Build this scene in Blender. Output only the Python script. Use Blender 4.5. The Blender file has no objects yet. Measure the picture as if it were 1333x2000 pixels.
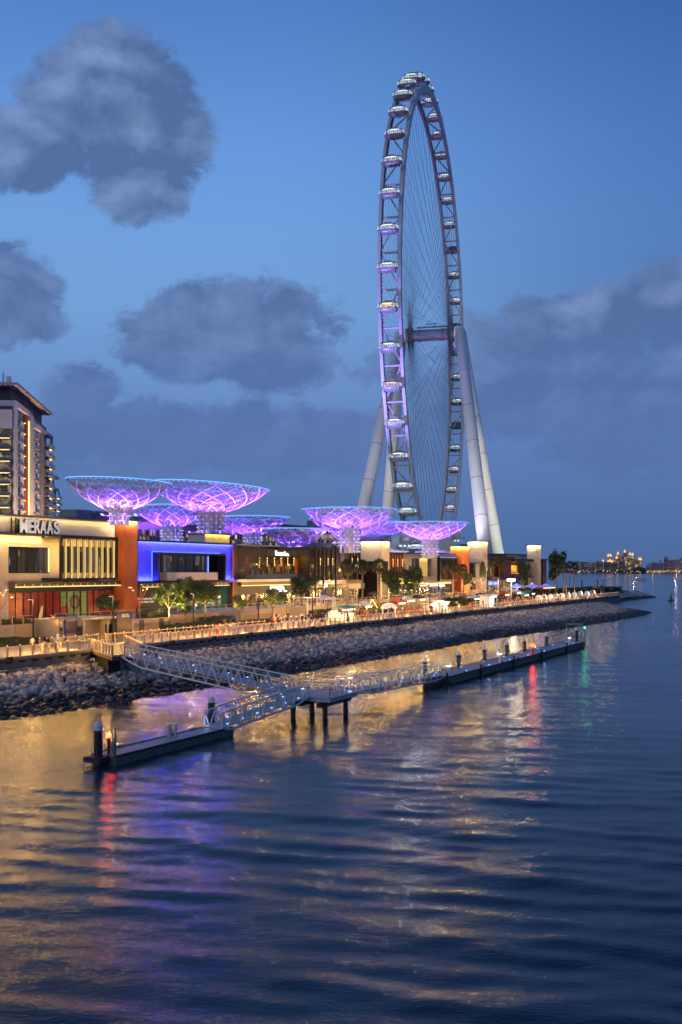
import bpy, bmesh, math, random
import numpy as np
from mathutils import Vector, Matrix, Euler, noise as mnoise
random.seed(7); np.random.seed(7)
R = math.radians
sc = bpy.context.scene
COL = sc.collection

# ------------------------------------------------------------------ camera
YAW = R(27.52); SY, CY = math.sin(YAW), math.cos(YAW)
F = 1944.0; HZ = 1115.0; CAMZ = 13.0
cam_d = bpy.data.cameras.new('camera'); cam = bpy.data.objects.new('camera', cam_d); COL.objects.link(cam)
cam.location = (0, 0, CAMZ); cam.rotation_euler = (R(90), 0, YAW)
cam_d.sensor_fit = 'VERTICAL'; cam_d.sensor_height = 36; cam_d.sensor_width = 24
cam_d.lens = F / 2000 * 36; cam_d.shift_y = (HZ - 1000) / 2000
cam_d.clip_start = 0.5; cam_d.clip_end = 60000
sc.camera = cam

# ------------------------------------------------------------------ render settings
sc.render.engine = 'CYCLES'
cy = sc.cycles
cy.use_denoising = True
cy.max_bounces = 6; cy.diffuse_bounces = 2; cy.glossy_bounces = 3; cy.transmission_bounces = 4
cy.transparent_max_bounces = 8
cy.sample_clamp_indirect = 4.0; cy.sample_clamp_direct = 0
cy.use_adaptive_sampling = True; cy.adaptive_threshold = 0.02
cy.use_light_tree = True
cy.caustics_reflective = False; cy.caustics_refractive = False
sc.view_settings.view_transform = 'Standard'; sc.view_settings.look = 'None'
sc.view_settings.gamma = 1.0; sc.view_settings.exposure = 0.0
sc.view_settings.use_curve_mapping = False

# ------------------------------------------------------------------ world: dusk sky with clouds
def lin(c):
    return tuple((v / 12.92 if v <= 0.04045 else ((v + 0.055) / 1.055) ** 2.4) for v in (x / 255 for x in c)) + (1.0,)
world = bpy.data.worlds.new('World'); sc.world = world; world.use_nodes = True
class NT:
    def __init__(s, tree): s.t = tree; s.n = tree.nodes; s.l = tree.links
    def inp(s, sock, v):
        if isinstance(v, bpy.types.NodeSocket): s.l.new(v, sock)
        else: sock.default_value = v
    def math(s, op, a, b=None, c=None, clamp=False):
        n = s.n.new('ShaderNodeMath'); n.operation = op; n.use_clamp = clamp
        s.inp(n.inputs[0], a)
        if b is not None: s.inp(n.inputs[1], b)
        if c is not None: s.inp(n.inputs[2], c)
        return n.outputs[0]
    def mix(s, f, a, b):
        n = s.n.new('ShaderNodeMix'); n.data_type = 'RGBA'
        s.inp(n.inputs[0], f); s.inp(n.inputs[6], a); s.inp(n.inputs[7], b)
        return n.outputs[2]
    def noise(s, vec, scale, detail=4, rough=0.5, dist=0.0, out=0):
        n = s.n.new('ShaderNodeTexNoise'); s.l.new(vec, n.inputs['Vector'])
        n.inputs['Scale'].default_value = scale; n.inputs['Detail'].default_value = detail
        n.inputs['Roughness'].default_value = rough; n.inputs['Distortion'].default_value = dist
        return n.outputs[out]
    def ramp(s, f, stops):
        n = s.n.new('ShaderNodeValToRGB'); s.inp(n.inputs[0], f)
        e = n.color_ramp.elements
        e.remove(e[1]); e[0].position = stops[0][0]; e[0].color = stops[0][1]
        for p, c in stops[1:]: q = e.new(p); q.color = c
        return n.outputs[0]
    def smooth(s, v, lo, hi):
        n = s.n.new('ShaderNodeMapRange'); n.interpolation_type = 'SMOOTHSTEP'
        s.inp(n.inputs[0], v); n.inputs[1].default_value = lo; n.inputs[2].default_value = hi
        return n.outputs[0]
    def dot(s, v, w):
        n = s.n.new('ShaderNodeVectorMath'); n.operation = 'DOT_PRODUCT'; s.l.new(v, n.inputs[0]); n.inputs[1].default_value = w
        return n.outputs['Value']
    def comb(s, x, y, z):
        n = s.n.new('ShaderNodeCombineXYZ'); s.inp(n.inputs[0], x); s.inp(n.inputs[1], y); s.inp(n.inputs[2], z)
        return n.outputs[0]
    def vec(s, op, a, b):
        n = s.n.new('ShaderNodeVectorMath'); n.operation = op; s.inp(n.inputs[0], a); s.inp(n.inputs[1], b)
        return n.outputs[0]

W = NT(world.node_tree); W.n.clear()
geo = W.n.new('ShaderNodeTexCoord'); d = geo.outputs['Generated']
dx = W.dot(d, (CY, SY, 0)); dy = W.dot(d, (-SY, CY, 0)); dz = W.dot(d, (0, 0, 1))
az = W.math('ARCTAN2', dx, dy); el = W.math('ARCSINE', dz)
eln = W.math('DIVIDE', el, R(90), clamp=True)
# vertical gradient: hazy slate blue at the horizon, palest about 13 degrees up, deeper above
base = W.ramp(eln, [(0.0, lin((76, 107, 158))), (0.038, lin((86, 118, 171))), (0.086, lin((100, 134, 190))), (0.16, lin((116, 160, 216))),
                    (0.21, lin((112, 160, 222))), (0.253, lin((104, 153, 220))), (0.327, lin((82, 129, 197))), (0.5, lin((54, 96, 165))), (1.0, lin((30, 60, 112)))])
# the side away from the afterglow is deeper
side = W.math('MULTIPLY', W.smooth(az, -0.1, 0.42), W.math('ADD', 0.12, W.math('MULTIPLY', W.smooth(el, 0.04, 0.28), 0.88)))
dk = W.vec('MULTIPLY', base, (0.50, 0.56, 0.68))
base = W.mix(side, base, dk)
wv = W.comb(az, W.math('MULTIPLY', el, 1.35), W.math('MULTIPLY', W.dot(d, (0, 0, 1)), 0.3))
n1 = W.noise(wv, 9, 7, 0.56, 0.25); n2 = W.noise(wv, 3.2, 3, 0.5); n3 = W.noise(wv, 24, 8, 0.66, 0.4)
wv_up = W.vec('ADD', wv, (-0.012, 0.020, 0.0)); n1u = W.noise(wv_up, 9, 7, 0.56, 0.25)
def azel(px, py):
    x = (px - 666.5); return math.atan2(x, F), math.atan2(HZ - py, math.hypot(F, x))
blobs = [(205, 235, 165, 125, 1.1), (90, 285, 130, 70, .9), (250, 330, 110, 75, 1.0), (200, 130, 90, 60, .9), (350, 250, 60, 60, .8), (20, 570, 85, 85, .9), (470, 640, 185, 80, 1.0), (350, 665, 100, 65, .8), (560, 710, 100, 50, .8),
         (165, 765, 70, 45, .75), (300, 850, 240, 60, .8), (560, 860, 260, 60, .7), (1140, 660, 150, 70, .95), (1310, 620, 85, 75, .95), (1190, 770, 330, 75, 1.0),
         (1000, 700, 120, 60, .4), (700, 700, 60, 50, .35), (1290, 850, 200, 70, .55), (60, 880, 160, 60, .6),
         (-420, 420, 220, 130, .9), (1750, 420, 240, 150, .9), (1700, 820, 300, 90, .9), (-500, 850, 320, 80, .9)]
m = None
for (px, py, rx, ry, a) in blobs:
    a0, e0 = azel(px, py)
    sx, sy = rx / F * math.cos(a0) ** 2, ry / F * math.cos(e0)
    u = W.math('DIVIDE', W.math('SUBTRACT', az, a0), sx * 1.25); v = W.math('DIVIDE', W.math('SUBTRACT', el, e0), sy * 1.25)
    q = W.math('ADD', W.math('MULTIPLY', u, u), W.math('MULTIPLY', v, v))
    b = W.math('MULTIPLY', W.math('SUBTRACT', 1.0, q), a)
    m = b if m is None else W.math('MAXIMUM', m, b)
# beyond the frame: the same scattered cumulus all round
far_az = W.smooth(W.math('ABSOLUTE', az), 0.75, 1.1)
m = W.math('MAXIMUM', m, W.math('SUBTRACT', W.math('MULTIPLY', far_az, W.math('MULTIPLY', n2, 5.2)), 2.6))
m = W.math('MAXIMUM', m, -2.6)
soft = W.math('ADD', 0.42, W.math('MULTIPLY', W.smooth(el, 0.10, 0.22), 0.58))
dens = W.math('ADD', W.math('MULTIPLY', m, 0.62), W.math('MULTIPLY', W.math('MULTIPLY', W.math('SUBTRACT', n1, 0.5), 1.9), soft))
dens = W.math('ADD', dens, 0.13)
dens = W.math('ADD', dens, W.math('MULTIPLY', W.math('SUBTRACT', n3, 0.5), 1.25))
cov = W.smooth(dens, -0.02, 0.34)
edge = W.math('ADD', W.math('MULTIPLY', W.math('SUBTRACT', n1, n1u), 3.6), 0.20)
edge = W.math('ADD', edge, W.math('MULTIPLY', W.math('SUBTRACT', n2, 0.5), 1.1), clamp=True)
edge = W.math('MULTIPLY', edge, soft)
cdark = W.mix(W.smooth(el, 0.05, 0.40), lin((86, 115, 169)), lin((80, 104, 151)))
clight = W.mix(W.smooth(el, 0.05, 0.4), lin((100, 129, 184)), lin((126, 152, 200)))
ccol = W.mix(edge, cdark, clight)
hl = None                                    # sunlit tops that still catch the afterglow
for (px, py, rx, ry) in [(1135, 592, 50, 22), (1305, 578, 50, 26), (265, 245, 55, 40), (190, 110, 40, 20)]:
    a0, e0 = azel(px, py); u = W.math('DIVIDE', W.math('SUBTRACT', az, a0), rx / F); v = W.math('DIVIDE', W.math('SUBTRACT', el, e0), ry / F)
    b = W.math('SUBTRACT', 1.2, W.math('ADD', W.math('MULTIPLY', u, u), W.math('MULTIPLY', v, v))); hl = b if hl is None else W.math('MAXIMUM', hl, b)
hl = W.smooth(W.math('ADD', W.math('MAXIMUM', hl, -1.5), W.math('MULTIPLY', W.math('SUBTRACT', n1, .5), 7.0)), 0.2, 2.4)
ccol = W.mix(W.math('MULTIPLY', hl, 0.38), ccol, lin((146, 168, 212)))
skyc = W.mix(W.math('MULTIPLY', cov, W.math('ADD', 0.72, W.math('MULTIPLY', W.smooth(el, .08, .2), .17))), base, ccol)
low = W.smooth(el, -0.02, 0.0)
skyc = W.mix(low, lin((20, 34, 58)), skyc)
bg = W.n.new('ShaderNodeBackground'); W.l.new(skyc, bg.inputs[0]); bg.inputs[1].default_value = 1.0
wo = W.n.new('ShaderNodeOutputWorld'); W.l.new(bg.outputs[0], wo.inputs[0])

# last afterglow from the west, behind and left of the camera
sd = bpy.data.lights.new('sun', 'SUN'); sun = bpy.data.objects.new('sun', sd); COL.objects.link(sun)
sd.energy = 0.42; sd.angle = R(25); sd.color = (1.0, 0.84, 0.76)
sun.rotation_euler = (R(72), 0, YAW - R(48))

# ------------------------------------------------------------------ picture geometry (used once, to survey where things stand)
# world axes: +y runs along the quay (away), +x points out to sea;  s = y, t = -x
def S(px, t):
    k = (px - 666.5) / F; return t * (CY + SY * k) / (SY - CY * k)
def DD(s, t): return CY * s + SY * t
def Z(py, s, t): return CAMZ - (py - HZ) * DD(s, t) / F
def ZP(px, py, t): return Z(py, S(px, t), t)
def CW(X, Y): return (CY * X - SY * Y, SY * X + CY * Y)
def G(px, py, z):
    D = (CAMZ - z) * F / (py - HZ); X = (px - 666.5) / F * D
    x, y = CW(X, D); return y, -x           # s, t
def TD(px, D):                              # s,t of a pixel column at a depth
    x, y = CW((px - 666.5) / F * D, D); return y, -x

# ------------------------------------------------------------------ mesh helpers
class MB:
    def __init__(s): s.v = []; s.f = []; s.m = []
    def add(s, vs, fs, mi=0):
        o = len(s.v); s.v.extend(tuple(v) for v in vs); s.f.extend(tuple(i + o for i in f) for f in fs); s.m.extend([mi] * len(fs)); return s
    def box(s, x0, x1, y0, y1, z0, z1, mi=0):
        return s.add([(x0, y0, z0), (x1, y0, z0), (x1, y1, z0), (x0, y1, z0), (x0, y0, z1), (x1, y0, z1), (x1, y1, z1), (x0, y1, z1)],
                     [(0, 3, 2, 1), (4, 5, 6, 7), (0, 1, 5, 4), (1, 2, 6, 5), (2, 3, 7, 6), (3, 0, 4, 7)], mi)
    def B(s, s0, s1, t0, t1, z0, z1, mi=0):
        if s0 > s1: s0, s1 = s1, s0
        if t0 > t1: t0, t1 = t1, t0
        if z0 > z1: z0, z1 = z1, z0
        return s.box(-t1, -t0, s0, s1, z0, z1, mi)
    def tube(s, p, q, r, n=6, r2=None, cap=True, mi=0):
        p = Vector(p); q = Vector(q); r2 = r if r2 is None else r2
        a = (q - p)
        if a.length < 1e-6: return s
        a.normalize(); b = a.orthogonal().normalized(); c = a.cross(b)
        vs = []
        for P, rr in ((p, r), (q, r2)):
            for i in range(n):
                w = 2 * math.pi * i / n; vs.append(P + b * (rr * math.cos(w)) + c * (rr * math.sin(w)))
        fs = [(i, (i + 1) % n, n + (i + 1) % n, n + i) for i in range(n)]
        if cap: fs += [tuple(range(n - 1, -1, -1)), tuple(range(n, 2 * n))]
        return s.add(vs, fs, mi)
    def beam(s, p, q, w, h, up=(0, 0, 1), mi=0):
        p = Vector(p); q = Vector(q); a = (q - p).normalized(); up = Vector(up)
        c = a.cross(up)
        if c.length < 1e-4: c = a.orthogonal()
        c.normalize(); u = c.cross(a)
        vs = []
        for P in (p, q):
            for (i, j) in ((-1, -1), (1, -1), (1, 1), (-1, 1)): vs.append(P + c * (w / 2 * i) + u * (h / 2 * j))
        return s.add(vs, [(0, 1, 5, 4), (1, 2, 6, 5), (2, 3, 7, 6), (3, 0, 4, 7), (3, 2, 1, 0), (4, 5, 6, 7)], mi)
    def path(s, pts, r, n=5, mi=0):
        for i in range(len(pts) - 1): s.tube(pts[i], pts[i + 1], r[i] if isinstance(r, (list, tuple)) else r, n, r[i + 1] if isinstance(r, (list, tuple)) else r, True, mi)
        return s
    def lathe(s, prof, c=(0, 0, 0), n=24, a0=0, a1=2 * math.pi, mi=0):
        full = abs(a1 - a0 - 2 * math.pi) < 1e-6; m = n if full else n + 1; vs = []
        for (r, z) in prof:
            for i in range(m):
                w = a0 + (a1 - a0) * i / n; vs.append((c[0] + r * math.cos(w), c[1] + r * math.sin(w), c[2] + z))
        fs = []
        for j in range(len(prof) - 1):
            for i in range(n):
                i2 = (i + 1) % m; fs.append((j * m + i, j * m + i2, (j + 1) * m + i2, (j + 1) * m + i))
        return s.add(vs, fs, mi)
    def prism(s, poly, z0, z1, mi=0):
        n = len(poly); vs = [(x, y, z0) for x, y in poly] + [(x, y, z1) for x, y in poly]
        return s.add(vs, [tuple(range(n - 1, -1, -1)), tuple(range(n, 2 * n))] + [(i, (i + 1) % n, n + (i + 1) % n, n + i) for i in range(n)], mi)
    def mesh(s, name, mats, off=(0, 0, 0), smooth=False):
        me = bpy.data.meshes.new(name)
        ox, oy, oz = off
        me.from_pydata([(a - ox, b - oy, c - oz) for a, b, c in s.v], [], s.f)
        if not isinstance(mats, (list, tuple)): mats = [mats]
        for mt in mats: me.materials.append(mt)
        if len(mats) > 1: me.polygons.foreach_set('material_index', s.m)
        if smooth: me.polygons.foreach_set('use_smooth', [True] * len(s.f))
        me.update(); return me

WL = {}
LABELS = {}
def words_ok(l): return 4 <= len(l.split()) <= 16
def tag(o, label, cat, group=None, kind=None):
    if kind != 'structure' and label:
        if not words_ok(label): print('LABEL LENGTH', len(label.split()), label)
        if label in LABELS and not (group and LABELS[label] == group): print('DUP LABEL', label)
        LABELS[label] = group
    if label: o['label'] = label
    if cat: o['category'] = cat
    if group: o['group'] = group
    if kind: o['kind'] = kind
    return o
def thing(name, label, cat, loc, group=None, rotz=0.0):
    o = bpy.data.objects.new(name, None); COL.objects.link(o); o.location = loc; o.rotation_euler = (0, 0, rotz)
    o.empty_display_size = 0.5; WL[o.name] = tuple(loc); return tag(o, label, cat, group)
def part(name, mb, mats, parent=None, local=False, smooth=False, kind=None, loc=None):
    off = (0, 0, 0) if (local or parent is None) else WL.get(parent.name, (0, 0, 0))
    me = mb.mesh(name, mats, off, smooth)
    o = bpy.data.objects.new(name, me); COL.objects.link(o)
    if parent is not None: o.parent = parent; WL[o.name] = off
    if loc is not None: o.location = loc
    if kind: o['kind'] = kind
    return o
def inst(name, me, parent=None, loc=(0, 0, 0), rot=(0, 0, 0), scale=(1, 1, 1), local=False):
    o = bpy.data.objects.new(name, me); COL.objects.link(o)
    off = (0, 0, 0) if (local or parent is None) else WL.get(parent.name, (0, 0, 0))
    if parent is not None: o.parent = parent
    o.location = (loc[0] - off[0], loc[1] - off[1], loc[2] - off[2]); o.rotation_euler = rot; o.scale = scale
    WL[o.name] = loc
    return o
def struct(name, mb, mats, smooth=False):
    o = part(name, mb, mats, None, smooth=smooth); o['kind'] = 'structure'; return o
def copy_tree(o, parent=None):
    c = o.copy(); COL.objects.link(c); c.parent = parent
    for ch in o.children: copy_tree(ch, c)
    return c
_cube = {}
def cube(mt):
    """unit cube mesh with its base at z=0, shared per material"""
    if mt.name not in _cube: _cube[mt.name] = MB().box(-.5, .5, -.5, .5, -.5, .5).mesh('piece', mt)
    return _cube[mt.name]
def PB(name, mt, parent, s0, s1, t0, t1, z0, z1):
    """a box shaped part, from the shared unit cube"""
    return inst(name, cube(mt), parent, (-(t0 + t1) / 2, (s0 + s1) / 2, (z0 + z1) / 2), (0, 0, 0), (abs(t1 - t0), abs(s1 - s0), abs(z1 - z0)))

# ------------------------------------------------------------------ materials
def mat(name, col, rough=0.6, metal=0.0, emit=None, es=0.0, var=0.0, vscale=0.6, bump=0.0, bscale=8.0, spec=0.5, alpha=None, coat=0.0, streak=False, bd=0.05):
    m = bpy.data.materials.new(name); m.use_nodes = True; t = NT(m.node_tree)
    b = t.n['Principled BSDF']
    c = tuple(col[:3]) + (1,)
    b.inputs['Base Color'].default_value = c; b.inputs['Roughness'].default_value = rough; b.inputs['Metallic'].default_value = metal
    b.inputs['Specular IOR Level'].default_value = spec
    if coat: b.inputs['Coat Weight'].default_value = coat
    g = None
    if var or bump:
        g = t.n.new('ShaderNodeNewGeometry').outputs['Position']
    if var:
        v = g
        if streak: v = t.vec('MULTIPLY', g, (1, 1, 0.15))
        n = t.noise(v, vscale, 6, 0.62); n2 = t.noise(g, vscale * 7, 4, 0.6)
        f = t.math('ADD', t.math('MULTIPLY', t.math('SUBTRACT', n, 0.5), 3.0), t.math('MULTIPLY', t.math('SUBTRACT', n2, .5), 1.4))
        k = t.math('ADD', t.math('MULTIPLY', f, var), 1.0)
        k = t.math('MAXIMUM', k, 0.12)
        cc = t.vec('MULTIPLY', c[:3], t.comb(k, k, t.math('MULTIPLY', k, 0.985)))
        t.l.new(cc, b.inputs['Base Color'])
        t.l.new(t.math('ADD', t.math('MULTIPLY', t.math('SUBTRACT', n2, .5), 0.3), rough, clamp=True), b.inputs['Roughness'])
    if bump:
        bn = t.n.new('ShaderNodeBump'); bn.inputs['Strength'].default_value = bump; bn.inputs['Distance'].default_value = bd
        t.l.new(t.noise(g, bscale, 5, 0.6), bn.inputs['Height']); t.l.new(bn.outputs[0], b.inputs['Normal'])
    if emit is not None:
        b.inputs['Emission Color'].default_value = tuple(emit[:3]) + (1,); b.inputs['Emission Strength'].default_value = es
    return m
def glow(name, col, st): return mat(name, (0.02, 0.02, 0.02), 0.5, emit=col, es=st)
def interior(name, cols, st, scale=0.5, thr=0.5, aspect=(1, 1, 1), base=(0.01, 0.01, 0.012), rough=0.12):
    """a lit room seen through glass: blocks and points of different brightness behind a glossy pane"""
    m = bpy.data.materials.new(name); m.use_nodes = True; t = NT(m.node_tree); b = t.n['Principled BSDF']
    b.inputs['Base Color'].default_value = base + (1,); b.inputs['Roughness'].default_value = rough
    g = t.n.new('ShaderNodeNewGeometry').outputs['Position']; g = t.vec('MULTIPLY', g, aspect)
    vn = t.n.new('ShaderNodeTexVoronoi'); vn.feature = 'F1'; vn.distance = 'CHEBYCHEV'; t.l.new(g, vn.inputs['Vector']); vn.inputs['Scale'].default_value = scale * 2
    cell = t.n.new('ShaderNodeSeparateColor'); t.l.new(vn.outputs['Color'], cell.inputs[0])
    n = t.noise(g, scale * 3, 5, 0.65)
    sp = t.n.new('ShaderNodeTexVoronoi'); t.l.new(g, sp.inputs['Vector']); sp.inputs['Scale'].default_value = scale * 5
    spot = t.math('MULTIPLY', t.math('LESS_THAN', sp.outputs['Distance'], 0.13), 3.0)
    f = t.math('MULTIPLY', t.smooth(cell.outputs[0], thr - .15, thr + .3), t.smooth(n, 0.3, 0.7))
    f = t.math('ADD', t.math('ADD', f, 0.10), t.math('MULTIPLY', spot, t.math('GREATER_THAN', cell.outputs[1], .6)))
    c = t.mix(cell.outputs[1], cols[0] + (1,), cols[1] + (1,))
    t.l.new(c, b.inputs['Emission Color']); t.l.new(t.math('MULTIPLY', f, st), b.inputs['Emission Strength'])
    return m

M = {}
M['conc'] = mat('concrete', (.28, .27, .26), .8, var=.22, vscale=.5, bump=.5, bscale=5, streak=True)
M['conc_dark'] = mat('quay_concrete', (.16, .16, .17), .85, var=.35, vscale=.6, bump=.6, bscale=4, streak=True)
M['slot'] = mat('dark_slot', (.012, .012, .014), .8)
M['paving'] = mat('paving', (.44, .37, .29), .65, var=.14, vscale=.9, bump=.25, bscale=6)
M['paving2'] = mat('terrace_paving', (.30, .28, .27), .65, var=.14, vscale=.9)
M['wall_beige'] = mat('beige_render', (.30, .25, .195), .8, var=.14, vscale=.8, bump=.3)
M['stone'] = mat('pale_stone', (.60, .55, .49), .72, var=.16, vscale=.9, bump=.45, bscale=6)
M['stone2'] = mat('pale_stone_warm', (.56, .49, .42), .72, var=.18, vscale=1.1, bump=.45, bscale=6)
M['plaster'] = mat('white_plaster', (.70, .69, .66), .7, var=.10, vscale=.35, bump=.15, bscale=3)
M['corten'] = mat('rust_orange_steel', (.46, .115, .03), .55, var=.28, vscale=.5, streak=True, bump=.15)
M['corten_d'] = mat('dark_rust_panel', (.10, .032, .018), .5, var=.25, vscale=.6, streak=True)
M['bronze'] = mat('bronze_panel', (.16, .12, .07), .4, .5, var=.15)
M['black'] = mat('black_metal', (.018, .018, .022), .42, .3, var=.15)
M['dark'] = mat('dark_cladding', (.035, .032, .040), .55, var=.25, vscale=.7)
M['dark_slat'] = mat('dark_slat', (.05, .042, .045), .5, var=.2)
M['bluelit_wall'] = mat('blue_light_tinted_wall', (.10, .10, .42), .5, var=.08, vscale=.3)  # blue of the wash light is put into the base colour
M['grey'] = mat('grey_panel', (.30, .30, .32), .55, var=.12, vscale=.4)
M['roof'] = mat('flat_roof', (.22, .22, .24), .8, var=.15)
M['steel'] = mat('galvanised_steel', (.36, .37, .39), .62, .2, var=.12, vscale=1.5)
M['white_steel'] = mat('white_painted_steel', (.60, .60, .62), .65, var=.07, vscale=1.0)
M['lattice'] = mat('white_lattice_steel', (.82, .80, .84), .45, var=.05)
M['lattice_f'] = mat('fine_lattice_steel', (.40, .37, .48), .5, var=.05)
M['legc'] = mat('wheel_leg_paint', (.78, .77, .76), .55, var=.10, vscale=.08, bump=.1, bscale=1, streak=True)
M['rim'] = mat('wheel_rim_paint', (.54, .53, .57), .5, .1, var=.12, vscale=.2)
M['cable'] = mat('dark_cable', (.10, .11, .14), .5, .2)
M['capsule'] = mat('capsule_shell', (.34, .34, .38), .35, .1, var=.08)
M['hubc'] = mat('hub_cylinder', (.20, .21, .25), .5, .1, var=.2, vscale=.3)
M['hubm'] = mat('hub_steel', (.20, .20, .24), .5, .3, var=.2, vscale=.3)
M['machine'] = mat('machinery_grey', (.30, .31, .33), .5, .3, var=.25, vscale=.6)
M['wood'] = mat('timber_board', (.20, .12, .07), .6, var=.25, vscale=2)
M['deck'] = mat('pontoon_deck', (.30, .31, .33), .55, var=.20, vscale=.8, bump=.3, bscale=10)
M['fender'] = mat('black_rubber_fender', (.02, .02, .022), .6, var=.3)
M['board'] = mat('weathered_side_board', (.12, .105, .09), .7, var=.35, vscale=2)
M['pile'] = mat('black_pile', (.014, .014, .018), .38, var=.3)
M['cone'] = mat('white_pile_cap', (.62, .66, .70), .45, var=.1)
M['trunk'] = mat('bark', (.16, .11, .07), .85, var=.3, vscale=3, bump=.8, bscale=14)
M['palmtrunk'] = mat('palm_bark', (.20, .13, .08), .9, var=.35, vscale=3, bump=1, bscale=9)
M['fabric_w'] = mat('white_canvas', (.72, .71, .70), .8, var=.06)
M['fabric_d'] = mat('dark_canvas', (.05, .05, .06), .85)
M['fabric_t'] = mat('teal_canvas', (.06, .34, .34), .8, var=.1)
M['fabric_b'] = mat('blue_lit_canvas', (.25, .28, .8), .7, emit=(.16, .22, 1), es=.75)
M['fabric_r'] = mat('red_canvas', (.45, .04, .03), .8, emit=(.6, .06, .03), es=.12)
M['navy'] = mat('navy_panel', (.030, .035, .075), .35, var=.1)
M['navy2'] = mat('blue_board', (.03, .03, .22), .45)
M['hotel_f'] = mat('far_facade', (.26, .25, .26), .8, var=.12, vscale=.2)
M['tower_w'] = mat('tower_light_panel', (.60, .54, .52), .6, var=.08, vscale=.3)
M['tower_g'] = mat('tower_brown_wall', (.32, .27, .26), .6, var=.12, vscale=.3)
M['tower_d'] = mat('tower_dark_crown', (.05, .045, .055), .6)
def glassm(name, col, rough=.06):
    return mat(name, col, rough, .0, var=.0, spec=1.0)
M['glass'] = glassm('dark_glass', (.012, .016, .026))
M['glass_t'] = glassm('teal_glass', (.015, .09, .10), .1)
M['glass_bal'] = glassm('balustrade_glass', (.06, .09, .12), .08)
M['tower_win'] = interior('tower_room_glass', ((.9, .62, .28), (.35, .25, .16)), .55, .22, .62, base=(.03, .025, .03))
M['gal_win'] = interior('gallery_room_glass', ((.42, .40, .55), (.50, .36, .16)), .32, .35, .55, (1, 1, .12))
M['restaurant'] = interior('restaurant_glass', ((1, .48, .12), (.5, .18, .05)), .55, .45, .66)
M['shop'] = interior('shop_glass', ((1, .60, .20), (.65, .38, .15)), .9, .5, .42)
M['shop_b'] = interior('shop_glass_blue', ((.35, .5, .75), (.8, .6, .4)), .35, .45, .6)
M['poster_r'] = mat('red_window_film', (.17, .012, .012), .25, emit=(.40, .012, .010), es=.16, var=.3, vscale=.7)
M['poster_o'] = mat('orange_window_film', (.45, .12, .03), .25, emit=(.5, .12, .03), es=.2, var=.1)
M['poster_g'] = mat('green_window_film', (.16, .22, .08), .25, emit=(.16, .22, .07), es=.2, var=.15)
M['hotel_win'] = interior('hotel_lit_window', ((1, .72, .38), (.8, .5, .22)), .9, .25, .30, (1, 1, .4))
M['far_win'] = interior('far_window', ((1, .6, .25), (.3, .2, .12)), .7, .02, .55)
M['led_w'] = glow('warm_led', (1, .60, .20), 4.5)
M['led_g'] = glow('gold_led', (1, .72, .22), 1.7)
M['led_o'] = glow('orange_led', (1, .42, .09), 1.8)
M['led_b'] = glow('blue_led', (.06, .12, 1), 7)
M['led_cy'] = glow('ice_blue_led', (.12, .36, 1), 2.4)
M['led_v'] = glow('violet_led', (.40, .20, 1), 4)
M['led_ice'] = glow('cold_white_led', (.45, .65, 1), 3.5)
M['led_jet'] = glow('jetty_blue_led', (.22, .42, 1), 3.5)
M['cap_in'] = glow('capsule_white_light', (.86, .93, 1), 1.5)
M['cap_iny'] = glow('capsule_yellow_light', (1, .86, .42), 1.6)
M['cap_inp'] = glow('capsule_pink_light', (1, .75, .78), 1.3)
M['cap_inb'] = glow('capsule_blue_light', (.12, .12, 1), 2)
M['cap_ind'] = mat('capsule_unlit_glass', (.10, .12, .16), .15)
M['sign_w'] = glow('white_sign_light', (1, .97, .9), 2.4)
M['sign_d'] = mat('pale_sign_letter', (.80, .78, .74), .5, emit=(1, .95, .85), es=.32)
M['red_l'] = glow('red_lamp', (1, .03, .01), 22)
M['green_l'] = glow('green_lamp', (.02, .9, .22), 10)
M['green'] = mat('green_post_paint', (.01, .20, .08), .45)
M['redp'] = mat('red_post_paint', (.30, .05, .02), .45)
M['dome_gold'] = glow('gold_dome_light', (1, .52, .2), 1.3)
M['lamp_w'] = glow('white_flood', (1, .88, .66), 8)
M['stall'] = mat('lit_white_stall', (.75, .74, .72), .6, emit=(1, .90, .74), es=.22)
M['yellowpanel'] = mat('gold_backlit_panel', (.42, .34, .13), .5, emit=(.85, .60, .16), es=.30, var=.2)
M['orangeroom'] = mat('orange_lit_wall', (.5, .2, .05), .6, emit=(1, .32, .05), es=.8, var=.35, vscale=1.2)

def leafmat(name, c1, c2):
    m = bpy.data.materials.new(name); m.use_nodes = True; t = NT(m.node_tree); b = t.n['Principled BSDF']
    g = t.n.new('ShaderNodeNewGeometry'); n = t.noise(g.outputs['Position'], 1.6, 3, .6)
    rnd = g.outputs['Random Per Island']
    f = t.math('ADD', t.math('MULTIPLY', n, .5), t.math('MULTIPLY', rnd, .6), clamp=True)
    t.l.new(t.mix(f, c1 + (1,), c2 + (1,)), b.inputs['Base Color']); b.inputs['Roughness'].default_value = .55
    b.inputs['Subsurface Weight'].default_value = 0.0
    return m
M['leaf'] = leafmat('lit_green_leaves', (.035, .07, .012), (.13, .17, .03))  # brighter greens for uplit trees: some of their light is painted in
M['leaf_d'] = leafmat('dark_leaves', (.015, .035, .012), (.05, .085, .025))
M['palm'] = leafmat('palm_leaves', (.02, .05, .015), (.09, .11, .03))
M['skirt'] = leafmat('dry_palm_leaves', (.13, .075, .03), (.26, .16, .07))

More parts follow.
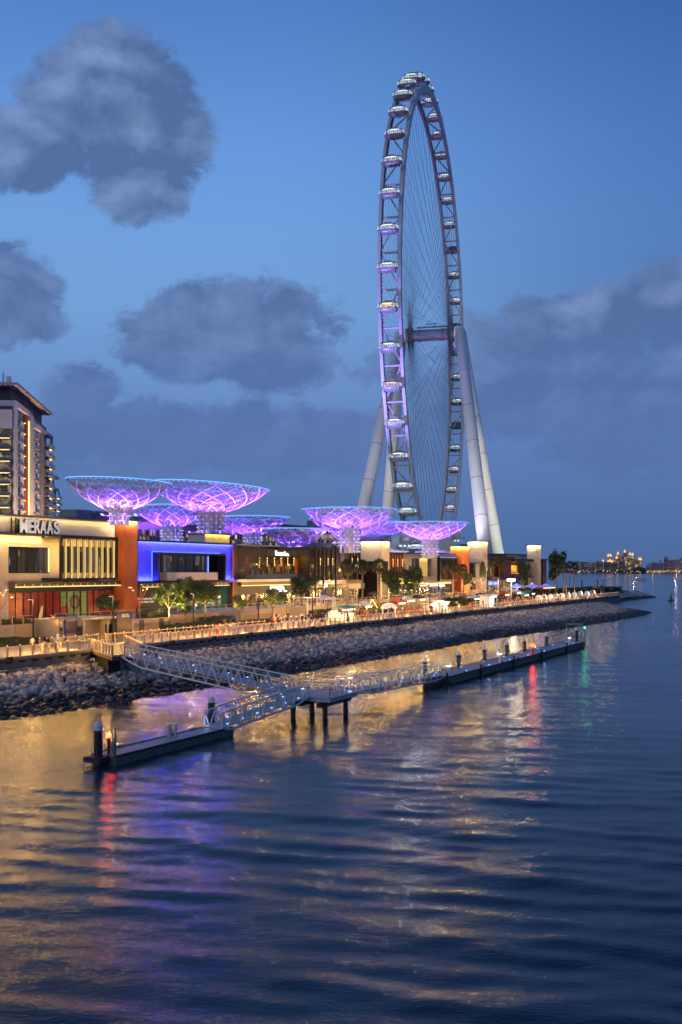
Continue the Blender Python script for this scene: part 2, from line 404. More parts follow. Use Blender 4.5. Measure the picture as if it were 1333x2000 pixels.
LIGHTS = []
def point(name, loc, power, col, rad=.15):
    l = bpy.data.lights.new(name, 'POINT'); l.energy = power; l.color = col; l.shadow_soft_size = rad
    o = bpy.data.objects.new(name, l); COL.objects.link(o); o.location = loc; return o
def area(name, s0, s1, t0, t1, z, power, col, rot=None):
    l = bpy.data.lights.new(name, 'AREA'); l.shape = 'RECTANGLE'; l.energy = power; l.color = col
    l.size = abs(t1 - t0); l.size_y = abs(s1 - s0)
    o = bpy.data.objects.new(name, l); COL.objects.link(o); o.location = (-(t0 + t1) / 2, (s0 + s1) / 2, z)
    if rot: o.rotation_euler = rot
    return o
def spot(name, loc, target, power, col, ang=40, rad=.5, blend=.5):
    l = bpy.data.lights.new(name, 'SPOT'); l.energy = power; l.color = col; l.spot_size = R(ang); l.spot_blend = blend; l.shadow_soft_size = rad
    o = bpy.data.objects.new(name, l); COL.objects.link(o); o.location = loc
    v = Vector(target) - Vector(loc); o.rotation_euler = v.to_track_quat('-Z', 'Y').to_euler(); return o
GOLD = (1, .60, .17); ORG = (1, .50, .075); WARM = (1, .78, .50); VIO = (.34, .08, 1.0)

# ================================================================== SETTING: water, land, quay, rocks
def np_mesh(name, V, Fq, mats, smooth=True):
    me = bpy.data.meshes.new(name); nf = len(Fq); k = Fq.shape[1]
    me.vertices.add(len(V)); me.vertices.foreach_set('co', np.ascontiguousarray(V, dtype=np.float32).ravel())
    me.loops.add(nf * k); me.loops.foreach_set('vertex_index', np.ascontiguousarray(Fq, dtype=np.int32).ravel())
    me.polygons.add(nf); me.polygons.foreach_set('loop_start', np.arange(nf, dtype=np.int32) * k)
    me.polygons.foreach_set('loop_total', np.full(nf, k, dtype=np.int32))
    me.polygons.foreach_set('use_smooth', np.full(nf, smooth, dtype=bool))
    for mt in mats: me.materials.append(mt)
    me.update(calc_edges=True); return me

def water_material():
    m = bpy.data.materials.new('sea_water'); m.use_nodes = True; t = NT(m.node_tree); b = t.n['Principled BSDF']
    b.inputs['Base Color'].default_value = (.006, .022, .042, 1); b.inputs['IOR'].default_value = 1.33
    b.inputs['Roughness'].default_value = .10; b.inputs['Specular IOR Level'].default_value = .5
    g = t.n.new('ShaderNodeNewGeometry').outputs['Position']
    # ripples run roughly across the channel
    u = t.dot(g, (.93, .37, 0)); v = t.dot(g, (-.37, .93, 0))
    p1 = t.comb(t.math('MULTIPLY', u, .34), v, 0)
    w0 = t.noise(g, .035, 3, .5)                              # patches of calmer and rougher water
    a = t.noise(p1, .42, 3, .55, .5); c = t.noise(t.comb(t.math('MULTIPLY', u, .45), v, 0), 2.2, 4, .62, .4); d_ = t.noise(t.comb(t.math('MULTIPLY', u, .6), v, 0), 7.5, 4, .62)
    h = t.math('ADD', t.math('MULTIPLY', a, .16), t.math('MULTIPLY', c, .20))
    h = t.math('ADD', h, t.math('MULTIPLY', d_, .12))
    h = t.math('ADD', h, t.math('MULTIPLY', t.noise(t.comb(t.math('MULTIPLY', u, .55), v, 0), 19.0, 3, .6), .045))
    h = t.math('MULTIPLY', h, t.math('ADD', .55, t.math('MULTIPLY', t.smooth(w0, .3, .7), .7)))
    bn = t.n.new('ShaderNodeBump'); bn.inputs['Strength'].default_value = 1.0; bn.inputs['Distance'].default_value = WAVE
    t.l.new(h, bn.inputs['Height']); t.l.new(bn.outputs[0], b.inputs['Normal'])
    return m
WAVE = 0.17
M['water'] = water_material()
def waves():
    rr = np.concatenate([np.geomspace(14, 320, 430), np.geomspace(330, 45000, 60)])
    aa = np.linspace(-R(62), R(62), 620) + YAW + R(90)
    A, Rr = np.meshgrid(aa, rr)
    X = Rr * np.cos(A); Y = Rr * np.sin(A)
    H = np.zeros_like(X); rng = np.random.RandomState(3)
    for i in range(30):
        lam = 1.5 * 1.125 ** (i % 15) ; th = R(112) + rng.normal(0, .26)
        k = 2 * math.pi / lam; amp = .0054 * lam * (1 if lam < 3.0 else .38)
        H += amp * np.sin(k * (X * math.cos(th) + Y * math.sin(th)) + rng.rand() * 6.28)
    env = .55 + .45 * np.sin(X * .045 + 1.3 + np.sin(Y * .03)) * np.sin(Y * .05 + .6 * np.sin(X * .06))
    H *= env * np.clip((420 - Rr) / 250, 0, 1) * np.where(Rr > 90, np.clip(1.4 - Rr / 225, .25, 1), 1)
    V = np.stack([X.ravel(), Y.ravel(), H.ravel()], 1)
    nr, na = X.shape; i = np.arange(nr - 1)[:, None] * na + np.arange(na - 1)[None, :]
    Q = np.stack([i, i + na, i + na + 1, i + 1], -1).reshape(-1, 4)
    o = bpy.data.objects.new('sea_water', np_mesh('sea_water', V, Q[:, ::-1], [M['water']])); COL.objects.link(o); o['kind'] = 'structure'
waves()
sb = MB(); sb.add([(-50000, -50000, -3), (50000, -50000, -3), (50000, 50000, -3), (-50000, 50000, -3)], [(0, 1, 2, 3)])
M['seabed'] = mat('dark_seabed', (.006, .014, .022), .9)
struct('seabed', sb, M['seabed'])

QT = 78.5                       # quay edge
PZ, TZ = 4.0, 6.0               # promenade and terrace levels
TW = 97.5                       # terrace wall
# promenade deck, terrace behind, far point
struct('promenade', MB().prism([(-QT, 40), (-QT, 372), (-100, 384), (-130, 384), (-130, 40)], 2.6, PZ), M['paving'])
struct('terrace_ground', MB().prism([(-TW, 40), (-TW, 340), (-330, 340), (-330, 40)], 2.6, TZ), M['paving2'])
struct('island_ground', MB().prism([(-100, 300), (-96, 384), (-97, 455), (-99, 492), (-120, 505), (-1200, 900), (-1200, 40), (-329, 40), (-329, 300)], -2, 3.6), M['paving2'])

# quay wall: concrete panels, a coping slab, drain slots and a ledge
qw = thing('quay_wall', 'long grey concrete quay wall with dark slots below the lit promenade', 'quay wall', (-QT, 60, 2))
for a0, a1 in ((40, 372),):
    s = a0
    while s < a1 - .1:
        e = min(s + 6, a1)
        PB('wall_panel', M['conc_dark'], qw, s + .02, e - .02, QT - .05 - (.02 if int(s / 6) % 2 else 0), QT + .6, 1.2, PZ - .28); s = e
part('coping', MB().B(40, 372, QT - .30, QT + .5, PZ - .27, PZ + .03), M['conc'], qw)
part('ledge', MB().B(40, 372, QT - .95, QT - .05, 1.2, 2.75), M['conc_dark'], qw)
for i in range(150):
    s = 62 + i * 1.9
    if s > 340: break
    PB('drain_slot', M['slot'], qw, s, s + .95, QT - .09, QT - .02, 3.34, 3.56)
for i in range(34):
    s = 66 + i * 9.2
    if 80 < s < 96: continue
    PB('fender_block', M['fender'], qw, s, s + .7, QT - .62, QT - .28, 3.5, 4.1)

# riprap slope
WLN = [(40, 67.5), (64, 67), (85, 65.8), (111, 64.6), (150, 64.4), (183, 63.6), (220, 61), (258, 58.6), (300, 57.4), (317, 58.6), (327, 62), (338, 68), (350, 77)]
def wl(s):
    for (a, ta), (b, tb) in zip(WLN, WLN[1:]):
        if s <= b: return ta + (tb - ta) * max(0, (s - a) / (b - a))
    return 77
def slope_z(s, t):
    w = wl(s); top = 2.45
    if s > 300: top = 2.45 - max(0, (s - 312)) * .012
    return (t - w) / max(2, (78 - w)) * top
sl = MB(); ss = list(np.linspace(40, 352, 105)); tt = 9
grid = []
for s in ss:
    w = wl(s)
    for j in range(tt): t = (w - 5) + (78.45 - (w - 5)) * j / (tt - 1); grid.append((-t, s, slope_z(s, t) - .45))
fs = [(i * tt + j, i * tt + j + 1, (i + 1) * tt + j + 1, (i + 1) * tt + j) for i in range(len(ss) - 1) for j in range(tt - 1)]
sl.add(grid, fs)
def rockmat():
    m = bpy.data.materials.new('revetment_rock'); m.use_nodes = True; t = NT(m.node_tree); b = t.n['Principled BSDF']
    gn = t.n.new('ShaderNodeNewGeometry'); g = gn.outputs['Position']
    oi = t.n.new('ShaderNodeObjectInfo').outputs['Random']
    rnd = t.math('FRACT', t.math('ADD', gn.outputs['Random Per Island'], oi))
    dry = t.mix(rnd, (.14, .14, .14, 1), (.60, .58, .51, 1)); n = t.noise(g, 2.2, 6, .65)
    dry = t.mix(t.smooth(n, .35, .75), dry, (.34, .33, .33, 1))
    sep = t.n.new('ShaderNodeSeparateXYZ'); t.l.new(g, sep.inputs[0])
    wet = t.smooth(t.math('ADD', sep.outputs[2], t.math('MULTIPLY', t.math('SUBTRACT', t.noise(g, .35, 4, .6), .5), 1.8)), 1.35, .65)
    t.l.new(t.mix(wet, dry, (.018, .016, .015, 1)), b.inputs['Base Color'])
    t.l.new(t.math('SUBTRACT', .85, t.math('MULTIPLY', wet, .45)), b.inputs['Roughness'])
    bn = t.n.new('ShaderNodeBump'); bn.inputs['Strength'].default_value = .6; bn.inputs['Distance'].default_value = .08
    t.l.new(t.noise(g, 5, 5, .65), bn.inputs['Height']); t.l.new(bn.outputs[0], b.inputs['Normal'])
    return m
M['rock'] = rockmat()
M['gravel'] = mat('rubble', (.02, .019, .018), .9, var=.4, vscale=2, bump=1, bscale=3)
revet = struct('riprap_slope', sl, M['gravel']); WL[revet.name] = (0, 0, 0)
def rock_shape(seed, sub):
    bm = bmesh.new(); bmesh.ops.create_icosphere(bm, subdivisions=sub, radius=1)
    rnd = random.Random(seed); off = Vector((seed * 7.3, seed * 3.1, 0))
    pl = [(Vector((rnd.gauss(0, 1), rnd.gauss(0, 1), rnd.gauss(0, 1))).normalized(), rnd.uniform(.55, .85)) for _ in range(9)]
    for v in bm.verts:
        for nn, dd in pl:
            q = v.co.dot(nn)
            if q > dd: v.co -= nn * (q - dd) * .78
        v.co *= 1 + .13 * mnoise.noise(v.co * 1.6 + off)
        v.co.z *= .78
    vs = [tuple(v.co) for v in bm.verts]; f = [tuple(x.index for x in fc.verts) for fc in bm.faces]; bm.free(); return vs, f
rk = []
for i in range(10):
    vs, f = rock_shape(i + 1, 2); rk.append(MB().add(vs, f).mesh('rock', M['rock'], smooth=False))
rocks = []
s = 50.0
while s < 347:
    w = wl(s); t = w - 1.2
    sz = .47 if s < 130 else .55
    while t < 78.1:
        ts = t + random.uniform(-.25, .25); s2 = s + random.uniform(-.3, .3); r_ = sz * random.uniform(.72, 1.35)
        rocks.append((s2, ts, slope_z(s2, ts) + random.uniform(-.12, .16), r_)); t += sz * 1.42
    s += sz * 1.42
def inview(s, t):
    X = CY * -t + SY * s; return abs(X / DD(s, t) * F) < 700
near = sorted([r for r in rocks if inview(r[0], r[1])], key=lambda r: -r[3] / DD(r[0], r[1]))[:300]; nset = set(near)
for (s, t, z, r_) in near:
    o = inst('rock', random.choice(rk), revet, (-t, s, z), (random.uniform(-.5, .5), random.uniform(-.5, .5), random.uniform(0, 6.28)), (r_ * random.uniform(.85, 1.25), r_ * random.uniform(.8, 1.1), r_ * random.uniform(.8, 1.1)))
def scatter_rocks(name, items, parent, sub=1):
    base = []
    for i in range(6):
        vs, f = rock_shape(20 + i, sub); base.append((np.array(vs), np.array(f)))
    V = []; Fc = []; o = 0
    for (s, t, z, r_) in items:
        bv, bf = random.choice(base); e = Euler((random.uniform(-.6, .6), random.uniform(-.6, .6), random.uniform(0, 6.28))).to_matrix()
        q = (bv * [r_ * random.uniform(.85, 1.3), r_ * random.uniform(.8, 1.1), r_]) @ np.array(e).T + [-t, s, z]
        V.append(q); Fc.append(bf + o); o += len(bv)
    me = np_mesh(name, np.concatenate(V), np.concatenate(Fc), [M['rock']], smooth=False)
    ob = bpy.data.objects.new(name, me); COL.objects.link(ob); ob.parent = parent; ob['kind'] = 'stuff'; return ob
scatter_rocks('rocks', [r for r in rocks if r not in nset], revet)
# second breakwater round the far point
bw = MB().prism([(-96.5, 372), (-92, 384), (-91, 455), (-93, 500), (-100, 506), (-120, 506), (-120, 372)], -1, 1.2)
bwo = struct('far_breakwater', bw, M['gravel']); WL[bwo.name] = (0, 0, 0)
it = []
for i in range(1500):
    s = random.uniform(372, 507); d_ = random.random(); t = (97.5 if s < 380 else 98) - 8 * d_ if s < 490 else 98 - 9 * d_ + 0
    it.append((s, t, 2.9 * (1 - d_) - .2, random.uniform(.6, 1.0)))
scatter_rocks('rocks', it, bwo)
struct('headland_ground', MB().prism([(-96, 372), (-97, 470), (-101, 496), (-170, 500), (-170, 372)], .5, 3.5), M['conc_dark'])

# ------------------------------------------------------------------ quay railings
post_me = MB().box(-.07, .07, -.075, .075, 0, 1.12).mesh('post', mat('railing_post', (.34, .27, .18), .45, .2))
cap_me = MB().lathe([(0.0, .09), (.05, .07), (.075, 0), (0, -.02)], n=8).mesh('lamp', glow('rail_cap_light', (1, .55, .16), 2.2))
def railing(name, label, pts, z0, z1=None, spacing=1.75, group=None, lit=True, wood=False, fillmat=None, capn=True):
    """pts: list of (s,t); posts, top rail, wires, a lit strip under the rail"""
    z1 = z0 if z1 is None else z1
    P = [Vector((-t, s, 0)) for s, t in pts]; L = [0]
    for a, b in zip(P, P[1:]): L.append(L[-1] + (b - a).length)
    def at(u):
        for i in range(len(P) - 1):
            if u <= L[i + 1] + 1e-6: f = (u - L[i]) / (L[i + 1] - L[i]); q = P[i].lerp(P[i + 1], f); q.z = z0 + (z1 - z0) * u / L[-1]; return q
        q = P[-1].copy(); q.z = z1; return q
    th = thing(name, label, 'railing', tuple(at(0)), group)
    n = max(1, round(L[-1] / spacing)); Q = [at(L[-1] * i / n) for i in range(n + 1)]
    rails = MB(); wires = MB(); strip = MB()
    up = Vector((0, 0, 1))
    for i, q in enumerate(Q):
        if i < 299: inst('post', post_me, th, tuple(q))
        if lit and capn: inst('lamp', cap_me, th, (q.x, q.y, q.z + 1.16))
        if i < n:
            b = Q[i + 1]
            rails.tube(q + up * 1.10, b + up * 1.10, .038, 6)
            for h in (.2, .5, .8): wires.tube(q + up * h, b + up * h, .007, 3, cap=False)
            if lit: strip.beam(q + up * 1.045, b + up * 1.045, .022, .02)
    part('handrail', rails, M['steel'], th)
    part('infill_wires', wires, fillmat or M['bronze'], th)['kind'] = 'stuff'
    if lit: part('light_strip', strip, M['led_o'], th)
    return th
E_S = 88.2
railing('quay_railing', 'lit railing along the quay edge left of the small lookout platform', [(58, QT + .1), (E_S, QT + .1)], PZ)
railing('quay_railing', 'very long golden lit railing along the quay edge above the rock slope', [(94.6, QT + .1), (330, QT + .1)], PZ, group=None)
railing('quay_railing', 'short lit railing at the tip of the promenade where the quay ends', [(330.6, QT + .1), (371.5, QT + .1)], PZ)
railing('inner_railing', 'lit inner railing beside the ramp behind the footbridge entrance', [(96.5, 83.4), (134, 83.4)], PZ)
railing('inner_railing', 'short lit railing behind the lookout from the lamp post to the ramp', [(86.5, 84.6), (95.8, 84.0)], PZ)
# warm light spilling from the rail strips over deck, people and water
s = 60.0
while s < 372:
    if not (87 < s < 95):
        L_ = 5.2 if s < 150 else 8.5
        for k in ((0,) if s < 150 else (-2.1, 2.1)): spot('deck_spot', (-(QT + .2), s + k, PZ + 1.04), (-(QT + 2.6), s + k, PZ), 2500 if s < 150 else 1500, (1, .45, .07), 150, .08, .9)
        area('rail_strip_light', s - L_ / 2, s + L_ / 2, QT - .12, QT - .04, PZ + 1.0, (32 if s < 100 else 21 if s < 280 else 8) * L_, ORG, (0, R(-68), 0))
    s += 5.2 if s < 150 else 8.5
# lookout platform the footbridge starts from
lk = [(88.4, QT - .2), (82.4, 70.3), (85.9, 69.1), (94.4, QT - .2)]
lo = thing('lookout_platform', 'small glowing timber lookout platform jutting from the quay at the footbridge', 'platform', (-74, 88, 2.6))
part('deck', MB().prism([(-t, s) for s, t in lk], PZ - .16, PZ + .01), M['paving'], lo)
part('fascia', MB().prism([(-t, s) for s, t in [(88.3, 78.2), (82.5, 70.4), (85.8, 69.25), (94.2, 78.2)]], PZ - .55, PZ - .17), M['wood'], lo)
part('support', MB().prism([(-t, s) for s, t in [(88.2, 77.6), (85.6, 73.6), (86.9, 73.0), (91.5, 77.6)]], -1.5, PZ - .56), M['fender'], lo)
railing('lookout_railing', 'bright railing on the near side of the lookout platform', [(88.2, QT - .35), (82.55, 70.42)], PZ, spacing=1.3)
railing('lookout_railing', 'lit railing on the far side of the lookout platform beside the footbridge', [(94.2, QT - .35), (86.1, 69.4)], PZ, spacing=1.3)
gb = thing('gate_box', 'glowing glass gate box where the white footbridge starts', 'gate', (-70, 84, PZ))
for (s_, t_) in ((82.7, 70.5), (84.1, 70.05)): PB('post', M['redp'], gb, s_ - .07, s_ + .07, t_ - .07, t_ + .07, PZ, PZ + 1.25)
part('panel', MB().beam((-70.5, 82.75, PZ + .62), (-70.05, 84.1, PZ + .62), .04, 1.05), mat('glowing_glass_panel', (.5, .35, .15), .3, emit=(1, .55, .15), es=.75), gb)
part('light_bar', MB().beam((-70.6, 82.75, PZ + 1.22), (-70.1, 84.1, PZ + 1.22), .06, .06), M['led_o'], gb)
point('lookout_light', (-73.5, 86.5, PZ + 1.6), 500, ORG, .15)
for (s_, t_) in ((86, 74), (89, 77)): point('lookout_light', (-t_, s_, PZ + 1.3), 120, ORG, .1)

# ================================================================== JETTY: footbridges, piled platform, pontoons
def gangway(label, A, Bp, width, n, h=1.15, belly=.62, up=(0, 0, 1), lights=8):
    """A, Bp: (s,t,z) at deck centre"""
    a = Vector((-A[1], A[0], A[2])); b = Vector((-Bp[1], Bp[0], Bp[2])); d_ = b - a; hd = Vector((d_.x, d_.y, 0)).normalized(); side = Vector((-hd.y, hd.x, 0))
    th = thing('footbridge', label, 'footbridge', tuple((a + b) / 2))
    part('deck', MB().beam(a + Vector((0, 0, -.05)), b + Vector((0, 0, -.05)), width - .12, .08), M['deck'], th)
    U = Vector((0, 0, 1))
    def bel(f): return -belly * min(1, f / .14, (1 - f) / .10)
    for sgn in (-1, 1):
        o = side * (sgn * width / 2)
        part('top_chord', MB().beam(a + o + U * h, b + o + U * h, .11, .11), M['white_steel'], th)
        part('handrail', MB().tube(a + o * .93 + U * (h - .22), b + o * .93 + U * (h - .22), .025, 6), M['steel'], th)
        bc = MB(); pts = [a + d_ * (i / n) + o + U * (bel(i / n) - .08) for i in range(n + 1)]
        for p, q in zip(pts, pts[1:]): bc.beam(p, q, .12, .14)
        part('bottom_chord', bc, M['white_steel'], th)
        for i in range(n):
            p = a + d_ * (i / n) + o; q = a + d_ * ((i + 1) / n) + o; mid = a + d_ * ((i + .5) / n) + o
            for (x, y) in ((p + U * (h - .05), mid + U * (bel((i + .5) / n) - .05)), (mid + U * (bel((i + .5) / n) - .05), q + U * (h - .05))):
                part('diagonal', MB().beam(x, y, .065, .085), M['white_steel'], th)
        for e in (a, b):
            part('end_post', MB().beam(e + o + U * -.12, e + o + U * h, .09, .09, up=(0, 1, 0)), M['white_steel'], th)
    for i in range(n + 1):
        p = a + d_ * (i / n) + U * (bel(i / n) - .08); part('cross_beam', MB().beam(p - side * (width / 2 - .07), p + side * (width / 2 - .07), .08, .08), M['steel'], th)
    for i in range(lights):
        p = a + d_ * ((i + .6) / lights)
        for sgn in ((-1, 1) if i % 2 == 0 else (1,)):
            q = p + side * (sgn * (width / 2 - .10)) + U * (.16)
            part('deck_light', MB().beam(q - hd * .10, q + hd * .10, .05, .06), M['led_jet'], th)
    return th
gangway('longest white truss footbridge sloping from the lookout down to the piled platform', (84.6, 70.0, 4.0), (78.6, 46.4, 2.05), 2.1, 13, belly=.75, lights=9)
gangway('shorter white truss footbridge sloping down to the left pontoon', (75.6, 43.6, 2.0), (64.6, 45.0, .75), 1.9, 8, belly=.30, lights=6)
gangway('white truss footbridge running from the piled platform to the long pontoon', (81.0, 41.6, 2.0), (106.8, 43.2, 1.05), 2.0, 13, belly=.35, lights=10)
fp = thing('piled_platform', 'square jetty platform on black piles where three footbridges meet', 'platform', (-43.3, 78.3, 0))
S0, S1, T0, T1 = 75.7, 80.9, 40.5, 46.3
PB('deck', M['deck'], fp, S0, S1, T0, T1, 1.86, 2.0)
PB('edge_beam', M['steel'], fp, S0 + .02, S1 - .02, T0 + .02, T1 - .02, 1.62, 1.855)
for t_ in (41.3, 43.4, 45.4): PB('cross_beam', M['fender'], fp, S0 - .6, S1 + .1, t_ - .2, t_ + .2, 1.2, 1.615)
for s_, t_ in ((75.9, 44.3), (77.0, 41.7), (79.8, 41.1), (79.3, 44.3)):
    part('pile', MB().tube((-t_, s_, -4), (-t_, s_, 1.2), .24, 16), M['pile'], fp, smooth=False)
wp = M['white_steel']
def simple_rail(th, pts, z, h=1.05, rails=(.3, .55, .8, 1.05), sp=1.0, m=wp):
    P = [Vector((-t, s, z)) for s, t in pts]; n = max(1, round((P[-1] - P[0]).length / sp)); rl = MB()
    for i in range(n + 1):
        q = P[0].lerp(P[-1], i / n); part('post', MB().beam(q, q + Vector((0, 0, h)), .05, .05, up=(0, 1, 0)), m, th)
    for k in rails: part('rail', MB().tube(P[0] + Vector((0, 0, k)), P[-1] + Vector((0, 0, k)), .024, 5), m, th)
for pts in ([(S0 + .06, T0 + .06), (S0 + .06, T0 + 1.9)], [(S0 + .06, T0 + .06), (S1 - 1.4, T0 + .06)], [(S1 - .06, T0 + 2.3), (S1 - .06, T1 - .06)], [(S0 + .06, T1 - .06), (S0 + 1.8, T1 - .06)], [(S1 - 1.2, T1 - .06), (S1 - .06, T1 - .06)]):
    simple_rail(fp, pts, 2.0)
for s_, t_ in ((76.2, 45.8), (80.4, 45.9), (80.4, 41.0)):
    PB('deck_light', M['led_jet'], fp, s_ - .1, s_ + .1, t_ - .1, t_ + .1, 2.02, 2.12)

def pontoon(name, label, s0, s1, t0, t1, zt, nb):
    th = thing(name, label, 'pontoon', (-(t0 + t1) / 2, (s0 + s1) / 2, 0))
    n = max(2, int((s1 - s0) / 3.5))
    for i in range(n):
        a = s0 + (s1 - s0) * i / n; b = s0 + (s1 - s0) * (i + 1) / n
        PB('deck_slab', M['deck'], th, a + .02, b - .02, t0 + .12, t1 - .12, zt - .12, zt)
    PB('hull', M['fender'], th, s0 + .1, s1 - .1, t0 + .1, t1 - .1, -.5, zt - .125)
    L = (s1 - s0) / nb
    for k in range(3):
        for i in range(nb):
            PB('side_board', M['board'], th, s0 + L * i + .02, s0 + L * (i + 1) - .02, t0 - .02 - .01 * (k % 2), t0 + .09, zt - .10 - .24 * (k + 1), zt - .11 - .24 * k)
    PB('edge_kerb', M['fender'], th, s0, s1, t0 - .04, t0 + .115, zt - .09, zt + .05)
    PB('edge_kerb', M['fender'], th, s0, s1, t1 - .115, t1 + .04, zt - .09, zt + .05)
    for q in (s0, s1 - .115): PB('end_board', M['board'], th, q, q + .115, t0 + .12, t1 - .12, zt - .7, zt + .02)
    return th
pl = pontoon('pontoon', 'short floating pontoon in the foreground with a red lamp and green post', 51.9, 66.0, 44.0, 46.1, .62, 5)
pr = pontoon('pontoon', 'long floating pontoon in front of the rock slope with a row of capped piles', 107.0, 169.4, 41.4, 44.7, .95, 18)
# protruding pile guide on the left pontoon
PB('pile_guide', M['fender'], pl, 50.9, 51.95, 44.5, 45.9, .25, .6)
def capped_pile(px, t, label, group=None, s=None, zt=2.75, r=.27):
    s = S(px, t) if s is None else s
    th = thing('mooring_pile', label, 'pile', (-t, s, 0), group)
    part('shaft', MB().tube((-t, s, -4), (-t, s, zt - .42), r, 20), M['pile'], th)
    part('band', MB().tube((-t, s, zt - .42), (-t, s, zt - .18), r + .02, 20), M['cone'], th)
    part('cap', MB().lathe([(r + .03, zt - .18), (r + .02, zt - .12), (.02, zt + .18), (0, zt + .18)], (-t, s, 0), 20), M['cone'], th)
    return th
capped_pile(0, 45.0, 'thick black pile with white conical cap at the left end of the near pontoon', s=51.35, zt=2.8, r=.29)
capped_pile(0, 46.4, 'black white capped pile standing behind the foot of the shorter footbridge', s=66.4, zt=2.8, r=.26)
names = ['nearest pile in the row, where the third footbridge meets the long pontoon', 'second pile from the footbridge along the back of the long pontoon',
         'third pile from the footbridge along the back of the long pontoon', 'pile halfway along the back of the long pontoon, left of the red lamp',
         'pile just left of the red lamp post on the long pontoon', 'pile to the right of the red lamp post on the long pontoon', 'last pile, under the frame at the far end of the long pontoon']
for px, nm in zip((830.7, 896.4, 946.8, 990.5, 1024.7, 1068.4, 1126.9), names): capped_pile(px, 45.1, nm, 'capped piles behind the long pontoon', zt=2.75)
# pontoon furniture
rl = thing('red_beacon', 'short steel post with a glowing red lamp on the near pontoon', 'beacon', (-44.95, 52.35, .62))
part('post', MB().tube((-44.95, 52.35, .62), (-44.95, 52.35, 1.75), .11, 12), M['redp'], rl); part('sleeve', MB().tube((-44.75, 52.5, .62), (-44.75, 52.5, 1.5), .09, 10), M['steel'], rl)
part('lamp', MB().tube((-44.95, 52.35, 1.76), (-44.95, 52.35, 1.95), .15, 12), M['red_l'], rl)
point('red_beacon_light', (-44.95, 52.35, 2.15), 26, (1, .02, .01), .14)
gp = thing('green_post', 'slim dark green marker post on the near pontoon', 'post', (-44.35, 52.3, .62))
part('post', MB().tube((-44.35, 52.3, .62), (-44.35, 52.3, 2.35), .085, 12), M['green'], gp); part('cap', MB().lathe([(.085, 0), (.06, .07), (0, .09)], (-44.35, 52.3, 2.35), 12), M['green'], gp)
for k, (s_, t_) in enumerate(((59.6, 45.4), (59.95, 45.1))):
    b = thing('service_bollard', ('left' if k == 0 else 'right') + ' one of two silver cylinders side by side on the near pontoon', 'bollard', (-t_, s_, .62), 'silver service bollards on the near pontoon')
    part('body', MB().tube((-t_, s_, .62), (-t_, s_, 1.55), .15, 18), M['steel'], b); part('cap', MB().tube((-t_, s_, 1.56), (-t_, s_, 1.66), .17, 18), M['cone'], b)
for k, s_ in enumerate((54.5, 57, 60.5, 63)):
    c = thing('cleat', ['small dark mooring cleat nearest the red lamp', 'small dark mooring cleat left of the silver bollards', 'small dark mooring cleat right of the silver bollards', 'small dark mooring cleat nearest the shorter footbridge'][k] + ' on pontoon', 'cleat', (-45.8, s_, .62), 'mooring cleats on the near pontoon')
    part('horn', MB().beam((-45.8, s_ - .2, .78), (-45.8, s_ + .2, .78), .06, .05), M['black'], c); part('foot', MB().tube((-45.8, s_, .62), (-45.8, s_, .77), .05, 8), M['black'], c)
# long pontoon: back railing, side piles, lamps, end frame
br = thing('pontoon_railing', 'thin grey railing along the back of the long pontoon', 'railing', (-44.5, 138, .95))
simple_rail(br, [(109.5, 44.5), (168.5, 44.5)], .95, 1.1, (.4, .75, 1.1), 1.6, M['steel'])
for k, px in enumerate((873, 939.5, 1004, 1058, 1107.5)):
    s_ = S(px, 41.25); p = thing('guide_post', ['nearest', 'second', 'third', 'fourth', 'farthest'][k] + ' black post on the water side of the long pontoon', 'post', (-41.25, s_, 0), 'black posts on the front of the long pontoon')
    part('shaft', MB().tube((-41.22, s_, -2), (-41.22, s_, 1.55), .12, 10), M['pile'], p); part('bracket', MB().B(s_ - .2, s_ + .2, 41.34, 41.5, .5, .8), M['fender'], p)
rb = thing('red_light_post', 'red lamp on a short post halfway along the long pontoon', 'lamp post', (-42.2, S(1041, 42.2), .95))
s_ = S(1041, 42.2)
part('post', MB().tube((-42.2, s_, .95), (-42.2, s_, 2.0), .09, 10), M['redp'], rb); part('lamp', MB().tube((-42.2, s_, 2.01), (-42.2, s_, 2.25), .17, 12), M['red_l'], rb)
point('red_post_light', (-42.2, s_, 2.5), 75, (1, .02, .01), .16)
ef = thing('end_frame', 'rectangular grey portal frame at the far end of the long pontoon', 'frame', (-43, 168.5, .95))
for t_ in (41.7, 44.4): part('upright', MB().beam((-t_, 168.7, .95), (-t_, 168.7, 3.7), .1, .1, up=(0, 1, 0)), M['steel'], ef)
PB('sign_board', mat('teal_board', (.10, .16, .17), .5), ef, 168.6, 168.8, 41.6, 44.5, 3.72, 4.15)
gl = thing('green_light_post', 'slim post with a bright green lamp under the frame on the long pontoon', 'lamp post', (-42.3, 167, .95)); s_ = S(1142.6, 42.3)
part('post', MB().tube((-42.3, s_, .95), (-42.3, s_, 3.0), .08, 10), M['green'], gl); part('lamp', MB().lathe([(0, 0), (.15, .08), (.15, .2), (0, .3)], (-42.3, s_, 3.0), 12), M['green_l'], gl)
point('green_post_light', (-42.3, s_, 3.5), 30, (.02, 1, .25), .12)
for k, px in enumerate((877, 977, 1113)):
    s_ = S(px, 42.0); p = thing('service_pedestal', 'white boat service pedestal ' + ['near the left end', 'in the middle, under the fourth pile,', 'near the far end'][k] + ' of the long pontoon', 'pedestal', (-42, s_, .95), 'white service pedestals on the long pontoon')
    if k == 1: p['label'] = 'white boat service pedestal in the middle of the long pontoon'
    part('body', MB().B(s_ - .12, s_ + .12, 41.9, 42.15, .95, 2.0), M['cone'], p); part('lamp', MB().B(s_ - .3, s_ + .3, 41.8, 42.25, 2.01, 2.1), M['sign_w'], p)
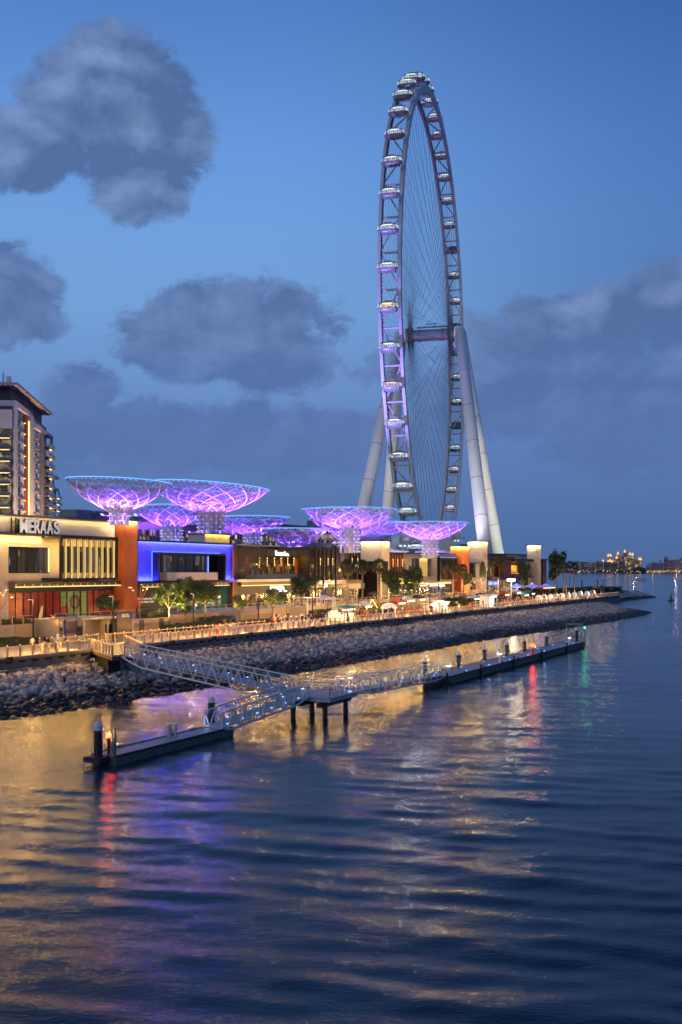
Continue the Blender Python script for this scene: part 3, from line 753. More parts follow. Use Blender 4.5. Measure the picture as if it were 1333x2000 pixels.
for i in range(15):
    s_ = 109 + i * 4.2; t_ = 42.0 if i % 2 else 44.2
    part('deck_light', MB().B(s_ - .10, s_ + .10, t_ - .05, t_ + .05, .97, 1.04), M['led_jet'], pr)
    if i % 3 == 0: point('pontoon_light', (-t_, s_, 1.5), 6, (.4, .55, 1), .06)
for k in range(8):
    s_ = 112 + k * 7; part('cleat', MB().B(s_ - .2, s_ + .2, 41.7, 41.8, .96, 1.12), M['black'], pr)
PB('deck_light', M['led_jet'], pl, 65.0, 65.3, 45.6, 45.75, .64, .72); point('pontoon_light', (-45.7, 64.8, 1.1), 8, (.4, .55, 1), .06)

# ================================================================== OBSERVATION WHEEL
WX, WY = CW(45.4, 506.0); HUBZ = 132.8
AL = .232
pdx, pdy = CW(math.sin(AL), math.cos(AL)); PD = Vector((pdx, pdy, 0))       # in the wheel's plane, away from camera
AX = Vector(CW(math.cos(AL), -math.sin(AL)) + (0,))                           # the axle, to the right
HUB = Vector((WX, WY, HUBZ)); UP = Vector((0, 0, 1))
wh = thing('observation_wheel', 'gigantic white observation wheel on four slanting legs with lit capsules', 'ferris wheel', (WX, WY, 4))
RC = 113.2; HW = 4.1; NC = 48; PH = .0053
def rimp(th, r, a=0): return HUB + PD * (-math.sin(th) * r) + UP * (math.cos(th) * r) + AX * a
for sg in (-1, 1):
    ch = MB(); n = 144; ring = []
    for i in range(n):
        th = 2 * math.pi * i / n
        for (r, a) in ((RC - 1.5, sg * HW - .62), (RC - 1.5, sg * HW + .62), (RC + 1.5, sg * HW + .62), (RC + 1.5, sg * HW - .62)): ring.append(rimp(th, r, a))
    ch.add(ring, [(4 * i + j, 4 * i + (j + 1) % 4, 4 * ((i + 1) % n) + (j + 1) % 4, 4 * ((i + 1) % n) + j) for i in range(n) for j in range(4)])
    part('rim_chord', ch, M['rim'], wh)
    rk_ = MB()
    for i in range(480):
        th = 2 * math.pi * i / 480
        rk_.beam(rimp(th, RC - 1.1, sg * (HW - .75)), rimp(th, RC + 1.1, sg * (HW - .75)), .22, .5, up=AX)
    part('rim_rack', rk_, M['hubm'], wh)['kind'] = 'stuff'
for i in range(NC):
    th = PH + (i + .5) * 2 * math.pi / NC
    part('cross_tube', MB().tube(rimp(th, RC, -HW + .6), rimp(th, RC, HW - .6), .48, 8), M['rim'], wh)
    t2 = PH + (i + 1.42) * 2 * math.pi / NC; sg = 1 if i % 2 else -1
    part('diagonal_tube', MB().tube(rimp(th, RC, -HW * sg + .5 * sg), rimp(t2, RC, HW * sg - .5 * sg), .34, 6), M['rim'], wh)
for i in range(96):
    for sg in (-1, 1):
        th = PH + (i + .25) * 2 * math.pi / 96
        hub_a = (9.6 if (i % 2) else 10.8) * sg * (1 if (i % 4) < 2 else 1)
        ht = th + (.9 if (i % 2) else -.9)
        part('spoke_cable', MB().tube(rimp(th, RC - 1.4, sg * (HW - .2)), rimp(ht, 3.9, hub_a), .06, 3, cap=False), M['cable'], wh)
hb = MB().tube(HUB - AX * 12.4, HUB + AX * 12.4, 2.9, 36)
part('hub', hb, M['hubc'], wh, smooth=False)
for a, r_, w in ((-11.2, 4.3, .5), (-9.3, 4.2, .5), (11.2, 4.3, .5), (9.3, 4.2, .5), (-5.5, 3.3, .35), (6.4, 3.3, .35)):
    part('flange', MB().tube(HUB + AX * (a - w / 2), HUB + AX * (a + w / 2), r_, 36), M['hubm'], wh)
for sg in (-1, 1):
    bl = MB()
    for i in range(32):
        w = i / 32 * 6.283; o = PD * (math.cos(w) * 4.0) + UP * (math.sin(w) * 4.0); bl.beam(HUB + AX * (sg * 8.9) + o, HUB + AX * (sg * 11.7) + o, .34, .34)
    part('anchor_ring', bl, M['hubm'], wh)['kind'] = 'stuff'
part('service_gantry', MB().beam(HUB - AX * 7 + UP * 4.1, HUB + AX * 9 + UP * 4.2, 1.6, .45).beam(HUB - AX * 2 + UP * 5.6, HUB + AX * 3 + UP * 5.9, .9, .3).beam(HUB + AX * 1.5 + UP * 4, HUB + AX * 3.2 + UP * 5.8, .3, .3).beam(HUB - AX * 1 + UP * 4, HUB - AX * 2 + UP * 5.6, .2, .2), M['hubm'], wh)
for sg, a_out in ((1, 18.8), (-1, 18.8)):
    top = HUB + AX * (sg * 15.2) + UP * 1.2
    for q, b_ in (('near', -45), ('far', 45)):
        base = HUB + AX * (sg * (15 + a_out)) + PD * b_; base.z = 3
        tp = top + PD * (b_ * .035)
        lg = MB().tube(base, tp, 3.35, 32, 2.65)
        o = part('support_leg', lg, M['legc'], wh, smooth=False); o.data.polygons.foreach_set('use_smooth', [len(p.vertices) == 4 for p in o.data.polygons])
        ax_ = (tp - base).normalized()
        jr = MB()
        for f in (.13, .27, .41, .55, .69, .83):
            c_ = base.lerp(tp, f); rr = 3.35 + (2.65 - 3.35) * f + .045; jr.tube(c_ - ax_ * .16, c_ + ax_ * .16, rr, 32, cap=True)
        jr_ = part('leg_flange', jr, M['grey'], wh)
    part('leg_head', MB().tube(top - AX * (sg * 2.9) - UP * .6, top + AX * (sg * 1.2) - UP * .6, 3.3, 28), M['legc'], wh)
# capsule: one prototype with sub-parts, copied 47 times
XR = AX.to_track_quat('X', 'Z').to_euler()
prof = [(-4.35, .0), (-4.3, .55), (-3.9, 1.25), (-3.1, 1.78), (-1.9, 2.1), (0, 2.2), (1.9, 2.1), (3.1, 1.78), (3.9, 1.25), (4.3, .55), (4.35, .0)]
def lathe_x(prof, a0, a1, n, k=1.0, dr=0.0):
    mb = MB(); vs = []
    for (x, r) in prof:
        for i in range(n + 1):
            w = R(a0 + (a1 - a0) * i / n); rr = r * k + dr; vs.append((x, rr * math.cos(w), rr * math.sin(w) * .98))
    m = n + 1
    return mb.add(vs, [(j * m + i, (j + 1) * m + i, (j + 1) * m + i + 1, j * m + i + 1) for j in range(len(prof) - 1) for i in range(n)])
cap_meshes = {}
mid = [p for p in prof if abs(p[0]) <= 3.15]
def capsule_tree(light):
    c = bpy.data.objects.new('capsule', cap_meshes['body']); COL.objects.link(c); c.parent = wh; c.rotation_euler = XR
    for nm, key in (('window_band', 'win'), ('window_band', 'win2'), ('mullions', 'mul'), ('ring', 'ring1'), ('ring', 'ring2'), ('end_glass', 'end1'), ('end_glass', 'end2'), ('roof_unit', 'roofu'), ('ceiling_light', 'ceil')):
        o = bpy.data.objects.new(nm, cap_meshes[key]); COL.objects.link(o); o.parent = c
        if key == 'ceil':
            o.material_slots[0].link = 'OBJECT'; o.material_slots[0].material = light
        if key == 'mul': o['kind'] = 'stuff'
        if key in ('win', 'win2'):
            o.material_slots[0].link = 'OBJECT'; o.material_slots[0].material = CAPW[light.name]
    return c
CAPW = {}
for k, (nm, col, st) in {'cap_in': ('cabin_glass_white', (.62, .74, .86), .42), 'cap_iny': ('cabin_glass_yellow', (.9, .75, .32), .5), 'cap_inp': ('cabin_glass_pink', (.85, .6, .66), .4),
                        'cap_inb': ('cabin_glass_blue', (.1, .14, .5), .15), 'cap_ind': ('cabin_glass_unlit', (.1, .13, .2), .08)}.items():
    CAPW[M[k].name] = interior(nm, (col, tuple(v * .6 for v in col)), st * 3.8, .8, .12, rough=.15, base=(.04, .05, .06))
cap_meshes['body'] = lathe_x(prof, -170, -10, 18).mesh('capsule', M['capsule'])
tp_ = lathe_x(mid, 50, 130, 6); cap_meshes['roofu'] = tp_.box(-1.3, 1.3, -.5, .5, 2.1, 2.75).box(-3.2, 3.2, -.1, .1, 2.0, 2.35).mesh('roof', M['capsule'])
for a0, a1, key in ((-10, 50, 'win'), (130, 190, 'win2')): cap_meshes[key] = lathe_x(mid, a0, a1, 5).mesh(key, M['cap_ind'])
ce = lathe_x([p for p in prof if abs(p[0]) < 2.2], 28, 46, 2, 1.0, .03); c2 = lathe_x([p for p in prof if abs(p[0]) < 2.2], 134, 152, 2, 1.0, .03); ce.add(c2.v, c2.f)
cap_meshes['ceil'] = ce.mesh('ceil', M['cap_in'])
mu = MB()
for x in (-2.4, -1.6, -.8, 0, .8, 1.6, 2.4):
    r0 = np.interp(x, [p[0] for p in prof], [p[1] for p in prof]) + .05
    for b0 in (-10, 130):
        pts = [Vector((x, r0 * math.cos(R(b0 + a)), r0 * math.sin(R(b0 + a)) * .98)) for a in (0, 20, 40, 60)]; mu.path(pts, .06, 3)
for b0 in (10, 170):
    pts = [Vector((x, (r + .05) * math.cos(R(b0)), (r + .05) * math.sin(R(b0)))) for x, r in mid]; mu.path(pts, .05, 3)
cap_meshes['mul'] = mu.mesh('mul', M['hubm'])
for key, x in (('ring1', -3.05), ('ring2', 3.05)):
    mb = MB(); pts = [Vector((x, 2.02 * math.cos(w), 2.02 * math.sin(w))) for w in np.linspace(0, 6.2832, 25)]; mb.path(pts, .2, 5); cap_meshes[key] = mb.mesh('ring', M['capsule'])
for key, sg in (('end1', -1), ('end2', 1)):
    pp = [(x * 1, r) for x, r in prof if x * sg >= 3.05]; cap_meshes[key] = lathe_x(pp, -10, 190, 14, 1.0).mesh('end', CAPW[M['cap_in'].name])
off = Vector(WL[wh.name])
for i in range(NC):
    th = PH + i * 2 * math.pi / NC
    k = i
    lt = 'cap_in'
    if i == 13: lt = 'cap_iny'
    if i == 15: lt = 'cap_inp'
    if i == 37: lt = 'cap_inb'
    if i in (35, 38, 39, 40, 41, 34): lt = 'cap_ind' if i in (38, 34, 41) else 'cap_in'
    c = capsule_tree(M[lt]); c.location = rimp(th, 117.7 + .2) - off
    if lt == 'cap_ind':
        pass
# coloured floods on the rim, ground mounted
spot('rim_flood', tuple(HUB - PD * 175 - AX * 34 - UP * 98), tuple(HUB - PD * 108 - UP * 28), 0.75e6, (.36, .28, 1), 52, 1.0)
for sg, b_ in ((1, -45), (-1, -45), (1, 45), (-1, 45)):
    e_ = HUB + AX * (sg * 30) + PD * b_ * .9; spot('leg_flood', (e_.x - PD.x * 70 + AX.x * sg * 12, e_.y - PD.y * 70 + AX.y * sg * 12, 34), (e_.x - AX.x * sg * 6, e_.y - AX.y * sg * 6, 62), 0.75e5 * (1 if sg > 0 else .55), (1, .90, .82), 62, .8)
spot('rim_flood', tuple(HUB + AX * 24 - PD * 60 - UP * 128), tuple(HUB + AX * 14 + PD * 10), 0.9e5, (.72, .70, 1), 40, 1.0)
spot('leg_flood', tuple(HUB + AX * 52 + PD * 22 - UP * 128), tuple(HUB + AX * 30 + PD * 40 - UP * 85), 0.3e5, (.92, 1, .80), 60, .8)
# wheel base station, boarding hall and drive machinery
bs = thing('wheel_station', 'pale grey boarding hall and machinery beneath the observation wheel', 'station building', (WX, WY, 3.5))
def camf_box(mb, px0, px1, pyt, pyb, D, depth):
    X0 = (px0 - 666.5) / F * D; X1 = (px1 - 666.5) / F * D; z1 = 13 - (pyt - HZ) * D / F; z0 = 13 - (pyb - HZ) * D / F
    P = [CW(X0, D), CW(X1, D), CW(X1, D + depth), CW(X0, D + depth)]
    return mb.prism(P, z0, z1)
M['hall'] = mat('hall_cladding', (.42, .43, .46), .5, var=.1, vscale=.15)
mb = MB(); D0 = 400
def hall(px0, px1, pyt0, pyt1, D, depth):
    X0 = (px0 - 666.5) / F * D; X1 = (px1 - 666.5) / F * D; P = [CW(X0, D), CW(X1, D), CW(X1, D + depth), CW(X0, D + depth)]
    za, zb = (13 - (p - HZ) * D / F for p in (pyt0, pyt1)); z = [za, zb, zb, za]
    return MB().add([(x, y, 3.5) for x, y in P] + [(P[i][0], P[i][1], z[i]) for i in range(4)], [(3, 2, 1, 0), (4, 5, 6, 7), (0, 1, 5, 4), (1, 2, 6, 5), (2, 3, 7, 6), (3, 0, 4, 7)])
part('hall', hall(752, 787, 1062, 1042, 425, 20), M['hall'], bs); part('hall', hall(860, 905, 1042, 1066, 430, 20), M['hall'], bs)
part('ramp_roof', hall(745, 800, 1072, 1078, 405, 12), M['white_steel'], bs); part('hall', hall(800, 905, 1073, 1073, 440, 30), M['hall'], bs)
for k in range(6): part('roof_rib', MB().beam(CW((748 + k * 9 - 666.5) / F * 404, 404) + (22.5 - k * .35,), CW((760 + k * 9 - 666.5) / F * 404, 404) + (20.5 - k * .2,), .35, .3), M['white_steel'], bs)
def machine(px, py, D, label):
    x, y = CW((px - 666.5) / F * D, D); z = 13 - (py - HZ) * D / F
    t_ = thing('drive_unit', label, 'machinery', (x, y, z))
    part('column', MB().tube((x, y, 3.6), (x, y, z + 1), 1.1, 10), M['machine'], t_)
    part('frame', MB().box(x - 1, x + 6, y - 2, y + 2, z + 1.02, z + 1.6).box(x + .5, x + 1, y - 2, y - 1.5, z + 1.6, z + 6).box(x + 5, x + 5.5, y - 2, y - 1.5, z + 1.6, z + 6.5).box(x, x + 6, y - 2.1, y - 1.7, z + 6.02, z + 6.5), M['machine'], t_)
    part('motor', MB().tube((x + 1.4, y - 2.4, z + 2.6), (x + 4.6, y - 2.4, z + 2.6), 1.1, 12).tube((x + 2, y - 2.4, z + 4.6), (x + 4, y - 2.4, z + 4.6), .8, 12), M['grey'], t_)
    for k in range(3): part('flood_lamp', MB().box(x - .6 + k * 2, x + .2 + k * 2, y - 2.6, y - 2.2, z - .4, z + .2), M['cap_in'], t_)
machine(788, 1066, 418, 'left drive machine at the foot of the observation wheel')
machine(886, 1056, 560, 'right drive machine beside the foot of the observation wheel')
point('station_light', CW((800 - 666.5) / F * 395, 395) + (30,), 9000, (.9, .95, 1), .6)

# ================================================================== LIT LATTICE CANOPIES
# unit canopy (rim radius 1, depth 1): outer shell, bowl net, ribs, struts -- scaled per canopy
def prof_r(z):       # z: 0 at rim, -1 at the neck
    q = -z; return 1.0 - .80 * q ** 1.0 + .10 * math.sin(math.pi * q)
def shell_pt(w, z, k=1.0): r = prof_r(z) * k; return Vector((r * math.cos(w), r * math.sin(w), z))
def spiral(sg, turn, z0=0, z1=-1, n=10, k=1.0, w0=0): return [shell_pt(w0 + sg * turn * (i / n) ** 1.25, z0 + (z1 - z0) * i / n, k) for i in range(n + 1)]
DEPTH = {}
def canopy_meshes(thick):
    d = {}
    for sg in (-1, 1):
        d['rib%d' % sg] = MB().path([Vector(p) for p in spiral(sg, 1.25)], .0085 * thick, 4).mesh('rib', M['lattice'])
    net = MB()
    for sg in (-1, 1):
        for i in range(68):
            net.path(spiral(sg, .78, 0, -.86, 8, .985, i / 68 * 6.2832), .0027 * thick, 3)
    for z in (-.08, -.17, -.26, -.36, -.46, -.56, -.66):
        pts = [shell_pt(w, z, .985) for w in np.linspace(0, 6.28319, 49)]; net.path(pts, .003 * thick, 3)
    d['net'] = net.mesh('net', M['lattice_f'])
    bowl = MB()      # inner dish of finer mesh, shallow, closed below
    def bp(w, r): return Vector((r * math.cos(w), r * math.sin(w), -.60 + .56 * max(0, (r - .30) / .70) ** 1.15))
    rs = [.10, .30, .42, .54, .66, .78, .90, .99]
    for r in rs: bowl.path([bp(w, r) for w in np.linspace(0, 6.28319, 49)], .0035 * thick, 3)
    for i in range(48):
        w = i / 48 * 6.2832
        for a, b in zip(rs, rs[1:]):
            bowl.tube(bp(w, a), bp(w + .13, b), .0035 * thick, 3, cap=False); bowl.tube(bp(w + .065, a), bp(w - .10, b), .003 * thick, 3, cap=False)
    d['bowl'] = bowl.mesh('bowl', M['lattice_f'])
    d['strut'] = MB().tube((.19, 0, -1.0), (.47, .05, -.62), .011 * thick, 5).mesh('strut', M['lattice'])
    d['rim'] = MB().lathe([(.985, -.02), (1.012, -.02), (1.012, .012), (.985, .012), (.985, -.02)], n=72).mesh('rim', M['lattice_f'])
    led = MB().lathe([(1.014, -.004), (1.02, -.004), (1.02, .016), (1.0, .020), (1.0, .013), (1.014, .013)], n=72); d['led'] = led.mesh('led', M['led_cy'])
    inner = MB()
    for i in range(56):
        w = i / 56 * 6.2832; p = Vector((.965 * math.cos(w), .965 * math.sin(w), -.035)); q = Vector((.965 * math.cos(w + .05), .965 * math.sin(w + .05), -.035)); inner.beam(p, q, .012, .012)
    d['leds'] = inner.mesh('leds', M['led_cy'])
    return d
CM = canopy_meshes(1.45)
M['veil'] = mat('perforated_violet_mesh', (.50, .46, .60), .6)
def canopy(label, cx, rimy, Rpx, D, neck_y, colr_px, base_z, tilt=(0, 0), ccx=None, col=True, light=1.0, shaft=True):
    s, t = TD(cx, D); zr = 13 - (rimy - HZ) * D / F; Rm = Rpx * D / F; zn = 13 - (neck_y - HZ) * D / F; dep = zr - zn
    x, y = -t, s
    th = thing('lattice_canopy', label, 'canopy', (x, y, zn), 'violet lit lattice canopies on the rooftops')
    h = bpy.data.objects.new('crown', None)
    sc3 = (Rm, Rm, dep); rt = (tilt[0], tilt[1], 0)
    base = (0, 0, dep)
    def put(name, me, rz=0.0):
        o = bpy.data.objects.new(name, me); COL.objects.link(o); o.parent = th; o.location = base
        o.rotation_euler = (rt[0], rt[1], rz) if rz else (rt[0], rt[1], 0); o.scale = sc3; return o
    bpy.data.objects.remove(h)
    put('rim', CM['rim']); put('rim_light', CM['led']); put('inner_lights', CM['leds'])
    put('net', CM['net'])['kind'] = 'stuff'; put('bowl', CM['bowl'])['kind'] = 'stuff'
    for i in range(14):
        for sg in (-1, 1): put('rib', CM['rib%d' % sg], i / 14 * 6.2832 + .01)
    for i in range(12): put('strut', CM['strut'], i / 12 * 6.2832 + .01)
    cr = colr_px * D / F
    if col:
        cm = MB()
        part('collar', MB().lathe([(cr * .98, -.3), (cr * 1.12, -.25), (cr * 1.12, .25), (cr * .98, .3)], (x, y, zn), 24), M['lattice'], th)
        hgt = zn - base_z
        if shaft:
            part('core', MB().tube((x, y, base_z), (x, y, zn - .3), cr * .55, 16), M['lattice'], th)
            for i in range(12):
                w = i / 12 * 6.2832; part('column_tube', MB().tube((x + cr * math.cos(w), y + cr * math.sin(w), base_z), (x + cr * math.cos(w), y + cr * math.sin(w), zn - .31), cr * .085, 6), M['lattice'], th)
        nr = max(2, int(min(hgt, cr * 2.2) / .75))
        for k in range(nr):
            z_ = zn - .6 - k * .75
            if z_ < base_z: break
            part('hoop', MB().lathe([(cr * 1.10, -.07), (cr * 1.18, -.07), (cr * 1.18, .07), (cr * 1.10, .07), (cr * 1.10, -.07)], (x, y, z_), 24), M['lattice'], th)
        hp = MB()
        for k in range(nr):
            for i in range(10):
                w = (i + .5 * (k % 2)) / 10 * 6.2832; z_ = zn - .6 - k * .75; hp.box(x + cr * 1.2 * math.cos(w) - .06, x + cr * 1.2 * math.cos(w) + .06, y + cr * 1.2 * math.sin(w) - .06, y + cr * 1.2 * math.sin(w) + .06, z_ - .06, z_ + .06)
        part('stud_lights', hp, M['led_ice'] if light < 1 else M['led_v'], th)
    k = Rm * Rm
    zf_ = zn - min(1.5 * cr, .7 * (zn - base_z)) if shaft and zn - base_z > 2 else zn - .4
    for i in range(8):                       # floods on short arms round the column, aimed up at the bowl
        w = R(12 + i * 45); p = (x + cr * 1.9 * math.cos(w), y + cr * 1.9 * math.sin(w), zf_)
        if col: part('flood_lamp', MB().lathe([(0, -.16), (.15, -.1), (.15, .08), (0, .12)], p, 8), M['led_v'], th); part('flood_arm', MB().tube((x + cr * math.cos(w), y + cr * math.sin(w), zf_ - .1), (p[0], p[1], p[2] - .15), .05, 4), M['lattice'], th)
        spot('canopy_flood', (p[0], p[1], p[2] + .2), (x + Rm * .74 * math.cos(w), y + Rm * .74 * math.sin(w), zr - dep * .25), (145 if i % 2 else 95) * k * light, (.25, .07, 1) if i % 2 else (.31, .09, 1), 105, .15, .8)
    for i in range(4):
        w = R(40 + i * 90); spot('canopy_flood', (x, y, zn + dep * .30), (x + Rm * .85 * math.cos(w), y + Rm * .85 * math.sin(w), zr), 50 * k * light, (.22, .08, 1), 100, .12, .7)
    for i in range(4):
        w = R(60 + i * 90); spot('collar_light', (x + cr * 1.9 * math.cos(w), y + cr * 1.9 * math.sin(w), base_z + .3), (x, y, zn - .5), 5 * k * light, (.50, .22, 1), 70, .12, .6)
    return th
canopy('violet lattice canopy standing on the tall rust orange tower', 233, 941, 99.5, 148, 1000, 18, 19.8, (R(-1), R(2)), light=1.0, shaft=True)
canopy('largest lattice canopy, tilted, pinkest, on a thick column above the blue building', 413, 950, 112, 203, 1003, 24, 18.5, (R(-2), R(3.5)), light=1.15)
canopy('lattice canopy half hidden between the tower canopy and the largest canopy', 336, 990, 78, 232, 1031, 18, 18.5, light=.9)
canopy('small lattice canopy seen behind the column of the largest canopy', 410, 1019, 71, 262, 1062, 15, 18.5, light=.85)
canopy('lattice canopy just right of the largest one, with an ice blue studded column', 493, 1011, 73, 246, 1046, 15, 18, light=.8)
canopy('low lattice canopy whose bowl dips behind the dark restaurant roof', 577, 1034, 64, 226, 1068, 13, 18.2, light=.95)
canopy('wide blue rimmed lattice canopy left of the wheel on a hooped column', 682, 996, 91, 222, 1034, 17, 17, light=.95)
canopy('lattice canopy hidden directly behind the wide blue rimmed canopy', 686, 1013, 80, 262, 1050, 14, 17, light=.6)
canopy('low deep violet lattice canopy behind, reaching under the right canopy rim', 738, 1021, 66, 300, 1052, 13, 16, light=.55)
canopy('lowest deep violet lattice canopy, just above the first pale lit tower', 708, 1044, 60, 285, 1072, 12, 16, light=.5)
canopy('rightmost lattice canopy in front of the foot of the observation wheel', 840, 1022, 75, 258, 1056, 14.5, 16.5, light=.95)

# ================================================================== BUILDINGS ALONG THE PROMENADE
def fb(th, name, mt, px0, px1, pt, pb, t0, t1, mesh=False):
    """box whose sea face (plane t0) covers the surveyed columns px0..px1; heights read at px0"""
    s0, s1 = S(px0, t0), S(px1, t0); za, zb = Z(pt, s0, t0), Z(pb, s0, t0)
    return PB(name, mt, th, s0, s1, t0, t1, zb, za)
def sz(px, py, t): s = S(px, t); return s, Z(py, s, t)
def clad(th, mt, s0, s1, z0, z1, t, pw=2.4, ph=.62, holes=(), thick=.05, name='stone_panel'):
    """stone facing laid as separate panels with open joints"""
    z = z0; r = 0
    while z < z1 - .05:
        ze = min(z + ph, z1); s = s0 - (pw * .5 if r % 2 else 0)
        while s < s1 - .05:
            a, b = max(s, s0), min(s + pw, s1); s += pw
            if b - a < .12: continue
            segs = [(a, b)]
            for (h0, h1, g0, g1) in holes:
                if ze > g0 + .02 and z < g1 - .02:
                    ns = []
                    for (p, q) in segs:
                        if q <= h0 or p >= h1: ns.append((p, q))
                        else:
                            if p < h0: ns.append((p, h0))
                            if q > h1: ns.append((h1, q))
                    segs = ns
            for (p, q) in segs:
                if q - p > .1: PB(name, mt, th, p + .008, q - .008, t - thick - random.uniform(0, .012), t, z + .008, ze - .008)
        z = ze; r += 1
def clad_end(th, mt, t0, t1, z0, z1, s, pw=1.8, ph=.62, thick=.05, name='stone_panel'):
    z = z0; r = 0
    while z < z1 - .05:
        ze = min(z + ph, z1); t = t0 - (pw * .5 if r % 2 else 0)
        while t < t1 - .05:
            a, b = max(t, t0), min(t + pw, t1); t += pw
            if b - a > .12: PB(name, mt, th, s - thick - random.uniform(0, .012), s, a + .008, b - .008, z + .008, ze - .008)
        z = ze; r += 1
def glazing(th, gm, s0, s1, z0, z1, t, n, m=1, fm=None, fw=.07, mats=None, depth=.12):
    fm = fm or M['black']
    for i in range(n):
        for j in range(m):
            a = s0 + (s1 - s0) * i / n; b = s0 + (s1 - s0) * (i + 1) / n; c = z0 + (z1 - z0) * j / m; e = z0 + (z1 - z0) * (j + 1) / m
            g_ = gm if mats is None else mats[(i + j * 3) % len(mats)]
            PB('pane', g_, th, a + fw / 2, b - fw / 2, t + .03, t + .06, c + fw / 2, e - fw / 2)
    for i in range(n + 1): a = s0 + (s1 - s0) * i / n; PB('mullion', fm, th, a - fw / 2, a + fw / 2, t - depth / 2, t + .08, z0, z1)
    for j in range(m + 1):
        c = z0 + (z1 - z0) * j / m
        for i in range(n):
            a = s0 + (s1 - s0) * i / n + fw / 2; b = s0 + (s1 - s0) * (i + 1) / n - fw / 2; PB('transom', fm, th, a, b, t - depth / 2 + .01, t + .07, c - fw / 2, c + fw / 2)
def text3d(th, name, body, s0, s1, z0, h, t, mt, ext=.04, font_w=None, bold=0.0):
    cu = bpy.data.curves.new(name, 'FONT'); cu.body = body; cu.size = 1; cu.extrude = ext; cu.align_x = 'LEFT'; cu.offset = bold
    cu.materials.append(mt); o = bpy.data.objects.new(name, cu); COL.objects.link(o)
    bpy.context.view_layer.update(); w, hh = o.dimensions.x, o.dimensions.y
    kx = (s1 - s0) / max(w, .01); kz = h / max(hh, .01)
    o.scale = (kx, kz, 1); o.rotation_euler = (R(90), 0, R(90)); o.parent = th
    off = WL.get(th.name, (0, 0, 0)) if th else (0, 0, 0)
    o.location = (-t - off[0], s0 - off[1], z0 - off[2])
    dg = bpy.context.evaluated_depsgraph_get(); me = bpy.data.meshes.new_from_object(o.evaluated_get(dg)); me.name = name
    q = bpy.data.objects.new('x', me); COL.objects.link(q); q.parent = o.parent; q.location = o.location; q.rotation_euler = o.rotation_euler; q.scale = o.scale
    bpy.data.objects.remove(o); q.name = name; return q
def wash(s0, s1, t, z, power, col=GOLD, w=.25): return area('wall_wash_light', s0, s1, t, t + w, z, power, col)

# ---- A: stone building with the company sign
A = thing('gallery_building', 'two storey pale stone building with large MERAAS letters on its parapet', 'building', (-108, 112, TZ))
TA = 106.0
sL = 84.0; sR = S(224, TA); zTop = ZP(100, 1012, TA); zB0 = ZP(100, 1043.5, TA)
PB('wall', M['stone'], A, sL, sR, TA + .9, TA + 22, TZ, zB0 - .3)
PB('parapet', M['plaster'], A, sL, sR, TA - .05, TA + 21, zB0, zTop)
PB('coping', M['roof'], A, sL - .1, sR, TA - .75, TA + 21.2, zTop + .002, zTop + .18)
PB('ledge', M['bronze'], A, sL, sR, TA - .75, TA - .06, zB0 - .28, zB0 - .02)
PB('soffit', M['bronze'], A, sL, sR, TA - .05, TA + .88, zB0 - .28, zB0 - .003)
zG = ZP(19, 1148, TA); zC1 = ZP(19, 1137, TA); zS = ZP(19, 1120, TA)
w0, w1 = S(19, TA), S(100, TA); wz1 = ZP(19, 1067, TA); f0, f1 = S(118, TA), S(222, TA)
# wall face with a window opening, the framed bay opening and the ground-floor glazing
tF = TA + .25
for (a, b, c, e) in ((sL, w0, TZ, zB0 - .3), (w0, w1, wz1, zB0 - .3), (w0, w1, zC1 + .02, zS), (w1, f0, zC1 + .02, zB0 - .3), (f0, sR, wz1 + .3, zB0 - .3), (f0, sR, zC1 + .02, zS + .05)):
    PB('wall', M['stone2'], A, a, b, tF, TA + .89, c, e)
clad(A, M['stone2'], sL, sR, zC1 + .05, zB0 - .32, tF, 2.4, .6, holes=((w0, w1, zS, wz1), (f0, sR, zS + .05, wz1 + .3)))
clad(A, M['stone2'], sL, w0, TZ, zC1 + .05, tF, 2.4, .6)
win = inst('window', cube(M['glass']), A, (-(TA + .85), (w0 + w1) / 2, (zS + wz1) / 2), (0, 0, 0), (.04, w1 - w0 - .1, wz1 - zS - .1))
glazing(A, M['gal_win'], w0 + .05, w1 - .05, zS + .05, wz1 - .05, TA + .62, 4, 1, fw=.06)
glazing(A, M['gal_win'], f0 + .05, sR - .05, zS + .1, wz1 + .25, TA + .62, 6, 1, fw=.06)
PB('reveal_light', M['led_g'], A, w1 - .10, w1 - .04, tF - .02, TA + .5, zS + .2, wz1 - .1)
# bronze canopy with light strip above the shopfront
PB('canopy', M['bronze'], A, w0, sR + .6, TA - 1.2, TA + .24, zG + .16, zC1)
for i in range(14):
    a = w0 + (sR + .5 - w0) * i / 14; PB('canopy_rib', M['led_g'], A, a, a + .05, TA - 1.24, TA - 1.21, zG + .2, zG + .50)
PB('light_strip', M['led_g'], A, w0, sR + .6, TA - 1.24, TA - 1.0, zG + .02, zG + .15)
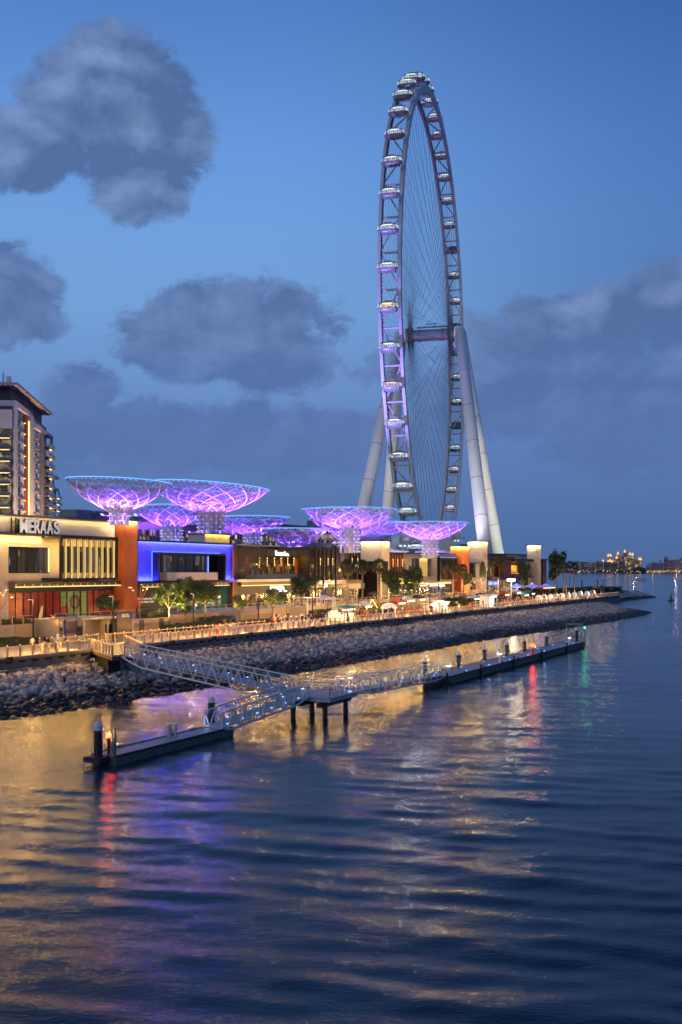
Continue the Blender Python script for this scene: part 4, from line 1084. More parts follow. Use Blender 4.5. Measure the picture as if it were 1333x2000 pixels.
# posters behind the shopfront
gz0 = TZ + .05; gz1 = ZP(40, 1158, TA)
PB('fascia', M['black'], A, w0, sR, TA + .2, TA + .5, gz1 + .03, zG)
n = 15
col = ['poster_o', 'poster_o', 'poster_r', 'poster_r', 'poster_r', 'poster_r', 'poster_r', 'poster_g', 'poster_g', 'poster_g', 'poster_g', 'poster_r', 'poster_r', 'poster_r', 'poster_r']
for i in range(n):
    a = w0 + (sR - w0) * i / n; b = w0 + (sR - w0) * (i + 1) / n; zm = gz0 + (gz1 - gz0) * .78
    PB('pane', M[col[i]], A, a + .03, b - .03, TA + .42, TA + .45, gz0, zm - .03); PB('pane', M['poster_g' if 6 < i < 11 else col[i]], A, a + .03, b - .03, TA + .42, TA + .45, zm + .03, gz1)
for i in range(n + 1):
    a = w0 + (sR - w0) * i / n; PB('mullion', M['black'], A, a - .05 if i != 10 else a - .11, a + .05, TA + .30, TA + .44, gz0, gz1)
for i in range(n): a = w0 + (sR - w0) * i / n; PB('transom', M['black'], A, a + .05, a + (sR - w0) / n - .05, TA + .31, TA + .43, zm - .035, zm + .035)
# round dark poster motif
hd = MB(); c0 = (w0 + (sR - w0) * 9.2 / 15, gz0 + (gz1 - gz0) * .58)
pts = [(c0[0] + 1.15 * math.cos(w) * (1 + .08 * math.sin(7 * w)), c0[1] + 1.15 * math.sin(w) * (1 + .06 * math.cos(9 * w))) for w in np.linspace(0, 6.28, 30)[:-1]]
hd.add([(-(TA + .405), a, b) for a, b in pts] + [(-(TA + .415), a, b) for a, b in pts], [tuple(range(29))] + [(i, (i + 1) % 29, 29 + (i + 1) % 29, 29 + i) for i in range(29)])
part('poster_motif', hd, mat('dark_poster_print', (.03, .03, .03), .3, var=.6, vscale=1.6), A)
fc = MB(); pts = [(c0[0] - .1 + .55 * math.cos(w), c0[1] - .1 + .72 * math.sin(w)) for w in np.linspace(0, 6.28, 20)[:-1]]
fc.add([(-(TA + .398), a, b) for a, b in pts], [tuple(range(19))]); part('poster_motif', fc, mat('grey_poster_print', (.12, .11, .09), .3, var=.5, vscale=2), A)
rb_ = MB(); pts = [(c0[0] - 3.3, gz0 + .1), (c0[0] - 1.4, gz0 + .1), (c0[0] - 1.5, gz0 + 1.5), (c0[0] - 1.9, gz0 + 2.2), (c0[0] - 2.2, gz0 + 1.6), (c0[0] - 2.9, gz0 + 1.7), (c0[0] - 3.4, gz0 + 1.0)]
rb_.add([(-(TA + .40), a, b) for a, b in pts], [tuple(range(7))]); part('poster_motif', rb_, M['poster_r'], A)
# framed bay with paired gold fins
fr = 102.4; b0, b1 = S(120, fr), S(231, fr); zt, zb = ZP(120, 1046, fr), ZP(120, 1133, fr)
for nm, a, b, c, e in (('frame', b0, b1, zt - .28, zt), ('frame', b0, b1, zb, zb + .28), ('frame', b0, b0 + .3, zb + .281, zt - .281), ('frame', b1 - .3, b1, zb + .281, zt - .281)):
    PB('bay_frame', M['black'], A, a, b, fr, (TA + .2) if b - a > 2 else fr + .4, c, e)
for i in range(9):
    a = b0 + 1.1 + (b1 - b0 - 1.9) * i / 8
    for k in (-.13, .13):
        PB('fin', M['bronze'], A, a + k - .035, a + k + .035, fr + .15, fr + .45, zb + .29, zt - .29)
        PB('fin_light', M['led_g'], A, a + k - .03, a + k + .03, fr + .12, fr + .148, zb + .4, zt - .5)
    PB('floor_lamp', M['lamp_w'], A, a - .1, a + .1, fr + .25, fr + .4, zb + .29, zb + .36)
wash(b0 + .5, b1 - .5, fr + 1.0, zt - .4, 700, GOLD, 1.2)
area('bay_uplight', b0 + .5, b1 - .5, fr + .6, fr + 1.6, zb + .35, 500, GOLD, (R(180), 0, 0))
wash(sL, sR - 1, TA - .68, zTop - .05, 520, (1, .66, .24), .3)
wash(sL, f0, TA - .68, zB0 - .32, 1900, (1, .62, .20), .3)
area('shop_light', w0, sR, TA - 1.1, TA - .5, zG - .03, 90, WARM)
# letters
sign = thing('company_sign', 'big white MERAAS letters on a dark frame above the stone parapet', 'sign', (-104, 98, zB0))
l0, l1 = S(35, TA - .6), S(113, TA - .6); zl = zB0 + .05
chs = 'MERAAS'; ws = [1.35, .95, 1.05, 1.12, 1.12, 1.0]; tot = sum(ws) + .12 * 5; a = l0; k = (l1 - l0) / tot
zlh = ZP(35, 1011, TA - .6) - zl
for c_, w_ in zip(chs, ws):
    text3d(sign, 'letter', c_, a, a + w_ * k, zl, zlh * .93, TA - .95, M['sign_d'], .05, bold=.022)
    text3d(sign, 'letter_back', c_, a - .13, a + w_ * k - .08, zl, zlh * .95, TA - .70, M['black'], .16, bold=.022)
    for dz in (.06, .5, .94): PB('frame_bar', M['black'], sign, a - .05, a + w_ * k + .1, TA + -.30, TA - .24, zl + zlh * dz - .04, zl + zlh * dz + .04)
    PB('frame_bar', M['black'], sign, a - .04, a + .05, TA - .36, TA - .16, zl, zl + zlh); a += (w_ + .12) * k
PB('frame_bar', M['black'], sign, l0 - .9, l0 - .8, TA - .36, TA - .16, zl, zl + zlh)
for dz in (.06, .35, .65, .95): PB('frame_bar', M['black'], sign, l0 - .9, l0, TA - .33, TA - .27, zl + zlh * dz - .03, zl + zlh * dz + .03)

def corten_tower(label, pxc, px1, pt, t0, depth, mt, cap=True, base=TZ, wpow=900, seam=True, wcol=(1, .62, .22)):
    s0, s1 = S(pxc, t0), S(px1, t0); zt_ = Z(pt, s0, t0)
    th = thing('tower_block', label, 'tower', (-(t0 + depth / 2), (s0 + s1) / 2, base))
    PB('core', mt, th, s0 + .06, s1, t0 + .06, t0 + depth, base, zt_)
    zz = base; ph = 2.6; k = 0
    while zz < zt_ - .1:
        ze = min(zz + ph, zt_ - .02)
        PB('steel_panel', mt, th, s0 + .075, s1 - .02, t0, t0 + .06, zz + .012, ze - .012)
        PB('steel_panel', mt, th, s0, s0 + .06, t0 + .02, t0 + depth - .02, zz + .012, ze - .012); zz = ze
    if cap: PB('cap', M['roof'], th, s0 - .35, s1 + .3, t0 - .35, t0 + depth + .3, zt_ + .002, zt_ + .16)
    wash(s0, s1, t0 - .30, zt_ - .03, wpow, wcol, .22)
    area('wall_wash_light', s0 - .30, s0 - .08, t0, t0 + depth, zt_ - .03, wpow, wcol)
    return th, s0, s1, zt_
tb, s0, s1, zt_ = corten_tower('rust orange steel tower beside the MERAAS building carrying a lattice canopy', 244, 269, 1017, 104.0, 3.6, M['corten'], wpow=520, wcol=(1, .70, .35))
for i in range(16): PB('louvre', M['black'], tb, s1 + .05, s1 + 1.1, 106.2, 106.5, ZP(258, 1075 + i * 7.2, 106), ZP(258, 1075 + i * 7.2 + 3.4, 106))
point('tower_base_light', (-103.2, s0 - 1.0, TZ + .6), 60, ORG, .12)

# ---- B: building washed in blue light
Bd = thing('blue_building', 'building with blue glowing upper wall framing a dark window and pale planter box', 'building', (-112, 135, TZ))
TB = 107.0
s0, s1 = S(270, TB), S(457, TB); z1 = ZP(270, 1057, TB); z0 = ZP(270, 1135, TB); i0, i1 = S(297, TB), S(430, TB); zi = ZP(297, 1078, TB)
PB('wall', M['bluelit_wall'], Bd, s0, i0, TB, TB + .5, z0, z1); PB('wall', M['bluelit_wall'], Bd, i1, s1 - .25, TB, TB + .5, z0, z1); PB('wall', M['bluelit_wall'], Bd, i0, i1, TB, TB + .5, zi, z1)
PB('core', M['dark'], Bd, s0, s1, TB + 2.6, TB + 20, TZ, z1 - .3)
PB('parapet_cap', M['black'], Bd, s0 - .1, s1 + .1, TB - .55, TB + 20, z1 + .002, z1 + .3)
PB('soffit', M['dark'], Bd, s0, s1, TB - .02, TB + 2.6, z0 - .3, z0 - .002)
for nm, a, b, c, e in (('f', i0, i1, zi - .35, zi - .004), ('f', i0, i0 + .35, z0, zi - .352), ('f', i1 - .35, i1, z0, zi - .352)): PB('window_frame', M['black'], Bd, a, b, TB - 1.4, TB + .48, c, e)
for (a, b, t_, c, e) in ((s0, s1, TB - .02, z1 - .12, z1 - .04), (s1 - .3, s1 - .2, TB - .1, z0, z1), (i0, i1, TB - .06, zi + .02, zi + .09), (i0 - .09, i0 - .03, TB - .06, z0, zi), (i1 + .03, i1 + .09, TB - .06, z0, zi), (i1 + .1, s1 - .3, TB - .04, z0 + .02, z0 + .08), (s0, i0 - .1, TB - .04, z0 + .02, z0 + .08)):
    PB('blue_led', M['led_b'], Bd, a, b, t_ - .05, t_, c, e)
BL = (.035, .04, 1)
wash(s0, s1 - .4, TB - .45, z1 - .02, 6500, BL, .3)
area('blue_wash', s0, i0 - .1, TB - .5, TB - .15, z0 + .1, 1500, BL, (R(180), 0, 0)); area('blue_wash', i1 + .1, s1 - .3, TB - .5, TB - .15, z0 + .1, 1500, BL, (R(180), 0, 0))
area('blue_wash', i0, i1, TB - .5, TB - .15, zi + .12, 2000, BL, (R(180), 0, 0))
glazing(Bd, M['gal_win'], i0 + .4, i1 - .4, z0 + .1, zi - .4, TB + 2.2, 8, 1)
PB('blue_led', M['led_b'], Bd, S(407, TB + 2), S(407.8, TB + 2), TB + 2.0, TB + 2.1, z0 + 1, zi - .5)
p0, p1 = S(327, TB - 1.6), S(426, TB - 1.6)
PB('planter', M['stone'], Bd, p0, p1, TB - 1.6, TB + 1.2, z0 + .05, ZP(327, 1118, TB - 1.6))
g0, g1 = S(270, TB), S(440, TB)
PB('canopy', M['bronze'], Bd, g0, g1, TB - 1.0, TB + .6, z0 - .95, z0 - .32)
PB('light_strip', M['led_g'], Bd, g0, g1, TB - 1.03, TB - .9, z0 - 1.06, z0 - .955)
for i in range(20): a = g0 + (g1 - g0) * i / 20; PB('canopy_rib', M['led_g'], Bd, a, a + .05, TB - 1.03, TB - 1.003, z0 - .9, z0 - .55)
PB('lower_wall', M['dark'], Bd, s0, S(348, TB), TB + .5, TB + 2.59, TZ, z0 - .31)
glazing(Bd, M['glass_t'], S(350, TB), S(452, TB), TZ + .05, z0 - 1.2, TB + .8, 9, 2)
PB('lintel', M['black'], Bd, S(350, TB), S(452, TB), TB + .8, TB + 2.59, z0 - 1.15, z0 - .31)
PB('brown_pier', M['corten_d'], Bd, S(455, TB - .4), S(463.5, TB - .4), TB - .4, TB + 4, TZ, z1 - .05)
PB('brown_pier', M['corten'], Bd, S(455.2, TB - .45), S(457.6, TB - .45), TB - .45, TB - .41, TZ + .1, z1 - 1)
text3d(Bd, 'wall_text', 'Where urban buzz', S(274, TB), S(303, TB), ZP(274, 1172, TB), .42, TB + .46, M['sign_d'], .02, bold=.01)
text3d(Bd, 'wall_text', 'meets island calm', S(274, TB), S(305, TB), ZP(274, 1178, TB), .42, TB + .46, M['sign_d'], .02, bold=.01)
point('wall_lamp_light', (-(TB - .6), S(448, TB), ZP(448, 1165, TB)), 30, WARM, .1)
area('teal_wash', S(352, TB), S(430, TB), TB - .8, TB - .3, z0 - 1.1, 160, (.5, .95, 1))
yb = thing('roof_box', 'small gold glowing box on the roof behind the blue building', 'roof box', (-112, S(425, 112), 17))
ty = 112; ya, yb1 = S(401, ty), S(449, ty); yz1, yz0 = ZP(401, 1043, ty), ZP(401, 1060, ty)
nb = 6
for i in range(nb): a = ya + (yb1 - ya) * i / nb; PB('panel', M['yellowpanel'], yb, a + .03, a + (yb1 - ya) / nb - .03, ty, ty + .1, yz0 - 1, yz1)
PB('core', M['stone'], yb, ya, yb1, ty + .12, ty + 4, yz0 - 2, yz1 - .05); PB('cap', M['roof'], yb, ya - .3, yb1 + .3, ty - .4, ty + 4.2, yz1 + .01, yz1 + .15)
wash(ya, yb1, ty - .3, yz1 - .02, 260, GOLD, .25)

# ---- generic sconce (up and down light on a pier)
def sconce(th, px, py, t, ln=.9, power=14):
    s, z = sz(px, py, t); PB('wall_lamp', M['led_w'], th, s - .05, s + .05, t - .12, t - .02, z - .05, z + .14)
    PB('wall_lamp', M['led_g'], th, s - .035, s + .035, t - .1, t - .02, z - ln - .1, z - .2)
    if power: point('sconce_light', (-(t - .25), s, z + .25), power, GOLD, .06)
# ---- C: dark restaurant with two terraces
C_ = thing('restaurant_building', 'black clad restaurant with lit open upper terrace and a script sign', 'building', (-112, 175, TZ))
TC = 107.0
s0, s1 = S(464, TC), S(604, TC); zr = ZP(464, 1064, TC); zf = ZP(464, 1132, TC)
PB('core', M['dark'], C_, s0, s1, TC + 4.0, TC + 22, TZ, zr - .3)
PB('roof_edge', M['grey'], C_, s0, S(545, TC), TC - .3, TC + 22, zr - .1, zr + .15)
PB('roof_edge', M['black'], C_, S(545, TC) + .01, s1, TC - .3, TC + 22, zr - .5, zr - .05)
PB('header', M['dark'], C_, s0, s1, TC, TC + .4, ZP(464, 1080, TC), zr - .51)
PB('header', M['dark'], C_, S(520, TC), S(583, TC), TC - .04, TC - .005, ZP(520, 1086, TC), zr - .6)
PB('upper_floor', M['plaster'], C_, S(464, TC - 1.8), S(596, TC - 1.8), TC - 1.8, TC + 4, zf - .45, zf)
PB('pier', M['dark'], C_, s0 - .3, s0 + .4, TC, TC + 4, TZ, zr - .51); PB('pier', M['dark'], C_, s1 - .5, s1, TC, TC + 4, TZ, zr - .51)
for i in range(22): PB('slat', M['dark_slat'], C_, s0 + .4, S(508, TC), TC - .08, TC - .02, zf + .25 + i * .32, zf + .25 + i * .32 + .14)
PB('back_wall', M['restaurant'], C_, s0, s1, TC + 3.8, TC + 3.98, zf, zf + 3.2)
for px in (480, 548, 577): PB('copper_panel', M['corten'], C_, S(px, TC + 2.5), S(px + 5.5, TC + 2.5), TC + 2.5, TC + 2.7, zf + .02, zf + 4.6)
point('terrace_light', (-(TC + 1.6), S(541, TC + 1.6), zf + 2.6), 120, ORG, .1); point('terrace_light', (-(TC + 1.6), S(480, TC + 1.6), zf + 1.6), 70, ORG, .1); point('terrace_light', (-(TC + 1.6), S(581, TC + 1.6), zf + 4.2), 110, ORG, .1)
for px in (507, 522, 536, 549, 562, 574): PB('column', M['black'], C_, S(px, TC + .5) - .1, S(px, TC + .5) + .1, TC + .3, TC + .5, zf, zr - .6); sconce(C_, px, 1091, TC + .28, 1.5, 16)
for px in (502, 537, 564): s, z = sz(px, 1104, TC + 1.2); part('pendant_lamp', MB().lathe([(0, 0), (.16, .05), (.16, .2), (0, .3)], (-(TC + 1.2), s, z), 10), M['led_w'], C_)
simple_glass = M['glass_bal']
for i in range(12):
    a = s0 + .3 + (S(595, TC - 1.7) - s0 - .4) * i / 12; e = a + (S(595, TC - 1.7) - s0 - .4) / 12
    PB('balustrade_pane', simple_glass, C_, a + .04, e - .04, TC - 1.72, TC - 1.69, zf + .03, zf + 1.05)
PB('canopy', M['bronze'], C_, S(472, TC - .6), S(576, TC - .6), TC - .6, TC + .2, zf - 1.25, zf - .47); PB('light_strip', M['led_g'], C_, S(472, TC - .62), S(576, TC - .62), TC - .66, TC - .61, zf - 1.28, zf - 1.12)
PB('lower_wall', M['dark'], C_, s0 + .45, S(475, TC), TC + .3, TC + 4, TZ, zf - .46); PB('lower_fascia', M['dark'], C_, s0 + .5, s1 - .5, TC + .2, TC + .6, ZP(500, 1160, TC), zf - .46)
glazing(C_, M['restaurant'], S(476, TC), S(565, TC), TZ + .05, ZP(500, 1160, TC) - .05, TC + .7, 10, 2)
glazing(C_, M['shop'], S(566, TC), s1 - .55, TZ + .05, ZP(500, 1160, TC) - .05, TC + .7, 4, 2)
text3d(C_, 'sign_text', 'Bosanti', S(537, TC), S(556.5, TC), ZP(537, 1084.5, TC), 1.0, TC - .12, M['sign_w'], .04, bold=.02)
text3d(C_, 'sign_text', '&Co.', S(557.5, TC), S(564, TC), ZP(557, 1085.5, TC), .62, TC - .12, M['sign_w'], .04, bold=.02)
text3d(C_, 'sign_text', 'Bosanti', S(529, TC), S(549, TC), ZP(529, 1152, TC), 1.1, TC + .12, M['sign_w'], .05, bold=.03)
text3d(C_, 'sign_text', '&Co.', S(549.5, TC), S(557, TC), ZP(549, 1152, TC), .9, TC + .12, M['sign_w'], .05, bold=.03)
text3d(C_, 'sign_text', 'ristorante', S(547, TC), S(562, TC), ZP(547, 1156.5, TC), .42, TC + .12, M['sign_w'], .05, bold=.03)
point('sign_light', (-(TC - .5), S(545, TC), ZP(545, 1150, TC)), 60, WARM, .2)
for i in range(6): PB('terrace_table', M['fabric_w'], C_, S(480 + i * 18, TC + .2), S(480 + i * 18, TC + .2) + .9, TC - .8, TC - .1, zf + .68, zf + .74)

# ---- D: dark building behind black frames, two shops below
D_ = thing('framed_building', 'dark building behind tall black steel frames with two white shop signs', 'building', (-112, 205, TZ))
TD_ = 107.0
s0, s1 = S(604.5, TD_), S(704, TD_); zr = ZP(604.5, 1071, TD_); zf = ZP(604.5, 1134, TD_)
PB('core', M['dark'], D_, s0, s1, TD_ + 3.2, TD_ + 22, TZ, zr)
PB('blue_roof_volume', M['grey'], D_, S(598, 116), S(648, 116), 116, 124, zr, ZP(598, 1066, 116) + .9)
PB('roof_edge', M['black'], D_, s0, s1, TD_ - .2, TD_ + 22, zr + .002, zr + .35)
for px in (605, 617.5, 633, 657): PB('frame_post', M['black'], D_, S(px, TD_ - 2.5), S(px, TD_ - 2.5) + .34, TD_ - 2.5, TD_ - 2.15, TZ, ZP(px, 1068, TD_ - 2.5))
for py in (1069, 1075): PB('frame_beam', M['black'], D_, S(603, TD_ - 2.5), S(690, TD_ - 2.5), TD_ - 2.46, TD_ - 2.2, ZP(603, py + .8, TD_ - 2.5), ZP(603, py, TD_ - 2.5))
PB('upper_wall', M['restaurant'], D_, s0, s1, TD_ + 2.9, TD_ + 3.18, zf + .02, zf + 3.6)
PB('upper_wall', M['dark'], D_, s0, s1, TD_ + 2.9, TD_ + 3.18, zf + 3.62, zr)
PB('upper_floor', M['plaster'], D_, S(617, TD_), S(672, TD_), TD_ - .6, TD_ + 3, zf - .85, zf)
PB('upper_floor', M['dark'], D_, S(672, TD_) + .01, s1, TD_ - .6, TD_ + 3, zf - .85, zf)
for px in (626, 631, 641, 650, 688, 699): PB('pier', M['dark'], D_, S(px, TD_ + 1) - .3, S(px, TD_ + 1) + .3, TD_ + 1, TD_ + 1.5, zf, zr); sconce(D_, px, 1092, TD_ + .98, 1.3, 14)
for i in range(20): PB('slat', M['corten_d'], D_, S(659, TD_), S(666, TD_), TD_ - .1, TD_ - .02, zf + .2 + i * .42, zf + .2 + i * .42 + .2)
PB('mesh_screen', mat('teal_screen', (.08, .12, .16), .4, emit=(.1, .16, .25), es=.25, var=.6, vscale=2), D_, S(666, TD_), S(673, TD_), TD_ - .06, TD_ - .02, zf + 4.2, zr - .8)
for px in (663, 696): s, z = sz(px, 1116 if px == 663 else 1108, TD_ + .5); part('lantern', MB().lathe([(0, 0), (.35, .1), (.35, .5), (0, .7)], (-(TD_ + .3), s, z), 10), M['led_w'], D_); point('terrace_light', (-(TD_ - .1), s, z + .9), 90, ORG, .2)
PB('canopy', M['bronze'], D_, s0, s1, TD_ - .3, TD_ + .5, zf - 1.6, zf - .86)
glazing(D_, M['shop'], s0 + .3, S(640, TD_), TZ + .05, ZP(620, 1152, TD_), TD_ + .8, 6, 2)
glazing(D_, M['shop'], S(655, TD_), S(672, TD_), TZ + .05, ZP(655, 1150, TD_), TD_ + .5, 4, 2)
glazing(D_, M['shop'], S(684, TD_), S(703, TD_), TZ + .05, ZP(684, 1152, TD_), TD_ + .5, 5, 2)
PB('shop_pier', M['wall_beige'], D_, S(673, TD_), S(682, TD_), TD_ + .3, TD_ + 2.5, TZ, zf - 1.61); PB('shop_pier', M['dark'], D_, S(641, TD_), S(654, TD_), TD_ + .4, TD_ + 2.5, TZ, zf - 1.61)
PB('shop_fascia', M['navy'], D_, S(682, TD_), S(712, TD_), TD_ - .05, TD_ + .3, ZP(682, 1150, TD_), ZP(682, 1140, TD_)); PB('shop_fascia', M['black'], D_, S(653, TD_), S(678, TD_), TD_ - .05, TD_ + .29, ZP(653, 1150, TD_), ZP(653, 1140, TD_))
text3d(D_, 'sign_text', 'L’Alila', S(655, TD_), S(676, TD_), ZP(655, 1145, TD_), .8, TD_ - .12, M['sign_w'], .04, bold=.02)
text3d(D_, 'sign_text', 'caffè CO', S(691, TD_), S(705, TD_), ZP(691, 1145, TD_), .75, TD_ - .12, M['sign_w'], .04, bold=.02)
s, z = sz(636, 1146, TD_ - 2.4); part('flood_lamp', MB().lathe([(0, 0), (.32, .05), (.36, .5), (0, .7)], (-(TD_ - 2.5), s, z), 12), M['lamp_w'], D_); point('flood_light', (-(TD_ - 3), s, z), 420, (1, .72, .35), .25)

# ---- pale lit towers
def pale_tower(label, px0, px1, pxc, pt, t0, depth, base=TZ, power=1500, panel=M['stone']):
    """px0..pxc end face, pxc..px1 sea face"""
    s0, s1 = S(pxc, t0), S(px1, t0); z1 = Z(pt, s0, t0)
    th = thing('lit_tower', label, 'tower', (-(t0 + depth / 2), (s0 + s1) / 2, base))
    PB('core', M['plaster'], th, s0 + .06, s1, t0 + .06, t0 + depth, base, z1)
    clad(th, M['stone'], s0 + .065, s1, base, z1 - .02, t0 + .06, 3.0, 1.0); clad_end(th, M['stone'], t0 + .0, t0 + depth, base, z1 - .02, s0 + .06, 3.0, 1.0)
    PB('cap', M['black'], th, s0 - .6, s1 + .4, t0 - .6, t0 + depth + .4, z1 + .002, z1 + .28)
    wash(s0, s1, t0 - .5, z1 - .03, power * .17, (1, .62, .20), .3)
    area('wall_wash_light', s0 - .5, s0 - .15, t0, t0 + depth, z1 - .03, power * .22, (1, .64, .22))
    return th, s0, s1, z1
def end_depth(px0, pxc, t0):
    # depth of the end face seen between px0 (back corner) and pxc (front corner)
    s = S(pxc, t0); lo, hi = .5, 30.0
    for _ in range(40):
        m_ = (lo + hi) / 2; X = -CY * (t0 + m_) + SY * s; D = CY * s + SY * (t0 + m_)
        if 666.5 + X / D * F > px0: lo = m_
        else: hi = m_
    return m_
TP = 105.0
p1, ps0, ps1, pz = pale_tower('square cream lit tower left of the bamboo fronted restaurant', 705, 761, 745, 1057, TP, end_depth(705, 745, TP), power=2000)
PB('dark_door', M['black'], p1, ps0 - .12, ps0 - .08, TP + 1.0, TP + 6.5, TZ, Z(1096, ps0, TP)); PB('dark_door', M['black'], p1, ps0 + .5, ps1 - .8, TP - .1, TP - .06, TZ, Z(1096, ps0, TP))
# ---- E
E_ = thing('bamboo_restaurant', 'upper terrace restaurant with vertical brown slats right of the cream tower', 'building', (-112, 235, TZ))
TE = 107.0; s0, s1 = S(762, TE), S(791, TE); zr = ZP(762, 1081, TE); zf = ZP(762, 1130, TE)
PB('core', M['corten_d'], E_, s0, s1, TE + 2.5, TE + 20, TZ, zr); PB('roof_edge', M['black'], E_, s0, s1, TE - .3, TE + 20, zr + .002, zr + .3)
PB('upper_floor', M['plaster'], E_, s0, s1, TE - .8, TE + 2.5, zf - .8, zf)
for i in range(17): a = s0 + (s1 - s0) * i / 17; PB('slat', M['corten'] if i % 3 == 0 else M['corten_d'], E_, a, a + .18, TE - .1, TE + .1, zf, zr)
PB('back_wall', M['restaurant'], E_, s0, s1, TE + 2.2, TE + 2.48, zf + .02, zf + 3)
for px in (768, 777, 786): sconce(E_, px, 1094, TE - .15, 1.6, 14)
glazing(E_, M['shop_b'], s0 + .1, s1, TZ + .05, zf - 1.5, TE + .6, 6, 2); PB('canopy', M['bronze'], E_, s0, s1, TE - .6, TE + .5, zf - 1.3, zf - .82); PB('light_strip', M['led_g'], E_, s0, s1, TE - .64, TE - .61, zf - 1.3, zf - 1.15)
# ---- F
F_ = thing('grey_stone_building', 'grey stone upper storey with a gold panel between windows and a white sign', 'building', (-112, 250, TZ))
TF = 106.2; s0, s1 = S(792, TF), S(854, TF); zr = ZP(792, 1081, TF); zf = ZP(792, 1136, TF); zw1 = ZP(792, 1090, TF); zw0 = ZP(792, 1126, TF)
PB('core', M['grey'], F_, s0, s1, TF + .6, TF + 20, TZ, zr - .02)
hs = [(S(805, TF), S(821, TF)), (S(821.5, TF), S(836, TF)), (S(836.5, TF), S(844, TF))]
for (a, b, c, e) in ((s0, hs[0][0], zf, zr), (hs[0][0], hs[2][1], zw1, zr), (hs[0][0], hs[2][1], zf, zw0), (hs[2][1], s1, zf, zr)): PB('wall', M['conc'], F_, a, b, TF, TF + .58, c, e)
clad(F_, M['conc'], s0, s1, zf, zr, TF, 3.0, 1.2, holes=((hs[0][0], hs[2][1], zw0, zw1),))
glazing(F_, M['gal_win'], hs[0][0], hs[0][1], zw0, zw1, TF + .4, 3, 1); glazing(F_, M['gal_win'], hs[2][0], hs[2][1], zw0, zw1, TF + .4, 2, 1)
PB('gold_panel', M['yellowpanel'], F_, hs[1][0], hs[1][1], TF + .1, TF + .3, zw0, zw1); wash(hs[1][0], hs[1][1], TF - .2, zw1 - .02, 120, GOLD, .25)
PB('roof_edge', M['black'], F_, s0, s1, TF - .2, TF + 20, zr + .002, zr + .25)
text3d(F_, 'sign_text', 'Bluewaters', S(826, TF), S(849, TF), ZP(826, 1086.5, TF), 1.1, TF - .2, M['sign_w'], .05, bold=.03)
PB('canopy', M['bronze'], F_, s0, S(876, TF), TF - .9, TF + .5, zf - .75, zf - .05); PB('light_strip', M['led_g'], F_, s0, S(876, TF), TF - .94, TF - .91, zf - .75, zf - .55)
glazing(F_, M['shop_b'], s0 + .1, s1, TZ + .05, zf - 1.8, TF + .45, 9, 2); PB('fascia', M['black'], F_, s0, s1, TF + .3, TF + .58, zf - 1.75, zf - .76)
for px in (823, 843): PB('sign_strip', M['sign_w'], F_, S(px, TF), S(px + 13, TF), TF + .2, TF + .28, zf - 1.35, zf - 1.05)
# ---- G dark framed volume
G_ = thing('dark_framed_building', 'dark upper storey framed in black with violet lit roof left of the orange tower', 'building', (-112, 275, TZ))
TG = 106.5; s0, s1 = S(854.6, TG), S(892, TG); zr = ZP(854.6, 1081, TG); zf = ZP(854.6, 1132, TG)
PB('core', M['dark'], G_, s0, s1, TG + 2, TG + 20, TZ, zr - .02); PB('roof_band', M['bluelit_wall'], G_, s0, s1, TG - .1, TG + .3, ZP(854.6, 1087, TG), zr); PB('roof_edge', M['black'], G_, s0, s1, TG - .3, TG + 20, zr + .002, zr + .22)
for (a, b, c, e) in ((s0, s1, ZP(854.6, 1088.5, TG) - .5, ZP(854.6, 1088.5, TG)), (s0, s0 + .5, zf, ZP(854.6, 1088.5, TG) - .51), (s1 - .5, s1, zf, ZP(854.6, 1088.5, TG) - .51)): PB('frame', M['black'], G_, a, b, TG - .8, TG + .2, c, e)
PB('back_wall', M['restaurant'], G_, s0 + .5, s1 - .5, TG + 1.7, TG + 1.98, zf + .02, zf + 4)
for i in range(11): a = s0 + .7 + (s1 - s0 - 1.4) * i / 11; PB('slat', M['dark_slat'], G_, a, a + .16, TG - .3, TG - .1, zf, zf + 6.4)
for i in range(9): a = s0 + .9 + i * .9 * (s1 - s0) / 9; PB('ceiling_light', M['led_ice'], G_, a, a + .35, TG - .6, TG - .5, zf + 6.3, zf + 6.45)
PB('upper_floor', M['dark'], G_, s0, s1, TG - .8, TG + 2, zf - .7, zf - .01); glazing(G_, M['shop_b'], s0, s1, TZ + .05, zf - .75, TG + .5, 6, 2)
vp = thing('violet_parapet', 'violet lit parapet strip on the roof left of the orange tower', 'parapet', (-112, 275, 17))
PB('wall', M['plaster'], vp, S(852, 112), S(884, 112), 112, 112.4, zr - .5, ZP(852, 1073.5, 112)); point('violet_light', (-110.6, S(862, 110.6), zr + .9), 420, (.6, .12, 1), .3)
ot, os0, os1, oz = corten_tower('bright orange glowing steel tower left of a pale tower', 902, 917, 1068, 104.5, end_depth(881, 902, 104.5), M['corten'], wpow=1500, wcol=(1, .60, .16))
p2, qs0, qs1, qz = pale_tower('tall pale tower with a lit top right of the orange tower', 914, 952.5, 942, 1058, 104.5, end_depth(914, 942, 104.5), power=2600)
ds = qs0; PB('canopy_slab', M['black'], p2, ds - 1.4, ds - .1, 104.0, 104.5 + end_depth(914, 942, 104.5), Z(1100.5, ds, 104.5), Z(1099.3, ds, 104.5))
PB('dark_window', M['gal_win'], p2, ds - .16, ds - .12, 106.5, 104.3 + end_depth(914, 942, 104.5), Z(1128, ds, 104.5), Z(1101, ds, 104.5)); PB('dark_window', M['shop'], p2, ds - .16, ds - .12, 106.5, 104.3 + end_depth(914, 942, 104.5), TZ + .1, Z(1136, ds, 104.5))
